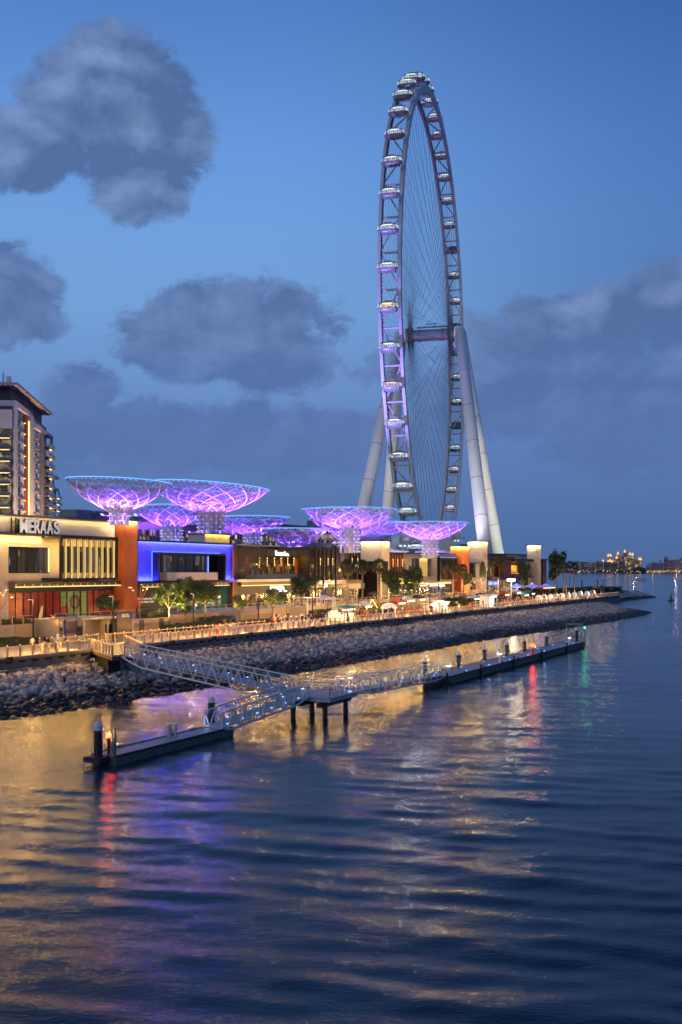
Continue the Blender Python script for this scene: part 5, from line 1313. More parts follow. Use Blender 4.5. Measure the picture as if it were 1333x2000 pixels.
# ---- H last building
H_ = thing('corner_restaurant', 'last restaurant building with stacked dark roof slabs and orange lit upper room', 'building', (-110, 335, TZ))
TH = 105.5; s0, s1 = S(953.5, TH), S(1038, TH); zf = ZP(960, 1127, TH)
PB('core', M['corten_d'], H_, s0, s1 - 1, TH + 2.5, TH + 20, TZ, ZP(953.5, 1092, TH))
PB('roof_slab', M['dark'], H_, s0, S(1001, TH), TH - 1, TH + 20, ZP(953.5, 1089.5, TH), ZP(953.5, 1085.5, TH)); PB('roof_slab', M['dark'], H_, S(1001, TH) + .01, s1, TH - 1, TH + 20, ZP(1001, 1096.5, TH), ZP(1001, 1091, TH))
ph_ = TH + 9; PB('penthouse', M['plaster'], H_, S(990, ph_), S(1030, ph_), ph_, ph_ + 8, ZP(990, 1094, ph_), ZP(990, 1083, ph_)); PB('roof_slab', M['dark'], H_, S(985, ph_), S(1033, ph_), ph_ - 1, ph_ + 9, ZP(985, 1083, ph_) + .01, ZP(985, 1081, ph_))
PB('back_wall', M['orangeroom'], H_, S(1001, TH), S(1022, TH), TH + 2.2, TH + 2.48, ZP(1001, 1117, TH), ZP(1001, 1104, TH)); PB('back_wall', M['restaurant'], H_, s0, S(980, TH), TH + 2.2, TH + 2.48, zf, ZP(953.5, 1092, TH))
PB('brown_wall', M['corten_d'], H_, S(984, TH), S(999, TH), TH, TH + 2, zf, ZP(984, 1092, TH)); point('terrace_light', (-(TH + 1), S(1010, TH + 1), ZP(1010, 1108, TH)), 420, ORG, .2); point('terrace_light', (-(TH + .5), S(967, TH), ZP(967, 1096, TH)), 260, ORG, .2)
PB('upper_floor', M['dark'], H_, s0, s1, TH - 1, TH + 2.5, zf - .6, zf); PB('balcony_front', M['corten_d'], H_, S(998, TH), S(1034, TH), TH - 1.02, TH - .9, zf + .01, zf + 1.1)
for i in range(16): s_ = S(1000, TH - 1) + (S(1034, TH - 1) - S(1000, TH - 1)) * i / 16; PB('balcony_lamp', M['led_w'], H_, s_, s_ + .16, TH - 1.05, TH - .95, zf + 1.15, zf + 1.3)
for px in (975, 1000, 1035): PB('column', M['plaster'], H_, S(px, TH), S(px, TH) + .5, TH, TH + .5, TZ, zf - .61)
glazing(H_, M['shop'], s0, S(1005, TH), TZ + .05, zf - 1, TH + 1.2, 9, 2); glazing(H_, M['shop_b'], S(1005, TH), s1 - 1, TZ + .05, zf - 1, TH + 1.2, 6, 2)
text3d(H_, 'sign_text', 'LOUNGE', S(957, TH), S(974, TH), ZP(957, 1142, TH), .9, TH + .3, M['led_b'], .05, bold=.02)
p3, rs0, rs1, rz = pale_tower('last pale tower near the end of the promenade with glowing top', 1030, 1057, 1049.5, 1065.5, 104.0, end_depth(1030, 1049.5, 104.0), power=2600)
dr = thing('dark_red_pier', 'dark red wall with a flat cap standing right of the last pale tower', 'wall', (-107, 380, 4)); sA, sB = S(1061, 106), S(1068, 106)
PB('wall', M['corten_d'], dr, sA, sB, 106, 112, 3.6, ZP(1061, 1094, 106)); PB('cap', M['dark'], dr, S(1057, 106), S(1071, 106), 105, 113, ZP(1061, 1094, 106) + .01, ZP(1061, 1092, 106)); PB('low_wall', M['dark'], dr, S(1057, 108), S(1062, 108), 108, 112, 3.6, ZP(1060, 1124, 108))

# ---- mid-rise hotels behind
def midrise(label, px0, px1, pt, t, wy, rows, n, lit=.55, steps=()):
    s0, s1 = S(px0, t), S(px1, t); z1 = ZP(px0, pt, t)
    th = thing('hotel_block', label, 'hotel', (-(t + 8), (s0 + s1) / 2, TZ))
    PB('wall', M['hotel_f'], th, s0, s1, t + .3, t + 18, TZ - 2, z1 - .4); PB('roof_slab', M['roof'], th, s0 - .6, s1 + .6, t - .8, t + 18.6, z1 - .4 + .002, z1)
    for (a, b, h_) in steps: PB('plant_room', M['roof'], th, S(a, t + 5), S(b, t + 5), t + 5, t + 10, z1, z1 + h_)
    for (ya, yb_) in wy:
        za, zb = ZP(px0, ya, t), ZP(px0, yb_, t)
        for i in range(n):
            a = s0 + (s1 - s0) * (i + .18) / n; b = a + (s1 - s0) / n * random.choice((.32, .5, .62))
            w_ = PB('window', M['hotel_win'] if random.random() < lit else M['glass'], th, a, b, t + .2, t + .29, zb, za)
    return th
midrise('flat roofed hotel behind the canopies with tall warm lit windows', 128, 520, 1009, 150, [(1025, 1037), (1040, 1052)], 2, 62, steps=((150, 180, 2.2), (188, 214, 2.2), (262, 300, 1.6), (440, 470, 1.5)))
midrise('lower hotel wing between two canopies with a grid of warm windows', 521, 664, 1021, 178, [(1027, 1034), (1037, 1045), (1048, 1056), (1060, 1068), (1071, 1079)], 5, 26, .6, steps=((622, 628, 3), (536, 548, 1.6)))
midrise('distant low grey roof volume between the wheel station and the orange tower', 866, 912, 1060, 190, [(1066, 1072)], 1, 12, .3)

# ---- apartment tower on the left
D0 = 285.0; P0 = CW(-93.2, 285.0); fx, fy = CW(-.111, .994); TRZ = math.atan2(fy, fx)
def mm(px, D=285.0, X=-93.2): k = (px - 666.5) / F; return (k * D - X) / (-.111 - .994 * k)
def zz(py, px): m_ = mm(px); return 13 - (py - HZ) * (285 + .994 * m_) / F
ap = thing('apartment_tower', 'tall brown and cream apartment tower with lit balconies at the left edge', 'apartment tower', (P0[0], P0[1], TZ), rotz=TRZ); ap_z = TZ
def AB(name, mt, x0, x1, y0, y1, z0, z1, th=None): # local: x along right face (away), y>0 leftwards; z absolute
    return inst(name, cube(mt), th or ap, ((x0 + x1) / 2, (y0 + y1) / 2, (z0 + z1) / 2 - ap_z), (0, 0, 0), (abs(x1 - x0), abs(y1 - y0), abs(z1 - z0)), local=True)
# local +y is the inward/left side: the face seen on the right is y=0
HT = 66.8; Ht0 = 61.5
AB('core', M['tower_g'], .8, 53, .8, 24, 0, Ht0); AB('crown', M['tower_d'], 2.5, 51, 2.0, 24, Ht0, HT - .75); AB('roof_slab', M['tower_g'], -1.0, 55, -.8, 25, HT - .75, HT)
AB('roof_sign_fin', M['fabric_w'], .2, 1.2, 3.4, 3.7, HT, HT + 3); AB('roof_sign_fin', M['fabric_w'], 0.2, .5, 1.2, 2.6, HT, HT + 2)
AB('parapet', M['tower_w'], -.6, 23, -.4, .5, Ht0 - 1.4, Ht0 + .2); AB('parapet', M['tower_w'], -.6, 1.2, .51, 24, Ht0 - 1.4, Ht0 + .2); AB('parapet', M['tower_w'], 23.5, 53.5, -.4, .5, Ht0 - 3.6, Ht0 - 2.0)
m1 = [mm(p) for p in (28, 33, 41, 49, 51, 55, 61, 67, 80, 84, 95)]
AB('corner_post', M['tower_w'], -.6, 1.4, -.4, .6, 0, Ht0 - 1.41)
AB('pier', M['tower_w'], m1[5], m1[6], -.9, .7, 0, Ht0 - 1.0); AB('pier', M['tower_g'], m1[8], m1[9], -.5, .7, 0, Ht0 - 3.61); AB('end_post', M['tower_w'], 53.0, 53.9, -1.2, -.4, 0, Ht0 - 3.6); AB('end_beam', M['tower_w'], m1[9], 54, -1.3, -.4, Ht0 - 3.59, Ht0 - 2.6)
AB('lit_groove', M['corten'], m1[4], m1[5] - .05, -.2, .6, 0, Ht0 - 1.5); AB('groove_light', M['led_w'], m1[5] - .25, m1[5] - .05, -.35, -.22, 0, Ht0 - 3)
for f in range(18):
    z = 4.8 + f * 3.3
    if z + 3 > Ht0 - 2: continue
    AB('floor_band', M['tower_g'], 1.5, m1[3] - .1, -.15, .7, z - .35, z); AB('window', M['tower_win'], 1.6, m1[2] - .1, .45, .7, z + .05, z + 2.9); AB('balustrade', M['glass_bal'], 1.6, m1[2], -.55, -.5, z, z + 1.05)
    AB('pale_panel', M['tower_w'], m1[2], m1[3] - .4, .1, .6, z + .05, z + 2.9); AB('balcony_lamp', M['led_w'], m1[3] - 1.2, m1[3] - .7, -.3, -.16, z + 2.6, z + 2.85)
    AB('balcony', M['tower_g'], m1[6] + .1, m1[7], -1.7, .7, z - .3, z); AB('balustrade', M['glass_bal'], m1[6] + .2, m1[7] - .1, -1.68, -1.64, z, z + 1.1); AB('balcony_lamp', M['led_w'], m1[6] + 1.0, m1[6] + 2.2, -.5, -.2, z - .5, z - .32); AB('window', M['glass'], m1[6] + .2, m1[7] - .2, .5, .72, z + .1, z + 2.8)
    for k in range(3):
        a = m1[7] + .3 + (m1[8] - m1[7] - .3) * k / 3; AB('window' if k % 2 else 'pale_panel', M['glass'] if k % 2 else M['tower_w'], a, a + (m1[8] - m1[7]) / 3 - .3, .3, .75, z + .1, z + 2.95)
    AB('floor_band', M['tower_g'], m1[7] + .1, m1[8] - .05, .05, .76, z - .3, z)
    if f > 0:
        AB('balcony', M['tower_g'], m1[9], 53.8, -2.0, .7, z - .3, z); AB('balustrade', M['glass_bal'], m1[9], 53.5, -1.98, -1.93, z, z + 1.0); AB('balcony_lamp', M['led_w'], 50.5, 53.0, -.9, -.6, z - .48, z - .32)
    # left face: lit curved balcony edges
    if z < Ht0 - 8:
        AB('floor_band', M['tower_w'], -1.4, .7, 1.2, 24, z - .32, z); AB('balcony_lamp', M['led_g'], -1.44, -1.41, 1.4, 7, z - .28, z - .06); AB('balcony_lamp', M['led_g'], -1.44, -1.41, 7.5, 18, z - .24, z - .10)
        AB('window', M['tower_win'], .5, .78, 1.3, 6, z + .05, z + 2.85); AB('window', M['tower_win'], .5, .78, 6.3, 12, z + .05, z + 2.85); AB('balustrade', M['glass_bal'], -1.3, -1.26, 1.2, 14, z + .01, z + 1.0)
AB('top_box', M['tower_w'], -1.0, .75, .7, 14, Ht0 - 8, Ht0 - 2.5)
for (x, y, tx, ty, p) in ((-9, 10, 0, 8, 156000), (m1[2], -9, m1[2], 0, 126000), (m1[6] + 6, -10, m1[7], 0, 126000), (50, -9, 50, 0, 90000)):
    v = Matrix.Rotation(TRZ, 4, 'Z') @ Vector((x, y, 0)); q = Matrix.Rotation(TRZ, 4, 'Z') @ Vector((tx, ty, 0)); spot('facade_light', (P0[0] + v.x, P0[1] + v.y, 9), (P0[0] + q.x, P0[1] + q.y, 36), p * .55, (1, .64, .40), 70, .3)
P2 = CW(-143.8, 480); a2 = thing('apartment_tower', 'smaller farther apartment block peeking out right of the tall tower', 'apartment tower', (P2[0], P2[1], TZ), rotz=TRZ)
for nm, mt, x0, x1, y0, y1, z0, z1 in (('core', 'tower_g', 0, 40, .5, 20, 0, 56), ('crown', 'tower_d', 3, 40, 1.5, 20, 56, 61), ('roof_slab', 'tower_w', -1, 44, -.5, 20, 61, 62.2), ('parapet', 'tower_w', 0, 45, -.3, .4, 54.5, 56.1), ('end_post', 'tower_w', 44, 45, -.6, .1, 0, 54.4), ('pier', 'tower_w', 8, 11, -.4, .45, 0, 54)):
    AB(nm, M[mt], x0, x1, y0, y1, z0, z1, a2)
for f in range(15):
    z = 4.8 + f * 3.3
    for (a, b, k) in ((1, 7, 0), (12, 19, 0), (20, 26, 1), (28, 33, 0)): AB('window', M['glass'] if (f + k) % 3 else M['tower_win'], a, b, .3, .46, z + .1, z + 2.8, a2)
    AB('balcony', M['tower_g'], 0.5, 7.5, -1.3, .4, z - .3, z, a2); AB('balcony_lamp', M['led_w'], 2, 5, -.6, -.4, z - .5, z - .32, a2)
    AB('balcony', M['tower_g'], 34, 45, -1.8, .4, z - .3, z, a2); AB('balustrade', M['glass_bal'], 34, 45, -1.78, -1.74, z + .01, z + 1, a2)
    if f % 2 == 0 or f > 9: AB('balcony_lamp', M['led_w'], 35, 42, -.9, -.7, z - .5, z - .32, a2)

# ================================================================== TREES AND PLANTS
def leaf_cloud(lobes, n, size, seed, shell=.55):
    rnd = random.Random(seed); mb = MB(); vs = []; fs = []
    tot = sum(l[3] ** 2 for l in lobes)
    for (cx, cy_, cz, r) in lobes:
        k = int(n * r * r / tot)
        for _ in range(k):
            d = Vector((rnd.gauss(0, 1), rnd.gauss(0, 1), rnd.gauss(0, 1))).normalized(); rr = r * (shell + (1 - shell) * rnd.random()) * rnd.choice((1, 1, 1.12, 1.3)) * (1 + .25 * mnoise.noise(d * 2.2 + Vector((cx, cy_, seed))))
            p = Vector((cx, cy_, cz)) + Vector((d.x, d.y, d.z * .8)) * rr
            a = Vector((rnd.gauss(0, 1), rnd.gauss(0, 1), rnd.gauss(0, .6))).normalized(); b = a.cross(Vector((rnd.gauss(0, 1), rnd.gauss(0, 1), rnd.gauss(0, 1)))).normalized()
            s_ = size * rnd.uniform(.6, 1.4); o = len(vs)
            vs += [p - a * s_, p + b * s_ * .45, p + a * s_, p - b * s_ * .45]; fs.append((o, o + 1, o + 2, o + 3))
    return mb.add(vs, fs)
def tree_meshes(seed, h, cr, n, leaf, size=.22, th_=.16):
    rnd = random.Random(seed); tr = MB(); lobes = []
    fork = h * .38; top = Vector((rnd.uniform(-.15, .15), rnd.uniform(-.15, .15), fork))
    tr.path([Vector((0, 0, -.1)), Vector((0, 0, fork * .5)) + Vector((rnd.uniform(-.1, .1), 0, 0)), top], [th_, th_ * .8, th_ * .7], 7)
    nb = 7
    for i in range(nb):
        w = i / nb * 6.283 + rnd.uniform(-.4, .4); rr = cr * rnd.uniform(.30, .95); z = h * rnd.uniform(.50, .95)
        e = Vector((rr * math.cos(w), rr * math.sin(w), z - cr * .15)); m_ = top.lerp(e, .5) + Vector((0, 0, -.12 * h * .3))
        tr.path([top, m_, e], [th_ * .55, th_ * .38, th_ * .16], 5); lobes.append((e.x, e.y, e.z, cr * rnd.uniform(.26, .44)))
        for q in range(2): f = e + Vector((rnd.uniform(-.5, .5), rnd.uniform(-.5, .5), rnd.uniform(.1, .5))) * cr * .6; tr.tube(m_, f, th_ * .2, 4, th_ * .08); lobes.append((f.x, f.y, f.z, cr * rnd.uniform(.2, .34)))
    lobes.append((0, 0, h * .86, cr * .42))
    return tr.mesh('trunk', M['trunk']), leaf_cloud(lobes, n, size, seed).mesh('crown', leaf)
TM = [tree_meshes(11, 6.0, 2.9, 2600, M['leaf'], .25), tree_meshes(12, 4.6, 2.2, 1500, M['leaf'], .2, .11), tree_meshes(13, 6.2, 3.1, 3000, M['leaf_d'], .29), tree_meshes(14, 3.0, 1.9, 1500, M['leaf_d'], .2, .10)]
def tree(kind, label, px, pyb, t, z, h, wpx=None, up=None, group=None):
    s = S(px, t); base_h = (6.0, 4.6, 6.2, 3.0)[kind]; k = h / base_h; kw = k
    if wpx: kw = (wpx * DD(s, t) / F) / (2 * (2.7, 2.0, 3.0, 1.9)[kind] * 1.1)
    th = thing('tree', label, 'tree', (-t, s, z), group, rotz=random.uniform(0, 6)); th.scale = (kw, kw, k)
    inst('trunk', TM[kind][0], th, local=True); inst('crown', TM[kind][1], th, local=True)
    if up: spot('tree_uplight', (-t + 1.6, s - 1.3, z + .15), (-t, s, z + h * .75), up * 7.0, (1, .84, .35), 95, .08)
    return th
tree(0, 'big round tree lit yellow from below in front of the blue building', 331, 1203, 93.5, 5.0, 6.1, 68, 700)
tree(0, 'dark leafy tree with a forked trunk in front of the teal shop windows', 402, 1200, 94.5, 5.2, 6.2, 74, 240)
tree(2, 'dark tree filling the gap between the yellow lit tree and the forked tree', 368, 1195, 101.5, 6.0, 5.6, 60, None)
tree(1, 'small thin tree with pale stem between two larger trees by the ramp', 363, 1205, 92.5, 4.6, 3.7, 30, 200)
tree(1, 'small spindly lit tree with white trunk left of the seated people', 468, 1216, 93.5, 4.2, 4.6, 34, 300)
tree(1, 'yellow green lit tree before the beige planter wall under the glowing sign', 533, 1200, 92.6, 4.2, 5.6, 52, 420)
tree(2, 'dark spreading tree behind the wooden trellis left of the white gazebo', 590, 1190, 98.5, 6.0, 6.2, 60, None)
tree(3, 'low dark round tree in a planter before the MERAAS shop windows', 208, 1195, 101.0, 6.2, 3.3, 50, 30)
tree(2, 'large dark tree right of the palms before the cream lit tower', 768, 1185, 94.0, 4.6, 8.8, 50, None)
tree(2, 'large tree with yellow lit underside before the grey stone building', 806, 1180, 94.0, 4.6, 9.2, 48, 520)
tree(0, 'bushy tree lit green beside the orange red glowing trunk lamp', 909, 1165, 98.0, 6.0, 7.5, 26, 420)
tree(2, 'dark oval tree standing in front of the last restaurant building', 1024, 1160, 97.0, 4.2, 12.0, 26, 500)
tree(2, 'dark bulky tree at the end of the promenade left of the tall palms', 1085, 1160, 100.0, 4.0, 16.0, 38, 300)
tree(1, 'slim pale lit tree climbing in front of the tall pale tower', 944, 1165, 97.5, 6.0, 9.5, 16, 900)

# fan palms
fr_ = MB()
fr_.tube((0, 0, 0), (1.15, 0, .12), .025, 4, .015)
for i in range(13):
    a = R(-78 + 13 * i); L = 1.15 * (1 - .28 * abs(i - 6) / 6); c_ = Vector((1.1, 0, .12)); dr_ = Vector((math.cos(a), math.sin(a), -.10 - .35 * abs(i - 6) / 6)); e = c_ + dr_ * L; pn = Vector((-math.sin(a), math.cos(a), 0)) * .075; mid_ = c_ + dr_ * L * .5 + Vector((0, 0, .05))
    fr_.add([c_, mid_ + pn, e + Vector((0, 0, -.25)), mid_ - pn], [(0, 1, 2, 3)])
FROND = fr_.mesh('frond', M['palm']); dry = MB(); dry.add(fr_.v, fr_.f); DRY = dry.mesh('frond', M['skirt'])
def palm_trunk(h, r): return MB().path([Vector((0, 0, -.2)), Vector((0, 0, .5)), Vector((.03, .02, h * .5)), Vector((0, 0, h))], [r * 1.5, r, r * .85, r * .75], 9).mesh('trunk', M['palmtrunk'])
def palm(label, px, t, z, top_py, cw_px, up=None, group='fan palms on the promenade', nf=34, s=None):
    s = S(px, t) if s is None else s; zt_ = Z(top_py, s, t); Rr = cw_px * DD(s, t) / F / 2; k = Rr / 2.1; h = zt_ - z - Rr * .8
    th = thing('palm_tree', label, 'palm tree', (-t, s, z), group)
    inst('trunk', palm_trunk(h, .24 * min(1.4, k)), th, local=True)
    rnd = random.Random(px)
    for i in range(nf):
        el_ = R(80 - 115 * (i / nf) ** .9); inst('frond', FROND, th, (0, 0, h), (0, -el_, i * 2.4 + rnd.uniform(-.2, .2)), (k, k, k), local=True)
    for i in range(14):
        inst('frond', DRY, th, (0, 0, h - .15 * k), (0, R(48 + rnd.uniform(0, 22)), i * .45), (k * .75,) * 3, local=True)
    if up: spot('tree_uplight', (-t + .8, s - .9, z + .1), (-t, s, z + h), up, (1, .62, .22), 55, .08)
    return th
palm('leftmost of the three fan palms by the shop fronts', 679, 92.5, 4.2, 1094, 38, 500)
palm('middle of the three fan palms by the shop fronts', 708, 92.0, 4.2, 1094, 36, 500)
palm('right palm of the three by the shops, its trunk glowing orange', 741, 90.5, 4.2, 1092, 38, 2400)
palm('wide headed fan palm before the orange glowing tower', 886, 91.0, 4.2, 1095, 34, 1400)
palm('fan palm with a brightly lit trunk just right of the wide headed palm', 905, 90.5, 4.2, 1102, 22, 2600)
palm('left palm of the pair between the tall pale tower and the last restaurant', 963, 88.5, 4.1, 1092, 22, 500)
palm('right palm of the pair between the tall pale tower and the last restaurant', 976, 88.0, 4.1, 1088, 24, 500)
for px, py, w_, lb in ((1088, 1100, 18, 'palm behind the dark bulky tree at the end of the promenade'), (1101, 1098, 20, 'first of the four tall palms in a clump on the headland'), (1106, 1101, 18, 'second of the four tall palms in a clump on the headland'),
                       (1113, 1096, 20, 'third and tallest of the four palms in a clump on the headland'), (1122, 1099, 20, 'last palm of the clump of four on the headland')):
    palm(lb, px, 88.0 if px > 1090 else 96, 4.0, py, w_, 2600 if px > 1090 else None, 'tall palms on the headland', nf=28)

def hedge(name, label, s0, s1, t0, t1, z0, z1, leaf='leaf_d', dens=60, size=.13, cat='hedge'):
    rnd = random.Random(int(s0 * 10)); mb = MB(); n = int((s1 - s0) * (t1 - t0) * dens) + 200; vs = []; fs = []
    for _ in range(min(n, 9000)):
        u = rnd.random(); p = Vector((-rnd.uniform(t0, t1), rnd.uniform(s0, s1), z0 + (z1 - z0) * (1 - rnd.random() ** 2 * .9) * (1 + .18 * mnoise.noise(Vector((u * 9, s0, 3))))))
        p.z += .22 * (z1 - z0) * mnoise.noise(Vector((p.x * .8, p.y * .8, 0)))
        a = Vector((rnd.gauss(0, 1), rnd.gauss(0, 1), rnd.gauss(0, 1))).normalized(); b = a.orthogonal().normalized(); s_ = size * rnd.uniform(.6, 1.4); o = len(vs)
        vs += [p - a * s_, p + b * s_ * .5, p + a * s_, p - b * s_ * .5]; fs.append((o, o + 1, o + 2, o + 3))
    mb.add(vs, fs); th = thing(name, label, cat, (-(t0 + t1) / 2, (s0 + s1) / 2, z0)); part('foliage', mb, M[leaf], th)['kind'] = 'stuff'
    part('soil', MB().B(s0 + .05, s1 - .05, t0 + .05, t1 - .05, z0 - .02, z0 + (z1 - z0) * .55), mat('planting_soil_' + str(len(bpy.data.materials)), (.03, .03, .02), .95), th); return th
hedge('hedge', 'clipped low green hedge between the ramp and the two lit trees', S(332, 90), S(404, 90), 88.6, 91.5, 4.0, 4.95, 'leaf_d', 260)
hedge('planting_bed', 'dark grassy planting bed on the slope at the far left of the promenade', S(-40, 92), S(54, 92), 89, 94, 4.0, 4.7, 'leaf_d', 160, cat='planting bed')
hedge('planting_bed', 'reddish green planter bed above the beige wall at the far left', S(-40, 98), S(62, 98), 97.7, 100.5, 5.9, 6.5, 'leaf_d', 130, cat='planting bed')
hedge('shrub_bed', 'bushy dark green shrubs between the wooden trellis and the fairy light cone', S(600, 90), S(648, 90), 87.5, 90.5, 4.0, 5.6, 'leaf_d', 90, cat='shrubs')
hedge('shrub_bed', 'green shrubs at the foot of the orange glowing palm by the stalls', S(704, 90), S(738, 90), 88, 91, 4.0, 5.5, 'leaf', 90, cat='shrubs')
hedge('shrub_bed', 'dense green shrubs at the foot of the palms by the orange tower', S(868, 91), S(912, 91), 88.5, 92, 4.0, 6.1, 'leaf_d', 60, .17, cat='shrubs')
hedge('shrub_bed', 'strip of dark shrubs under the beige planter wall left of the crowd', S(478, 91), S(545, 91), 91, 92.2, 4.0, 4.6, 'leaf_d', 160, cat='shrubs')
hedge('shrub_bed', 'green planting on the headland beyond the last stalls', S(1128, 100), S(1208, 100), 98, 112, 3.5, 5.4, 'leaf_d', 5, .45, cat='shrubs')

CL_ = [mat('goods_red', (.35, .05, .03)), mat('goods_cream', (.5, .42, .3)), mat('goods_green', (.08, .2, .06)), mat('goods_brown', (.2, .1, .05))]
hedge('shrub_bed', 'low shrubs along the terrace above the dark striped low wall', S(284, 95), S(326, 95), 94.6, 96.6, 5.9, 6.9, 'leaf_d', 160, cat='shrubs')
hedge('shrub_bed', 'loose shrubs between the forked tree and the small spindly tree', S(408, 94), S(462, 94), 94, 96.5, 4.0, 5.3, 'leaf_d', 110, cat='shrubs')
hedge('shrub_bed', 'green shrubs behind the blue board and the shelter at the left', S(108, 95), S(200, 95), 94.6, 96.8, 4.0, 5.2, 'leaf_d', 150, cat='shrubs')
hedge('shrub_bed', 'dark shrubs in front of the large tree by the cream lit tower', S(748, 92), S(800, 92), 91, 93.5, 4.0, 5.8, 'leaf_d', 70, .16, cat='shrubs')
hedge('shrub_bed', 'shrubs behind the market stalls below the tall pale tower', S(920, 92), S(985, 92), 91, 94, 4.0, 6.2, 'leaf', 45, .2, cat='shrubs')
hedge('shrub_bed', 'dark shrubs behind the blue lit parasols by the last tower', S(1012, 95), S(1075, 95), 94, 96.5, 4.0, 7.0, 'leaf_d', 30, .28, cat='shrubs')
# ================================================================== TERRACE WALLS, STEPS, SMALL STRUCTURES
tw = thing('terrace_wall', 'long beige retaining wall between the lower promenade and the shop terrace', 'retaining wall', (-TW, 180, 4))
s = 60.0; k = 0
stair0, stair1 = S(72, TW), S(104, TW)
while s < 338:
    e = s + 3.2
    if e < stair0 or s > stair1: PB('wall_panel', M['wall_beige'] if k % 5 else M['conc'], tw, s + .02, e - .02, TW - .12 - .015 * (k % 2), TW + .3, PZ, TZ + .02)
    s = e; k += 1
railing('terrace_railing', 'dark timber posted railing along the shop terrace edge', [(stair1 + .5, TW + .2), (336, TW + .2)], TZ, spacing=2.3, lit=False)
railing('terrace_railing', 'dim railing above the planter bed at the far left', [(66, TW + .2), (stair0 - .3, TW + .2)], TZ, spacing=1.9, lit=False)
st = thing('stairs', 'warm lit steps climbing to the terrace beside the dark lamp post', 'stairs', (-96, (stair0 + stair1) / 2, 4))
for i in range(7): PB('step', M['paving'], st, stair0 + .2, stair1 - .2, 93.8 + i * .5, 97.6 + (.001 * i), PZ + i * .285, PZ + (i + 1) * .285)
for q in (stair0, stair1): PB('side_wall', M['wall_beige'], st, q - .15, q + .15, 93.5, 97.9, PZ, TZ + .5)
point('stairs_light', (-95.5, (stair0 + stair1) / 2, 5.6), 110, (1, .62, .2), .1)
part('handrail_light', MB().beam((-93.8, stair1 - .35, PZ + 1.0), (-97.6, stair1 - .35, TZ + 1.0), .05, .05), M['led_o'], st)
lw = thing('low_wall', 'low beige and dark striped wall in front of the tree shaped lamp', 'wall', (-92, S(295, 92), 4))
a, b = S(262, 92), S(330, 92)
for i in range(7): q = a + (b - a) * i / 7; PB('wall_panel', M['dark_slat'] if i in (1, 5) else M['wall_beige'], lw, q + .01, q + (b - a) / 7 - .01, 92, 92.4, PZ, 5.95)
PB('terrace_fill', M['paving2'], lw, a, b, 92.41, TW - .15, PZ, 5.9)
lb = thing('low_wall', 'long low beige planter wall lit by one glowing spot below the restaurant', 'wall', (-93, S(500, 93), 4)); a, b = S(475, 93), S(553, 93)
for i in range(6): q = a + (b - a) * i / 6; PB('wall_panel', M['wall_beige'], lb, q + .01, q + (b - a) / 6 - .01, 92.8, 93.2, PZ, 5.7)
point('wall_spot', (-92.2, S(541, 92.2), 4.5), 55, (1, .72, .2), .08)
ct = thing('low_wall', 'grey fluted counter wall below the tree with the lit underside', 'wall', (-88, S(800, 88), 4)); a, b = S(776, 88), S(817, 88)
for i in range(11): q = a + (b - a) * i / 11; PB('wall_panel', M['conc'], ct, q + .04, q + (b - a) / 11 - .04, 88, 88.3, PZ, 6.0)
# bus-stop like shelter, kiosk, sign board, navy info wall
sh = thing('shelter', 'flat grey canopy shelter with slim posts beside the navy board', 'shelter', (-90, S(185, 90), 4))
a, b = S(148, 88.5), S(205, 88.5); PB('roof', M['conc'], sh, a, a + (b - a) * .35, 87.5, 92, 6.75, 7.05); PB('roof', M['steel'], sh, a + (b - a) * .35 + .01, b + 1.2, 87.5, 92, 6.72, 6.98)
for q, t_ in ((a + 1, 88), (a + 1, 91.5), (b, 88), (b, 91.5)): PB('post', M['steel'], sh, q - .08, q + .08, t_ - .08, t_ + .08, PZ, 6.71)
nv = thing('info_wall', 'navy blue upright information board with small white print', 'sign board', (-88, S(243, 88), 4)); a, b = S(229, 87.5), S(258, 87.5)
PB('board', M['navy'], nv, a, b, 87.5, 88.3, PZ, ZP(229, 1196, 87.5)); PB('blue_stripe', mat('blue_stripe', (.06, .12, .4), .5), nv, a + .1, a + .35, 87.46, 87.49, ZP(229, 1207, 87.5), ZP(229, 1199, 87.5))
text3d(nv, 'print', 'SAME DAY', a + .9, a + 2.4, ZP(229, 1203, 87.5), .22, 87.47, M['sign_d'], .01); text3d(nv, 'print', 'RETURN TRIPS', a + .9, a + 2.5, ZP(229, 1206.5, 87.5), .2, 87.47, M['sign_d'], .01)
kb = thing('ticket_booth', 'concrete ticket booth with dark hatch left of the navy board', 'booth', (-89.5, S(215, 89), 4)); a, b = S(200, 88.6), S(228, 88.6)
PB('wall', M['wall_beige'], kb, a, b, 88.8, 92, PZ, 6.6); PB('hatch', M['black'], kb, a + .8, b - .3, 88.72, 88.79, 4.7, 5.9); PB('roof', M['conc'], kb, a - .2, b + .3, 88.3, 92.2, 6.601, 6.8)
bb = thing('blue_screen', 'dark blue board held between two posts behind the promenade', 'sign board', (-92, S(139, 92), 4)); a, b = S(129, 91), S(150, 91)
PB('board', M['navy2'], bb, a + .12, b - .12, 91, 91.15, 4.9, 6.45)
for q in (a, b): PB('post', M['navy2'], bb, q - .1, q + .1, 90.95, 91.2, PZ, 7.1)
ter2 = thing('stone_bench_wall', 'pale curved stone ledge glowing under the shopfront of the stone building', 'ledge', (-101, S(150, 101), 6)); PB('ledge', M['stone'], ter2, S(78, 100), S(190, 100), 99.6, 102.5, TZ, TZ + .35)
point('ledge_light', (-100, S(150, 100) - 4, TZ + 1.6), 90, GOLD, .1); point('ledge_light', (-100, S(110, 100), TZ + 1.6), 90, GOLD, .1)
ob = thing('obelisk', 'small pale leaning obelisk ornament on the terrace by the red windows', 'ornament', (-99.4, S(77, 99.4), TZ)); q = S(78, 99.4)
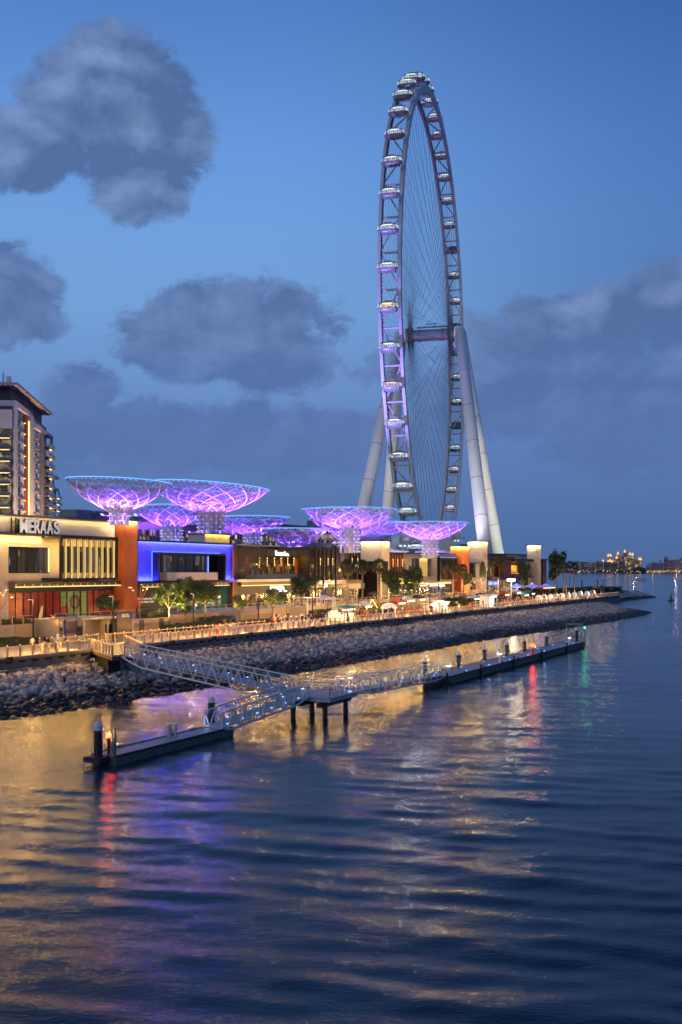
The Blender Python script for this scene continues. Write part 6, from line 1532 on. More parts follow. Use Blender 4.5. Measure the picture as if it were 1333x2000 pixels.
part('shaft', MB().tube((-99.4, q, TZ), (-99.2, q + .25, TZ + 2.2), .28, 4, .14), M['yellowpanel'], ob)
# tall dark lamp posts
def lamp_post(label, px, t, top_py, arm=.9, z=PZ):
    s = S(px, t); zt_ = Z(top_py, s, t); th = thing('lamp_post', label, 'lamp post', (-t, s, z), 'slim dark lamp posts along the promenade')
    part('pole', MB().beam((-t, s, z), (-t, s, zt_), .16, .16, up=(0, 1, 0)), M['black'], th); part('arm', MB().beam((-t, s - arm, zt_ - .06), (-t, s + .07, zt_ - .06), .10, .10), M['black'], th)
    part('lamp', MB().beam((-t, s - arm * .95, zt_ - .125), (-t, s - arm * .35, zt_ - .125), .07, .02), M['led_w'], th)
    point('lamp_post_light', (-t, s - arm * .6, zt_ - .3), 520, (1, .58, .20), .1); return th
for px, t, py, lb in ((66, 84, 1169, 'dark lamp post beside the lit steps at the far left'), (222, 84.5, 1163, 'dark lamp post just left of the navy board'), (379, 86, 1158, 'dark lamp post rising in front of the hedge'), (505, 86, 1158, 'dark lamp post before the planter wall, right of the seated people'),
                      (611, 86, 1160, 'dark lamp post beside the wooden trellis'), (700, 85.5, 1150, 'dark lamp post right of the teal roofed cart'), (784, 85, 1150, 'dark lamp post left of the fluted counter wall'), (840, 84.5, 1140, 'dark lamp post before the bright stalls under the white sign strips'),
                      (952, 83, 1110, 'dark lamp post in line with the tall pale tower'), (1039, 82, 1138, 'dark lamp post before the last pale tower')): lamp_post(lb, px, t, py)
# branching tree shaped lamps
def branch_lamp(label, px, t, z, top_py, mt, n=7, spread=.36, pw=120):
    s = S(px, t); zt_ = Z(top_py, s, t); h = zt_ - z; th = thing('branch_lamp', label, 'lamp', (-t, s, z), 'branching lamps shaped like bare trees')
    part('trunk', MB().tube((-t, s, z), (-t, s, z + h * .42), .10, 6, .08), mt, th); rnd = random.Random(px)
    for i in range(n):
        w = i / n * 6.283 + .3; r1 = spread * h * rnd.uniform(.5, 1); e = Vector((-t + r1 * math.cos(w), s + r1 * math.sin(w), zt_ - rnd.uniform(0, .22) * h))
        part('branch', MB().tube((-t, s, z + h * (.42 - .1 * (i % 2))), e, .06, 5, .04), mt, th); dd_ = (e - Vector((-t, s, z + h * .4))).normalized()
        part('lamp', MB().tube(e, e + Vector((dd_.x, dd_.y, .15)) * .42, .055, 6), M['led_w'], th)
    point('branch_lamp_light', (-t + .5, s, zt_ - .2), pw, (1, .72, .42), .3)
branch_lamp('rust coloured branching lamp in front of the wall lettering', 273, 95, 6.0, 1141, M['corten'])
branch_lamp('branching lamp cut by the left edge of the photo', -2, 95, 6.0, 1152, M['corten'])
branch_lamp('branching lamp before the two white sign strips', 828, 97, 6.0, 1134, M['corten_d'], pw=200)
branch_lamp('red lit branching lamp by the foot of the tall pale tower', 935, 97, 6.0, 1133, M['corten'], pw=300)
fl = thing('floodlight_mast', 'white mast with three bright floodlights by the last restaurant', 'lamp post', (-92, S(999, 92), 4)); q = S(999, 92); zt_ = Z(1134, q, 92)
part('pole', MB().tube((-92, q, 4), (-92, q, zt_), .14, 8), M['white_steel'], fl)
for k in (-1, 0, 1): part('flood_lamp', MB().lathe([(0, -.4), (.45, -.25), (.45, .25), (0, .4)], (-92, q + k * 2.6, zt_ + .2), 10), M['lamp_w'], fl)
part('crossbar', MB().beam((-92, q - 2.7, zt_ - .1), (-92, q + 2.7, zt_ - .1), .1, .1), M['white_steel'], fl); point('flood_light', (-91.2, q, zt_), 1300, (1, .9, .75), .4)
# trellis, gazebo, carts, domes, parasols
tr = thing('trellis', 'T shaped white timber trellis frame near the dark spreading tree', 'trellis', (-88, S(601, 88), 4)); q = S(601, 88); zt_ = Z(1168, q, 88)
part('post', MB().beam((-88, q, 4), (-88, q, zt_), .25, .25, up=(0, 1, 0)), M['fabric_w'], tr)
for k in range(6): PB('slat', M['fabric_w'], tr, q - 2.3, q + 2.3, 86.8 + k * .45, 86.95 + k * .45, zt_ + .01, zt_ + .12)
PB('beam', M['wood'], tr, q - .1, q + .1, 86.7, 89.3, zt_ - .18, zt_)
def parasol(label, px, t, z, py, wpx, mt, group=None, n=8, sag=.32, cat='parasol', pw=0):
    s = S(px, t); zt_ = Z(py, s, t); r = wpx * DD(s, t) / F / 2; th = thing('parasol', label, cat, (-t, s, z), group)
    part('pole', MB().tube((-t, s, z), (-t, s, zt_), .05, 6), M['steel'], th); cn = MB(); h = r * sag * 1.6
    for i in range(n):
        w0, w1 = i / n * 6.2832, (i + 1) / n * 6.2832; a = Vector((-t + r * math.cos(w0), s + r * math.sin(w0), zt_ - h)); b = Vector((-t + r * math.cos(w1), s + r * math.sin(w1), zt_ - h)); m_ = (a + b) / 2 + Vector((0, 0, .12 * r)); tp = Vector((-t, s, zt_))
        cn.add([tp, a, m_, b, a - Vector((0, 0, .18)), b - Vector((0, 0, .18)), m_ - Vector((0, 0, .14))], [(0, 1, 2), (0, 2, 3), (1, 4, 6, 2), (2, 6, 5, 3)])
    part('canopy', cn, mt, th)
    if pw: point('stall_light', (-t, s, zt_ - h - .2), pw, (1, .85, .6), .2)
parasol('big white canvas parasol beneath the warm flood lamp', 634, 94, 4.0, 1161, 34, M['fabric_w'], pw=60)
parasol('dark grey peaked parasol right of the two shop signs', 731, 96, 6.0, 1154, 26, M['fabric_d'])
for px, lb in ((1040, 'leftmost of the blue lit upturned parasols by the last pale tower'), (1066, 'right blue lit upturned parasol by the last pale tower'), (1010, 'blue lit parasol half hidden behind the dark oval tree')):
    s = S(px, 93); r = 16 * DD(s, 93) / F; zt_ = Z(1144, s, 93); th = thing('blue_parasol', lb, 'parasol', (-93, s, 4), 'blue lit parasols by the last tower')
    part('pole', MB().tube((-93, s, 4), (-93, s, zt_), .07, 6), M['steel'], th); part('canopy', MB().lathe([(.05, -r * .38), (r * .55, -r * .12), (r, 0), (r * .55, .05), (.05, r * .28)], (-93, s, zt_), 4, .5, .5 + 6.28318), M['fabric_b'], th)
point('blue_light', (-92, S(1055, 92), 9), 350, (.25, .3, 1), .3)
ca = thing('market_cart', 'market cart with a curved teal roof and bright lamps', 'cart', (-85.5, S(685, 85.5), 4)); a, b = S(672, 84.5), S(699, 84.5); zt_ = ZP(672, 1185, 84.5)
rf = MB(); pts = [(84.3 + 2.6 * i / 6, zt_ - .55 + .62 * math.sin(math.pi * (i + .6) / 7.2)) for i in range(7)]
for (ta, za), (tb_, zb_) in zip(pts, pts[1:]): rf.add([(-ta, a, za), (-ta, b, za), (-tb_, b, zb_), (-tb_, a, zb_), (-ta, a, za + .05), (-ta, b, za + .05), (-tb_, b, zb_ + .05), (-tb_, a, zb_ + .05)], [(0, 1, 2, 3), (7, 6, 5, 4), (0, 4, 5, 1), (1, 5, 6, 2), (3, 2, 6, 7), (0, 3, 7, 4)])
part('roof', rf, M['fabric_t'], ca); PB('counter', M['stall'], ca, a + .3, b - .3, 84.8, 86.2, 4.0, 5.0)
for q, t_ in ((a + .1, 84.4), (b - .1, 84.4), (a + .1, 86.7), (b - .1, 86.7)): PB('post', M['wood'], ca, q - .05, q + .05, t_ - .05, t_ + .05, 4, zt_ - .4)
for k in range(6): q = a + .5 + (b - a - 1) * k / 5; part('lamp', MB().lathe([(0, 0), (.1, .05), (.1, .15), (0, .2)], (-84.9, q, zt_ - .75), 8), M['lamp_w'], ca)
point('stall_light', (-84.6, (a + b) / 2, zt_ - .9), 240, (1, .82, .55), .2)
dm = thing('lattice_dome', 'white lattice dome kiosk glowing beside the green shrubs', 'kiosk', (-86, S(760, 86), 4)); q = S(760, 86); r = 15 * DD(q, 86) / F; zb_ = Z(1187, q, 86); lt = MB()
for i in range(14):
    w = i / 14 * 6.2832; lt.path([Vector((-86 + r * math.cos(w + .25 * j) * math.cos(j * .25), q + r * math.sin(w + .25 * j) * math.cos(j * .25), zb_ + r * .62 * math.sin(j * .25))) for j in range(7)], .06, 3); lt.path([Vector((-86 + r * math.cos(w - .25 * j) * math.cos(j * .25), q + r * math.sin(w - .25 * j) * math.cos(j * .25), zb_ + r * .62 * math.sin(j * .25))) for j in range(7)], .06, 3)
part('dome', lt, M['stall'], dm); part('rim', MB().lathe([(r * .98, 0), (r * 1.05, 0), (r * 1.05, .25), (r * .98, .25)], (-86, q, zb_ - .15), 20), M['stall'], dm)
for i in range(6): w = i / 6 * 6.2832; part('post', MB().tube((-86 + r * .95 * math.cos(w), q + r * .95 * math.sin(w), 4), (-86 + r * .95 * math.cos(w), q + r * .95 * math.sin(w), zb_ - .15), .07, 5), M['stall'], dm)
point('stall_light', (-85.5, q, zb_ + .1), 130, (1, .93, .8), .25)
lc = thing('light_cone', 'tall lattice ornament on a stepped pile of fairy lights', 'ornament', (-85, S(653, 85), 4)); q = S(653, 85); zt_ = Z(1166, q, 85)
for k in range(4): part('tier', MB().lathe([(2.1 - .5 * k, 0), (2.0 - .5 * k, .42)], (-85, q, 4 + .42 * k), 16).lathe([(0, .42), (2.0 - .5 * k, .42)], (-85, q, 4 + .42 * k), 16), M['stall'], lc)
lm = MB(); rnd = random.Random(4)
for _ in range(90): k = rnd.randrange(4); w = rnd.uniform(0, 6.28); rr = 2.1 - .5 * k; p = Vector((-85 + rr * math.cos(w), q + rr * math.sin(w), 4 + .42 * k + rnd.uniform(.1, .5))); lm.box(p.x - .06, p.x + .06, p.y - .06, p.y + .06, p.z - .06, p.z + .06)
part('fairy_lights', lm, M['led_w'], lc)['kind'] = 'stuff'
tt_ = MB()
for i in range(3):
    w = i * 2.094; c0 = Vector((-85 + .45 * math.cos(w), q + .45 * math.sin(w), 5.6)); c1 = Vector((-85 + .3 * math.cos(w), q + .3 * math.sin(w), zt_)); tt_.tube(c0, c1, .06, 4)
    w2 = w + 2.094
    for j in range(7):
        f0, f1 = j / 7, (j + 1) / 7; d0 = Vector((-85 + .45 * math.cos(w2), q + .45 * math.sin(w2), 5.6)); d1 = Vector((-85 + .3 * math.cos(w2), q + .3 * math.sin(w2), zt_)); tt_.tube(c0.lerp(c1, f0), d0.lerp(d1, f1), .04, 3)
part('lattice_mast', tt_, M['fabric_w'], lc); point('stall_light', (-83.2, q, 5.4), 90, (1, .8, .5), .15)
wb = thing('white_booth', 'glowing white glass booth close to the railing before the tall tower', 'booth', (-82, S(963, 82), 4)); a, b = S(958, 81), S(973, 81); zt_ = ZP(958, 1164, 81)
PB('wall', M['stall'], wb, a + .1, b - .1, 81.2, 83.8, 4, zt_); PB('roof', M['white_steel'], wb, a - .3, b + .3, 80.8, 84.1, zt_ + .001, zt_ + .4); PB('doorway', M['glass'], wb, (a + b) / 2 + .2, b - .6, 81.12, 81.19, 4.1, zt_ - .5)
for k in range(3): PB('pane', M['sign_w'], wb, a + .3 + k * (b - a) / 6, a + .2 + (k + 1) * (b - a) / 6, 81.12, 81.19, 4.4, zt_ - .3)
point('stall_light', (-80.3, (a + b) / 2, 6), 160, (.9, .95, 1), .3)
gz = thing('gold_frame_stall', 'stall with slanting gold light strings left of the glowing palm trunk', 'stall', (-88, S(727, 88), 4)); q = S(727, 88)
for k, (da, db) in enumerate(((-2.6, .2), (.2, 2.6))): part('light_string', MB().beam((-88, q + da, 5.2 if k == 0 else 7.2), (-88, q + db, 7.2 if k == 0 else 5.4), .06, .06), M['led_w'], gz)
for k in (-2.4, 2.4): PB('post', M['wood'], gz, q + k - .06, q + k + .06, 88.05, 88.17, 4, 6.0)
PB('counter', M['wood'], gz, q - 2.2, q + 2.2, 88.2, 88.9, 4, 5); point('stall_light', (-87.5, q, 6.2), 160, GOLD, .2)
mk = [(862, 1175, 'cluster stall with white flower like lamps below the twin sign strips'), (838, 1178, 'bright white stall left of the palms by the orange tower'), (850, 1172, 'second bright stall squeezed between two white ones by the palms')]
for px, py, lb in mk:
    q = S(px, 87); zt_ = Z(py, q, 87); th = thing('market_stall', lb, 'stall', (-87, q, 4), 'bright stalls before the palms')
    PB('counter', M['stall'], th, q - 2, q + 2, 86.2, 87.6, 4, 5.1); PB('roof', M['fabric_w'], th, q - 2.4, q + 2.4, 85.6, 88.2, zt_ - .2, zt_)
    for k in (-2.2, 2.2): PB('post', M['wood'], th, q + k - .06, q + k + .06, 85.8, 85.92, 4, zt_ - .21)
    for k in range(5): part('lamp', MB().lathe([(0, 0), (.2, .12), (.2, .24), (0, .36)], (-86, q - 1.8 + k * .9, zt_ - .62), 8), M['lamp_w'], th)
    point('stall_light', (-85.2, q, zt_ - .5), 170, (1, .88, .62), .3)
for k, (px, t_, rm, lb) in enumerate(((712, 86.2, 'fabric_w', 'white roofed market stall between the teal cart and the gold strings'), (778, 85.6, 'fabric_r', 'red roofed market stall just right of the white lattice dome'), (796, 86.6, 'fabric_w', 'pale market stall before the fluted counter wall'),
        (818, 85.2, 'fabric_d', 'dark roofed market stall with warm lamps, right of the fluted wall'), (925, 85.8, 'fabric_w', 'pale roofed market stall below the tall pale tower'), (938, 86.9, 'fabric_d', 'dark roofed market stall left of the white glass booth'),
        (985, 85.6, 'fabric_r', 'red roofed market stall between the white booth and the floodlight mast'), (1008, 86.4, 'fabric_w', 'pale roofed market stall right of the floodlight mast'), (1023, 85.4, 'fabric_t', 'teal roofed market stall under the dark oval tree'), (1036, 86.6, 'fabric_d', 'dark roofed market stall at the foot of the last pale tower'))):
    q = S(px, t_); th = thing('market_stall', lb, 'stall', (-t_, q, 4), 'warm lit market stalls on the promenade'); w_ = 1.6 + .3 * (k % 3); hh = 6.3 + .25 * (k % 4)
    PB('counter', M['wood'], th, q - w_, q + w_, t_ - .6, t_ + .1, 4, 5.0)
    rf = MB(); rf.add([(-(t_ - 1.1), q - w_ - .3, hh), (-(t_ - 1.1), q + w_ + .3, hh), (-(t_ + 1.3), q + w_ + .3, hh), (-(t_ + 1.3), q - w_ - .3, hh), (-(t_ + .1), q - w_ * .5, hh + .8), (-(t_ + .1), q + w_ * .5, hh + .8)], [(0, 1, 5, 4), (1, 2, 5), (2, 3, 4, 5), (3, 0, 4), (3, 2, 1, 0)]); part('roof', rf, M[rm], th)
    for a_ in (-w_, w_):
        for b_ in (-1.0, 1.1): PB('post', M['wood'], th, q + a_ - .05, q + a_ + .05, t_ + b_ - .05, t_ + b_ + .05, 4, hh - .01)
    for j in range(4): part('lamp', MB().lathe([(0, 0), (.13, .08), (.13, .18), (0, .26)], (-(t_ - .9), q - w_ * .8 + j * w_ * .53, hh - .45), 8), M['lamp_w'], th)
    for j in range(5): PB('goods', CL_[(k + j) % 4], th, q - w_ + .2 + j * w_ * .36, q - w_ + .2 + j * w_ * .36 + .3, t_ - .4, t_ - .1, 5.001, 5.22 + .06 * (j % 3))
    point('stall_light', (-(t_ - .9), q, hh - .5), 120, (1, .62, .26), .12)
for k, (pa, pb_, tt0, zz0, lb) in enumerate(((560, 604, 91.5, 7.6, 'string of warm bulbs between the lit planter wall and the wooden trellis'), (640, 676, 91, 7.8, 'string of warm bulbs above the white parasol and the shop front'), (744, 784, 89.5, 8.2, 'string of warm bulbs crossing before the cream lit tower'),
        (812, 858, 89.5, 8.0, 'string of warm bulbs above the stalls under the sign strips'), (868, 912, 88.2, 8.0, 'string of warm bulbs between the palms by the orange tower'), (915, 962, 88.2, 8.4, 'string of warm bulbs at the foot of the tall pale tower'), (985, 1032, 88.2, 8.6, 'string of warm bulbs above the stalls by the last restaurant'))):
    a_, b_ = S(pa, tt0), S(pb_, tt0); th = thing('string_lights', lb, 'string lights', (-tt0, (a_ + b_) / 2, zz0)); n_ = int((b_ - a_) / .9) + 3; P_ = [Vector((-tt0, a_ + (b_ - a_) * i / n_, zz0 - .5 * math.sin(math.pi * ((i / n_ * 2) % 1)))) for i in range(n_ + 1)]
    part('wire', MB().path(P_, .02, 3), M['black'], th); bl_ = MB()
    for p_ in P_: bl_.box(p_.x - .045, p_.x + .045, p_.y - .045, p_.y + .045, p_.z - .13, p_.z - .03)
    part('bulbs', bl_, M['led_g'], th)['kind'] = 'stuff'
    for q in (a_, b_): part('pole', MB().tube((-tt0, q, 4), (-tt0, q, zz0 + .05), .04, 5), M['black'], th)
# row of igloo tents on the end of the promenade
tents = [(1052, M['stall']), (1063, M['stall']), (1075, M['stall']), (1086, M['stall']), (1097, M['stall']), (1109, M['stall']), (1121, M['stall']), (1133, M['stall']), (1146, M['stall']), (1158, M['stall'])]
od = ['first', 'second', 'third', 'fourth', 'fifth', 'sixth', 'seventh', 'eighth', 'ninth', 'tenth']
for k, (px, mt) in enumerate(tents):
    t_ = 86.5 + (k % 2) * 1.2; q = S(px, t_); r = 6.0 * DD(q, t_) / F; th = thing('dome_tent', od[k] + ' glowing white dome tent, counting along the row from the last pale tower', 'tent', (-t_, q, 4), 'glowing dome tents at the end of the promenade')
    part('shell', MB().lathe([(r * math.cos(a_), r * 1.15 * math.sin(a_)) for a_ in np.linspace(0, 1.5, 7)], (-t_, q, 4.6), 14, R(40), R(320)).lathe([(r, 0), (r, .6)], (-t_, q, 4), 14, R(40), R(320)), M['fabric_w'], th)
    hoops = MB()
    for w in (R(40), R(320)): hoops.path([Vector((-t_ + r * 1.02 * math.cos(a_) * math.cos(w), q + r * 1.02 * math.cos(a_) * math.sin(w), 4.6 + r * 1.17 * math.sin(a_))) for a_ in np.linspace(0, 1.5, 7)], .07, 4)
    part('hoop', hoops, M['steel'], th); PB('table', M['wood'], th, q - .6, q + .6, t_ - .5, t_ + .5, 4.7, 4.78)
    part('lamp', MB().lathe([(0, 0), (.3, .15), (.3, .35), (0, .5)], (-t_ + .2, q, 4.4 + r * .7), 8), M['lamp_w'], th)
    point('tent_light', (-t_ + .5, q - .3, 4.5 + r * .55), 330, (1, .84, .62) if k % 3 else (1, .6, .26), .35)
rt = thing('red_awning', 'long low red awning behind the first dome tents', 'awning', (-91, S(1068, 91), 4)); a, b = S(1056, 91), S(1079, 91)
PB('roof', M['fabric_r'], rt, a, b, 90, 94, 7.4, 7.7)
for q in (a + .2, (a + b) / 2, b - .2): PB('post', M['wood'], rt, q - .1, q + .1, 90.1, 90.3, 4, 7.39)
for i in range(14): q = a + (b - a) * i / 14; PB('lamp', M['led_w'], rt, q, q + .25, 89.85, 89.98, 7.35, 7.55)
for px, py, lb in ((1137, 1134, 'slim dark post on the headland nearest the palms'), (1168, 1133, 'slim dark post in the middle of the headland'), (1179, 1132, 'orange lit post on the headland')):
    q = S(px, 97); zt_ = Z(py, q, 97); th = thing('headland_post', lb, 'post', (-97, q, 3.5)); part('pole', MB().beam((-97, q, 3.5), (-97, q, zt_), .35, .35, up=(0, 1, 0)), M['corten'] if px == 1179 else M['black'], th); part('arm', MB().beam((-97, q - 3.5, zt_ - .1), (-97, q, zt_ - .1), .25, .25), M['black'], th)
for k, (px, c_, p_) in enumerate(((1128, (.8, 1, .5), 200), (1146, (.9, 1, .6), 180), (1172, (1, .8, .4), 200), (1190, (.8, 1, .6), 100))): point('headland_light', (-99, S(px, 99), 6.5), p_, c_, .3)
hb_ = thing('headland_hut', 'small yellowish lit hut on the headland beyond the tents', 'hut', (-100, S(1175, 100), 3.5)); q = S(1174, 100); PB('wall', M['wall_beige'], hb_, q - 4, q + 4, 100, 103, 3.5, 6.4); PB('roof', M['conc'], hb_, q - 4.5, q + 4.5, 99.6, 103.5, 6.401, 6.7)

# ================================================================== PEOPLE
def body_mesh(pose):
    # joints in metres, z up, facing +x
    J = {}
    if pose == 'seat':
        V = [(0, 0, .55), (0, 0, .80), (0, 0, 1.08), (.02, 0, 1.22), (.04, 0, 1.38), (0, .10, .52), (.42, .12, .52), (.44, .12, .08), (.56, .12, .04), (0, -.10, .52), (.42, -.12, .52), (.44, -.12, .08), (.56, -.12, .04), (0, .19, 1.12), (.08, .23, .86), (.28, .16, .76), (0, -.19, 1.12), (.08, -.23, .86), (.28, -.16, .76)]
    else:
        st_ = {'stand': .04, 'walk': .26, 'walk2': .18, 'robe': .03}[pose]
        V = [(0, 0, .95), (0, 0, 1.15), (.01, 0, 1.40), (.02, 0, 1.52), (.04, 0, 1.66), (0, .10, .90), (st_ * .6, .11, .50), (st_ * .9, .11, .08), (st_ * .9 + .13, .12, .04), (0, -.10, .90), (-st_ * .3, -.11, .50), (-st_, -.11, .10), (-st_ + .13, -.12, .04),
             (0, .20, 1.42), (-st_ * .3, .25, 1.14), (.06 - st_ * .2, .25, .88), (0, -.20, 1.42), (st_ * .3, -.25, 1.14), (.10 + st_ * .6, -.24, .90)]
    Ed = [(0, 1), (1, 2), (2, 3), (3, 4), (0, 5), (5, 6), (6, 7), (7, 8), (0, 9), (9, 10), (10, 11), (11, 12), (2, 13), (13, 14), (14, 15), (2, 16), (16, 17), (17, 18)]
    Rd = [.15, .135, .155, .06, .105, .095, .07, .05, .045, .095, .07, .05, .045, .07, .048, .038, .07, .048, .038]
    if pose == 'robe': Rd = [.17, .15, .16, .06, .11, .15, .16, .15, .06, .15, .16, .15, .06, .075, .06, .045, .075, .06, .045]
    me = bpy.data.meshes.new('skel'); me.from_pydata(V, Ed, []); o = bpy.data.objects.new('skel', me); COL.objects.link(o)
    m1_ = o.modifiers.new('s', 'SKIN'); m2_ = o.modifiers.new('u', 'SUBSURF'); m2_.levels = 1
    for i, r in enumerate(Rd): me.skin_vertices[0].data[i].radius = (r, r * (1.0 if i in (4,) else .92)); me.skin_vertices[0].data[i].use_root = (i == 0)
    dg = bpy.context.evaluated_depsgraph_get(); nm_ = bpy.data.meshes.new_from_object(o.evaluated_get(dg)); bpy.data.objects.remove(o)
    nm_.name = 'body_' + pose
    for _ in range(4): nm_.materials.append(M['fabric_w'])
    hz_ = V[3][2] + .0; wz_ = V[0][2] + .03
    for p in nm_.polygons:
        c_ = p.center
        arm = abs(c_.y) > .205 and c_.z < V[14][2] + .05
        if c_.z > hz_: p.material_index = 3 if (c_.z > V[4][2] + .03 or c_.x < V[4][0] - .03) else 2
        elif c_.z > wz_: p.material_index = 2 if arm and pose != 'robe' else 0
        else: p.material_index = (2 if (arm and pose != 'robe') else 1)
        if pose == 'robe' and p.material_index == 1: p.material_index = 0
        p.use_smooth = True
    return nm_
BM_ = {p: body_mesh(p) for p in ('stand', 'walk', 'walk2', 'robe', 'seat')}
CL = {n: mat('cloth_' + n, c, .85) for n, c in dict(white=(.62, .60, .57), black=(.02, .02, .024), navy=(.03, .04, .12), red=(.38, .03, .03), grey=(.20, .20, .21), cream=(.48, .42, .32), teal=(.04, .20, .22), pink=(.5, .18, .24), olive=(.12, .12, .05), blue=(.08, .16, .38), orange=(.5, .17, .04)).items()}
SK = [mat('skin_a', (.42, .25, .17), .6), mat('skin_b', (.26, .14, .09), .6)]; HR = [mat('hair_black', (.012, .010, .010), .6), mat('hair_brown', (.06, .035, .02), .6)]
def person(s, t, z, pose, top, low, face, label, h=1.0, hair=0, group=None):
    o = bpy.data.objects.new('person', BM_[pose]); COL.objects.link(o); o.location = (-t, s, z); o.rotation_euler = (0, 0, R(face)); o.scale = (h, h, h)
    for i, m_ in enumerate((CL[top], CL[low], SK[int(s * 7) % 2], CL['white'] if hair == 2 else HR[hair])): o.material_slots[i].link = 'OBJECT'; o.material_slots[i].material = m_
    tag(o, label, 'person', group); return o
for px, py, pose, top, low, face, lb, h in (
    (64, 1273, 'walk', 'white', 'navy', 100, 'person in white top and navy trousers walking alone, leftmost by the quay railing', 1.0),
    (83, 1273, 'stand', 'navy', 'cream', 80, 'person in navy top and cream trousers in the left group by the railing', 1.02),
    (87, 1271, 'walk2', 'black', 'black', 100, 'person all in black just behind the cream trousered walker', .98),
    (95, 1272, 'walk', 'black', 'cream', 90, 'person in black top right of the left group by the railing', .92),
    (108, 1271, 'stand', 'white', 'grey', 260, 'person in white top and grey trousers standing by the railing', 1.0),
    (117, 1271, 'stand', 'white', 'cream', 250, 'person in white top and cream trousers nearest the lookout platform', 1.03),
    (114, 1266, 'robe', 'white', 'white', 250, 'tall person in a white robe behind the two white tops', 1.12)):
    s_, t_ = G(px, py, PZ); person(s_, t_, PZ, pose, top, low, face, lb, h, 2 if pose == 'robe' else 0)
for px, t_, top, low, lb, z_ in ((267, 95, 'black', 'navy', 'left of two people in dark clothes standing by the branching lamp', 5.9), (271.5, 95, 'grey', 'black', 'right of two people in dark clothes standing by the branching lamp', 5.9)):
    person(S(px, t_), t_, z_, 'stand', top, low, 200, lb, 1.02)
bn_ = thing('bench', 'pale lit bench with seated people left of the small spindly tree', 'bench', (-88, S(438, 88), 4)); a, b = S(428, 88.5), S(456, 88.5); PB('seat', M['stall'], bn_, a, b, 88.2, 88.9, 4.36, 4.5)
for q in (a + .3, b - .4): PB('leg', M['conc'], bn_, q, q + .2, 88.3, 88.8, 4, 4.359)
for k, (top, lb) in enumerate((('black', 'seated person in black at the left end of the pale bench'), ('navy', 'seated person in navy in the middle of the pale bench'), ('grey', 'seated person in grey at the right end of the pale bench'))):
    person(a + .7 + k * 1.35, 88.62, 3.96, 'seat', top, 'black', -10 + k * 15, lb)
cb2 = thing('bollard', 'thin red striped marker bollard beside the railing under the bench', 'bollard', (-80.5, S(427, 80.5), 4)); q = S(427, 80.5)
part('post', MB().tube((-80.5, q, 4), (-80.5, q, 5.3), .16, 10), CL['red'], cb2); part('cap', MB().lathe([(.16, 0), (.1, .12), (0, .14)], (-80.5, q, 5.3), 10), CL['red'], cb2)
# strollers along the promenade
clo = ['white', 'black', 'navy', 'red', 'grey', 'cream', 'teal', 'pink', 'olive', 'blue', 'orange']
anchors = [(455, 'bench'), (540, 'glowing planter wall'), (575, 'wooden trellis'), (612, 'trellis lamp post'), (650, 'fairy light cone'), (690, 'teal roofed cart'), (727, 'gold light string stall'), (760, 'white lattice dome'), (800, 'fluted counter wall'), (850, 'bright white stalls'),
           (890, 'palms by the orange tower'), (930, 'foot of the tall pale tower'), (965, 'white glass booth'), (1000, 'floodlight mast'), (1035, 'last pale tower'), (1080, 'dome tents'), (1120, 'clump of palms'), (1160, 'end of the promenade')]
rnd = random.Random(21); used = set(); cnt = 0
pos_w = ['left of', 'in front of', 'right of', 'near', 'beside']
for px0, an in anchors:
    for k in range(6 if px0 > 520 else 2):
        px = px0 + rnd.uniform(-17, 17) + (k - 3) * 1.5; t_ = rnd.uniform(79.9, 90); top, low = rnd.choice(clo), rnd.choice(['black', 'navy', 'grey', 'cream', 'blue'])
        pose = rnd.choice(['stand', 'walk', 'walk2', 'walk', 'robe']); key = (top, low, an)
        if key in used: continue
        used.add(key); s_ = S(px, t_)
        if s_ > 366: continue
        lb = ('person in a long %s robe %s the %s' % (top, 'close to', an)) if pose == 'robe' else 'person in %s top and %s trousers near the %s' % (top, low, an)
        if lb in LABELS: continue
        person(s_, t_, PZ, pose, top, low, rnd.choice([80, 95, 260, 275, 180]), lb, rnd.uniform(.93, 1.05), rnd.choice([0, 0, 1]), 'people strolling on the promenade'); cnt += 1
# diners seated near the right part of the trellis terrace
for k in range(16):
    px = 548 + k * 5.2; t_ = 89.5 + (k % 3) * 1.4; s_ = S(px, t_); tb = None
    o = thing('cafe_table', '%s of the small cafe tables, counting rightwards from the glowing planter wall' % ['first', 'second', 'third', 'fourth', 'fifth', 'sixth', 'seventh', 'eighth', 'ninth', 'tenth', 'eleventh', 'twelfth', 'thirteenth', 'fourteenth', 'fifteenth', 'sixteenth'][k], 'table', (-t_, s_, 4), 'small cafe tables right of the planter wall')
    part('tabletop', MB().tube((-t_, s_, 4.7), (-t_, s_, 4.74), .42, 12), M['fabric_w'], o); part('pedestal', MB().tube((-t_, s_, 4), (-t_, s_, 4.699), .05, 6), M['black'], o)
    if k % 2 == 0: part('candle_lamp', MB().tube((-t_, s_, 4.745), (-t_, s_, 4.9), .06, 6), M['led_w'], o)
    if k % 4 == 0: point('table_light', (-t_ + .6, s_, 5.6), 80, GOLD, .15)
for px in (60, 110, 170, 240, 310, 390, 460, 520): point('deck_light', (-93.2, S(px, 93.2), 7.0), 230, (1, .50, .13), .15)
for px in (560, 600, 660, 710, 750, 790, 830, 870, 910, 960, 1000): point('deck_light', (-92.5, S(px, 92.5), 7.2), 1300 + (px - 560) * 4.5, (1, .50, .13), .15)
for px in (500, 560, 620, 690, 770, 830, 930, 990): point('terrace_light', (-101.5, S(px, 101.5), 8.6), 700 + (px - 500) * 2.6, (1, .60, .24), .2)

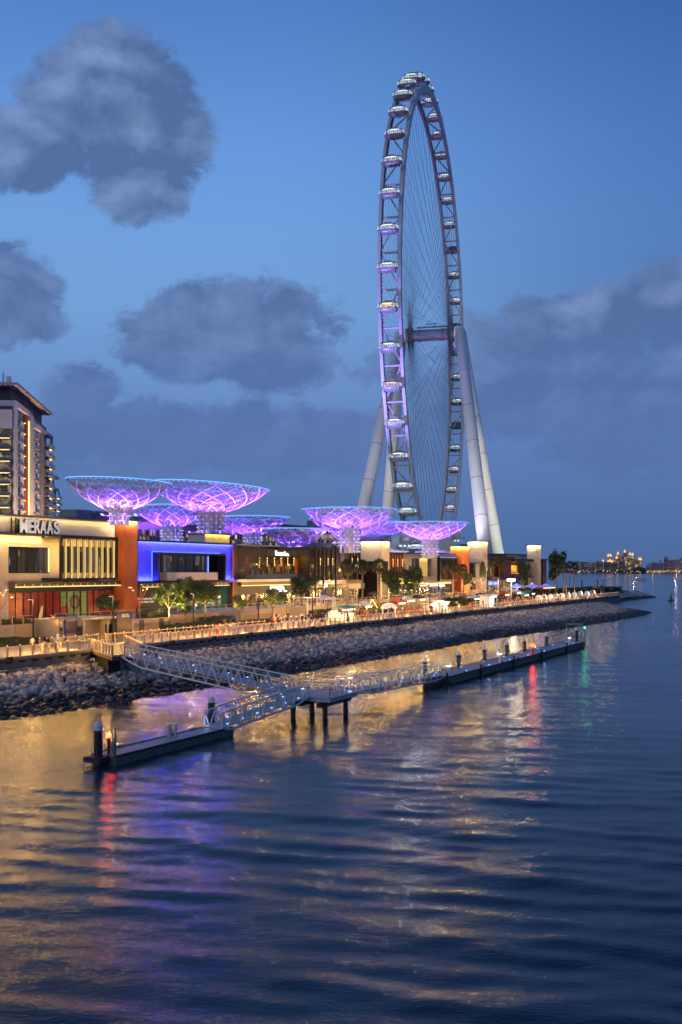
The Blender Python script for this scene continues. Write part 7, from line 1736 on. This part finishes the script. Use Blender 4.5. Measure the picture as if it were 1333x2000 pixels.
# ================================================================== FAR SHORE, BOATS, BUOY
FD = 5200.0
def fx(px, D=FD): return CW((px - 666.5) / F * D, D)
def fz(py, D=FD): return 13 - (py - HZ) * D / F
land = MB().prism([fx(1075), fx(1500), fx(1500, 7000), fx(1075, 7000)], -1, fz(1117.2)); struct('far_shore', land, mat('far_sand', (.20, .19, .18), .9))
tl = MB(); rnd = random.Random(5)
for i in range(260):
    px = rnd.uniform(1085, 1340); D = FD + rnd.uniform(20, 60); x, y = fx(px, D); h = rnd.uniform(4, 11); r = rnd.uniform(5, 12); tl.lathe([(r * .9, 0), (r, h * .5), (r * .6, h * .9), (0, h)], (x, y, 6), 6)
for k in range(9): x, y = fx(1240 + k * 2.5, FD - 30); tl.lathe([(14, 0), (16, 14), (9, 26 - abs(k - 4) * 2), (0, 30 - abs(k - 4) * 2)], (x, y, 6), 7)
o = part('far_trees', tl, M['leaf_d'], None); o['kind'] = 'stuff'
M['farw'] = mat('far_building_wall', (.30, .28, .29), .8); M['farp'] = mat('far_pink_wall', (.34, .25, .24), .8, emit=(1, .45, .25), es=.03)
M['farlit'] = interior('far_lit_rows', ((1, .62, .28), (.9, .75, .5)), .6, .03, .5)
def far_block(name, label, px0, px1, pt, D, floors, group=None, mt=None, depth=60, lit=None):
    th = thing(name, label, 'building', (*fx((px0 + px1) / 2, D), 6), group); zt_ = fz(pt, D); P = [fx(px0, D), fx(px1, D), fx(px1, D + depth), fx(px0, D + depth)]
    part('wall', MB().prism(P, 4, zt_), mt or M['farw'], th)
    for f in range(floors):
        z = 8 + (zt_ - 10) * f / floors; hh = (zt_ - 8) / floors
        part('window_row', MB().prism([fx(px0 + .4, D - 1.5), fx(px1 - .4, D - 1.5), fx(px1 - .4, D - .5), fx(px0 + .4, D - .5)], z + hh * .25, z + hh * .72), lit or M['far_win'], th)
        part('balcony_slab', MB().prism([fx(px0, D - 4), fx(px1, D - 4), fx(px1, D - .4), fx(px0, D - .4)], z, z + hh * .16), M['farw'], th)
    return th
M['far_win'] = interior('far_win2', ((1, .65, .3), (.4, .45, .6)), .3, .035, .62)
xs = [1118, 1133, 1149, 1164, 1179, 1194, 1208, 1222]
for k, (a, b) in enumerate(zip(xs, xs[1:])):
    far_block('far_apartments', 'waterfront apartment block across the water, %s from the left in its row' % od[k], a + .5, b - .5, 1096 + (k % 3) * 1.2, FD + k * 12, 6, 'low apartment blocks on the far shore')
pal = thing('domed_hotel', 'big pink hotel across the water with towers topped by gold lit domes', 'hotel', (*fx(1218, 5400), 6)); D = 5400
for (a, b, pt) in ((1187, 1196, 1087), (1196, 1205, 1092), (1204, 1212, 1083), (1211, 1218, 1086), (1217, 1226, 1078), (1225, 1232, 1085), (1230, 1240, 1082), (1240, 1247, 1092), (1246, 1254, 1091)):
    P = [fx(a + .3, D), fx(b - .3, D), fx(b - .3, D + 50), fx(a + .3, D + 50)]; part('tower', MB().prism(P, 4, fz(pt, D)), M['farp'], pal)
    part('window_row', MB().prism([fx(a + 1.5, D - 3), fx(b - 1.5, D - 3), fx(b - 1.5, D - 1), fx(a + 1.5, D - 1)], 12, fz(pt + 2, D)), M['farlit'], pal)
for px, py in ((1188.5, 1084), (1193, 1084), (1192, 1094), (1196, 1096), (1188, 1096), (1207.5, 1080), (1205, 1088), (1221, 1076), (1231, 1081), (1236, 1082), (1249, 1091), (1252, 1091), (1178, 1095)):
    x, y = fx(px, D - 10); z = fz(py, D); part('gold_dome', MB().lathe([(5.5, -9), (6, -5), (5.5, -1), (3.5, 3), (.8, 5), (.5, 10), (0, 11)], (x, y, z), 10), M['dome_gold'], pal)
rp = thing('beach_palace', 'long cream beach hotel with arcades, orange lit at its right end', 'hotel', (*fx(1300, 5000), 6)); D = 5000
for (a, b, pt) in ((1262, 1272, 1104), (1272, 1284, 1098), (1284, 1297, 1099), (1297, 1306, 1090), (1306, 1320, 1093), (1320, 1345, 1093)):
    part('wall', MB().prism([fx(a, D), fx(b - .1, D), fx(b - .1, D + 60), fx(a, D + 60)], 4, fz(pt, D)), M['farw'], rp)
    nfl = max(2, int((1115 - pt) / 4))
    for f in range(nfl):
        z = 9 + (fz(pt, D) - 12) * f / nfl
        n = int((b - a) / 2.2)
        for i in range(n): p_ = a + .6 + (b - a - 1) * i / n; part('window', MB().prism([fx(p_, D - 2), fx(p_ + 1.0, D - 2), fx(p_ + 1.0, D - 1), fx(p_, D - 1)], z, z + 6), M['farlit'] if (b > 1325 or f == 0) else M['glass'], rp)
for k, px in enumerate((1268, 1290, 1301, 1330)): x, y = fx(px, D + 20); part('cupola', MB().lathe([(7, 0), (7, 4), (5, 8), (0, 11)], (x, y, fz((1103, 1098, 1090, 1093)[k], D)), 8), M['farw'], rp)
point('palace_light', (*fx(1322, D - 60), 30), 14000, (1, .42, .12), 3); point('palace_light', (*fx(1275, D - 60), 20), 4000, (1, .7, .3), 3)
fl_ = MB(); rnd = random.Random(9)
for i in range(70):
    px = rnd.choice((rnd.uniform(1120, 1335), rnd.uniform(1262, 1335))); x, y = fx(px, FD - 260 + rnd.uniform(0, 40)); z = rnd.uniform(5, 16); r = rnd.uniform(.8, 2.0); fl_.box(x - r, x + r, y - r, y + r, z - r, z + r)
o = part('shore_lights', fl_, glow('shore_lamp', (1, .62, .28), 1.3), None); o['kind'] = 'stuff'
def yacht(label, px, py, L, heading=0.0):
    D = CAMZ * F / (py - HZ); x, y = fx(px, D); th = thing('yacht', label, 'yacht', (x, y, 0), 'white motor yachts in the bay', rotz=YAW + heading)
    k = L / 18
    hull = MB(); secs = [(-9, 2.0, 1.9, .2), (-4, 2.3, 1.9, -.1), (2, 2.2, 2.1, -.1), (6, 1.4, 2.5, 0), (9.2, .08, 2.9, .9)]; vs = []
    for (xx, w, top, bot) in secs: vs += [(xx * k, -w * k, top * k), (xx * k, -w * .75 * k, bot * k), (xx * k, w * .75 * k, bot * k), (xx * k, w * k, top * k)]
    fs = [(4 * i + j, 4 * i + (j + 1) % 4, 4 * (i + 1) + (j + 1) % 4, 4 * (i + 1) + j) for i in range(4) for j in range(4)] + [(0, 3, 2, 1)]
    part('hull', hull.add(vs, fs), M['fabric_w'], th, local=True)
    def cab(name, x0, x1, w, z0, z1, rake, mt):
        m_ = MB(); m_.add([(x0 * k, -w * k, z0 * k), (x1 * k, -w * k, z0 * k), (x1 * k, w * k, z0 * k), (x0 * k, w * k, z0 * k), ((x0 + .2) * k, -w * .9 * k, z1 * k), ((x1 - rake) * k, -w * .85 * k, z1 * k), ((x1 - rake) * k, w * .85 * k, z1 * k), ((x0 + .2) * k, w * .9 * k, z1 * k)], [(0, 3, 2, 1), (4, 5, 6, 7), (0, 1, 5, 4), (1, 2, 6, 5), (2, 3, 7, 6), (3, 0, 4, 7)]); part(name, m_, mt, th, local=True)
    cab('cabin', -6.5, 4.5, 1.8, 2.0, 2.5, .3, M['fabric_w']); cab('windows', -6, 4.2, 1.72, 2.5, 3.2, .9, M['glass']); cab('cabin_roof', -6.8, 3.4, 1.8, 3.2, 3.5, .3, M['fabric_w']); cab('flybridge', -5, 1.5, 1.5, 3.5, 4.2, .8, M['fabric_w']); cab('hardtop', -4.5, .5, 1.5, 5.0, 5.2, .4, M['fabric_w'])
    part('mast', MB().tube((-2.5 * k, 0, 4.2 * k), (-3 * k, 0, 6.6 * k), .12 * k, 5), M['fabric_w'], th, local=True); part('deck_lamp', MB().box(-6 * k, -5.4 * k, -.4 * k, .4 * k, 3.6 * k, 3.9 * k), M['lamp_w'], th, local=True)
    point('yacht_fill', (x - 6, y - 14, 9), 700, (1, .97, .92), .5)  # added fill so the yacht reads white; no lamp hangs there
    return th
yacht('white motor yacht leaving a wake in front of the far hotels', 1251, 1133.5, 18.5, R(8)); yacht('white motor yacht cut by the right edge of the photo', 1330, 1131.5, 22, R(178))
D = CAMZ * F / (1133.0 - HZ); wk = MB(); 
for i in range(14):
    p0_, p1_ = 1240 - i * 4.2, 1240 - (i + 1) * 4.2; dd0 = 1.2 + i * .1; wk.add([(*fx(p0_, D - dd0 * 8), .12), (*fx(p0_, D - dd0), .12), (*fx(p1_, D + 6 * i - dd0), .12), (*fx(p1_, D + 6 * i - dd0 * 8), .12)], [(0, 1, 2, 3)])
o = struct('wake', wk, mat('wake_foam', (.30, .36, .42), .7, var=.5, vscale=.1)); o['kind'] = 'stuff'
D = CAMZ * F / (1173.5 - HZ); x, y = fx(1311, D); by = thing('buoy', 'small dark green channel buoy floating alone on open water', 'buoy', (x, y, 0))
part('float', MB().lathe([(0, -.3), (1.3, -.2), (1.4, .3), (1.1, .55), (0, .6)], (x, y, 0), 16), M['green'], by); part('tower', MB().lathe([(.75, .55), (.22, 2.2), (.22, 2.6), (0, 2.6)], (x, y, 0), 8), M['green'], by); part('topmark', MB().lathe([(0, 2.7), (.4, 2.7), (0, 3.5)], (x, y, 0), 8), M['green'], by)
D = CAMZ * F / (1121.5 - HZ); x, y = fx(1190, D); by = thing('buoy', 'tiny pale marker buoy far out before the apartment blocks', 'buoy', (x, y, 0)); part('float', MB().lathe([(0, -.3), (2.2, 0), (2, 1.2), (0, 1.5)], (x, y, 0), 10), M['cone'], by); part('mast', MB().tube((x, y, 1.4), (x, y, 5), .5, 6), M['cone'], by)
print('people', cnt, 'objects', len(bpy.data.objects), 'lights', len([o for o in bpy.data.objects if o.type == 'LIGHT']))
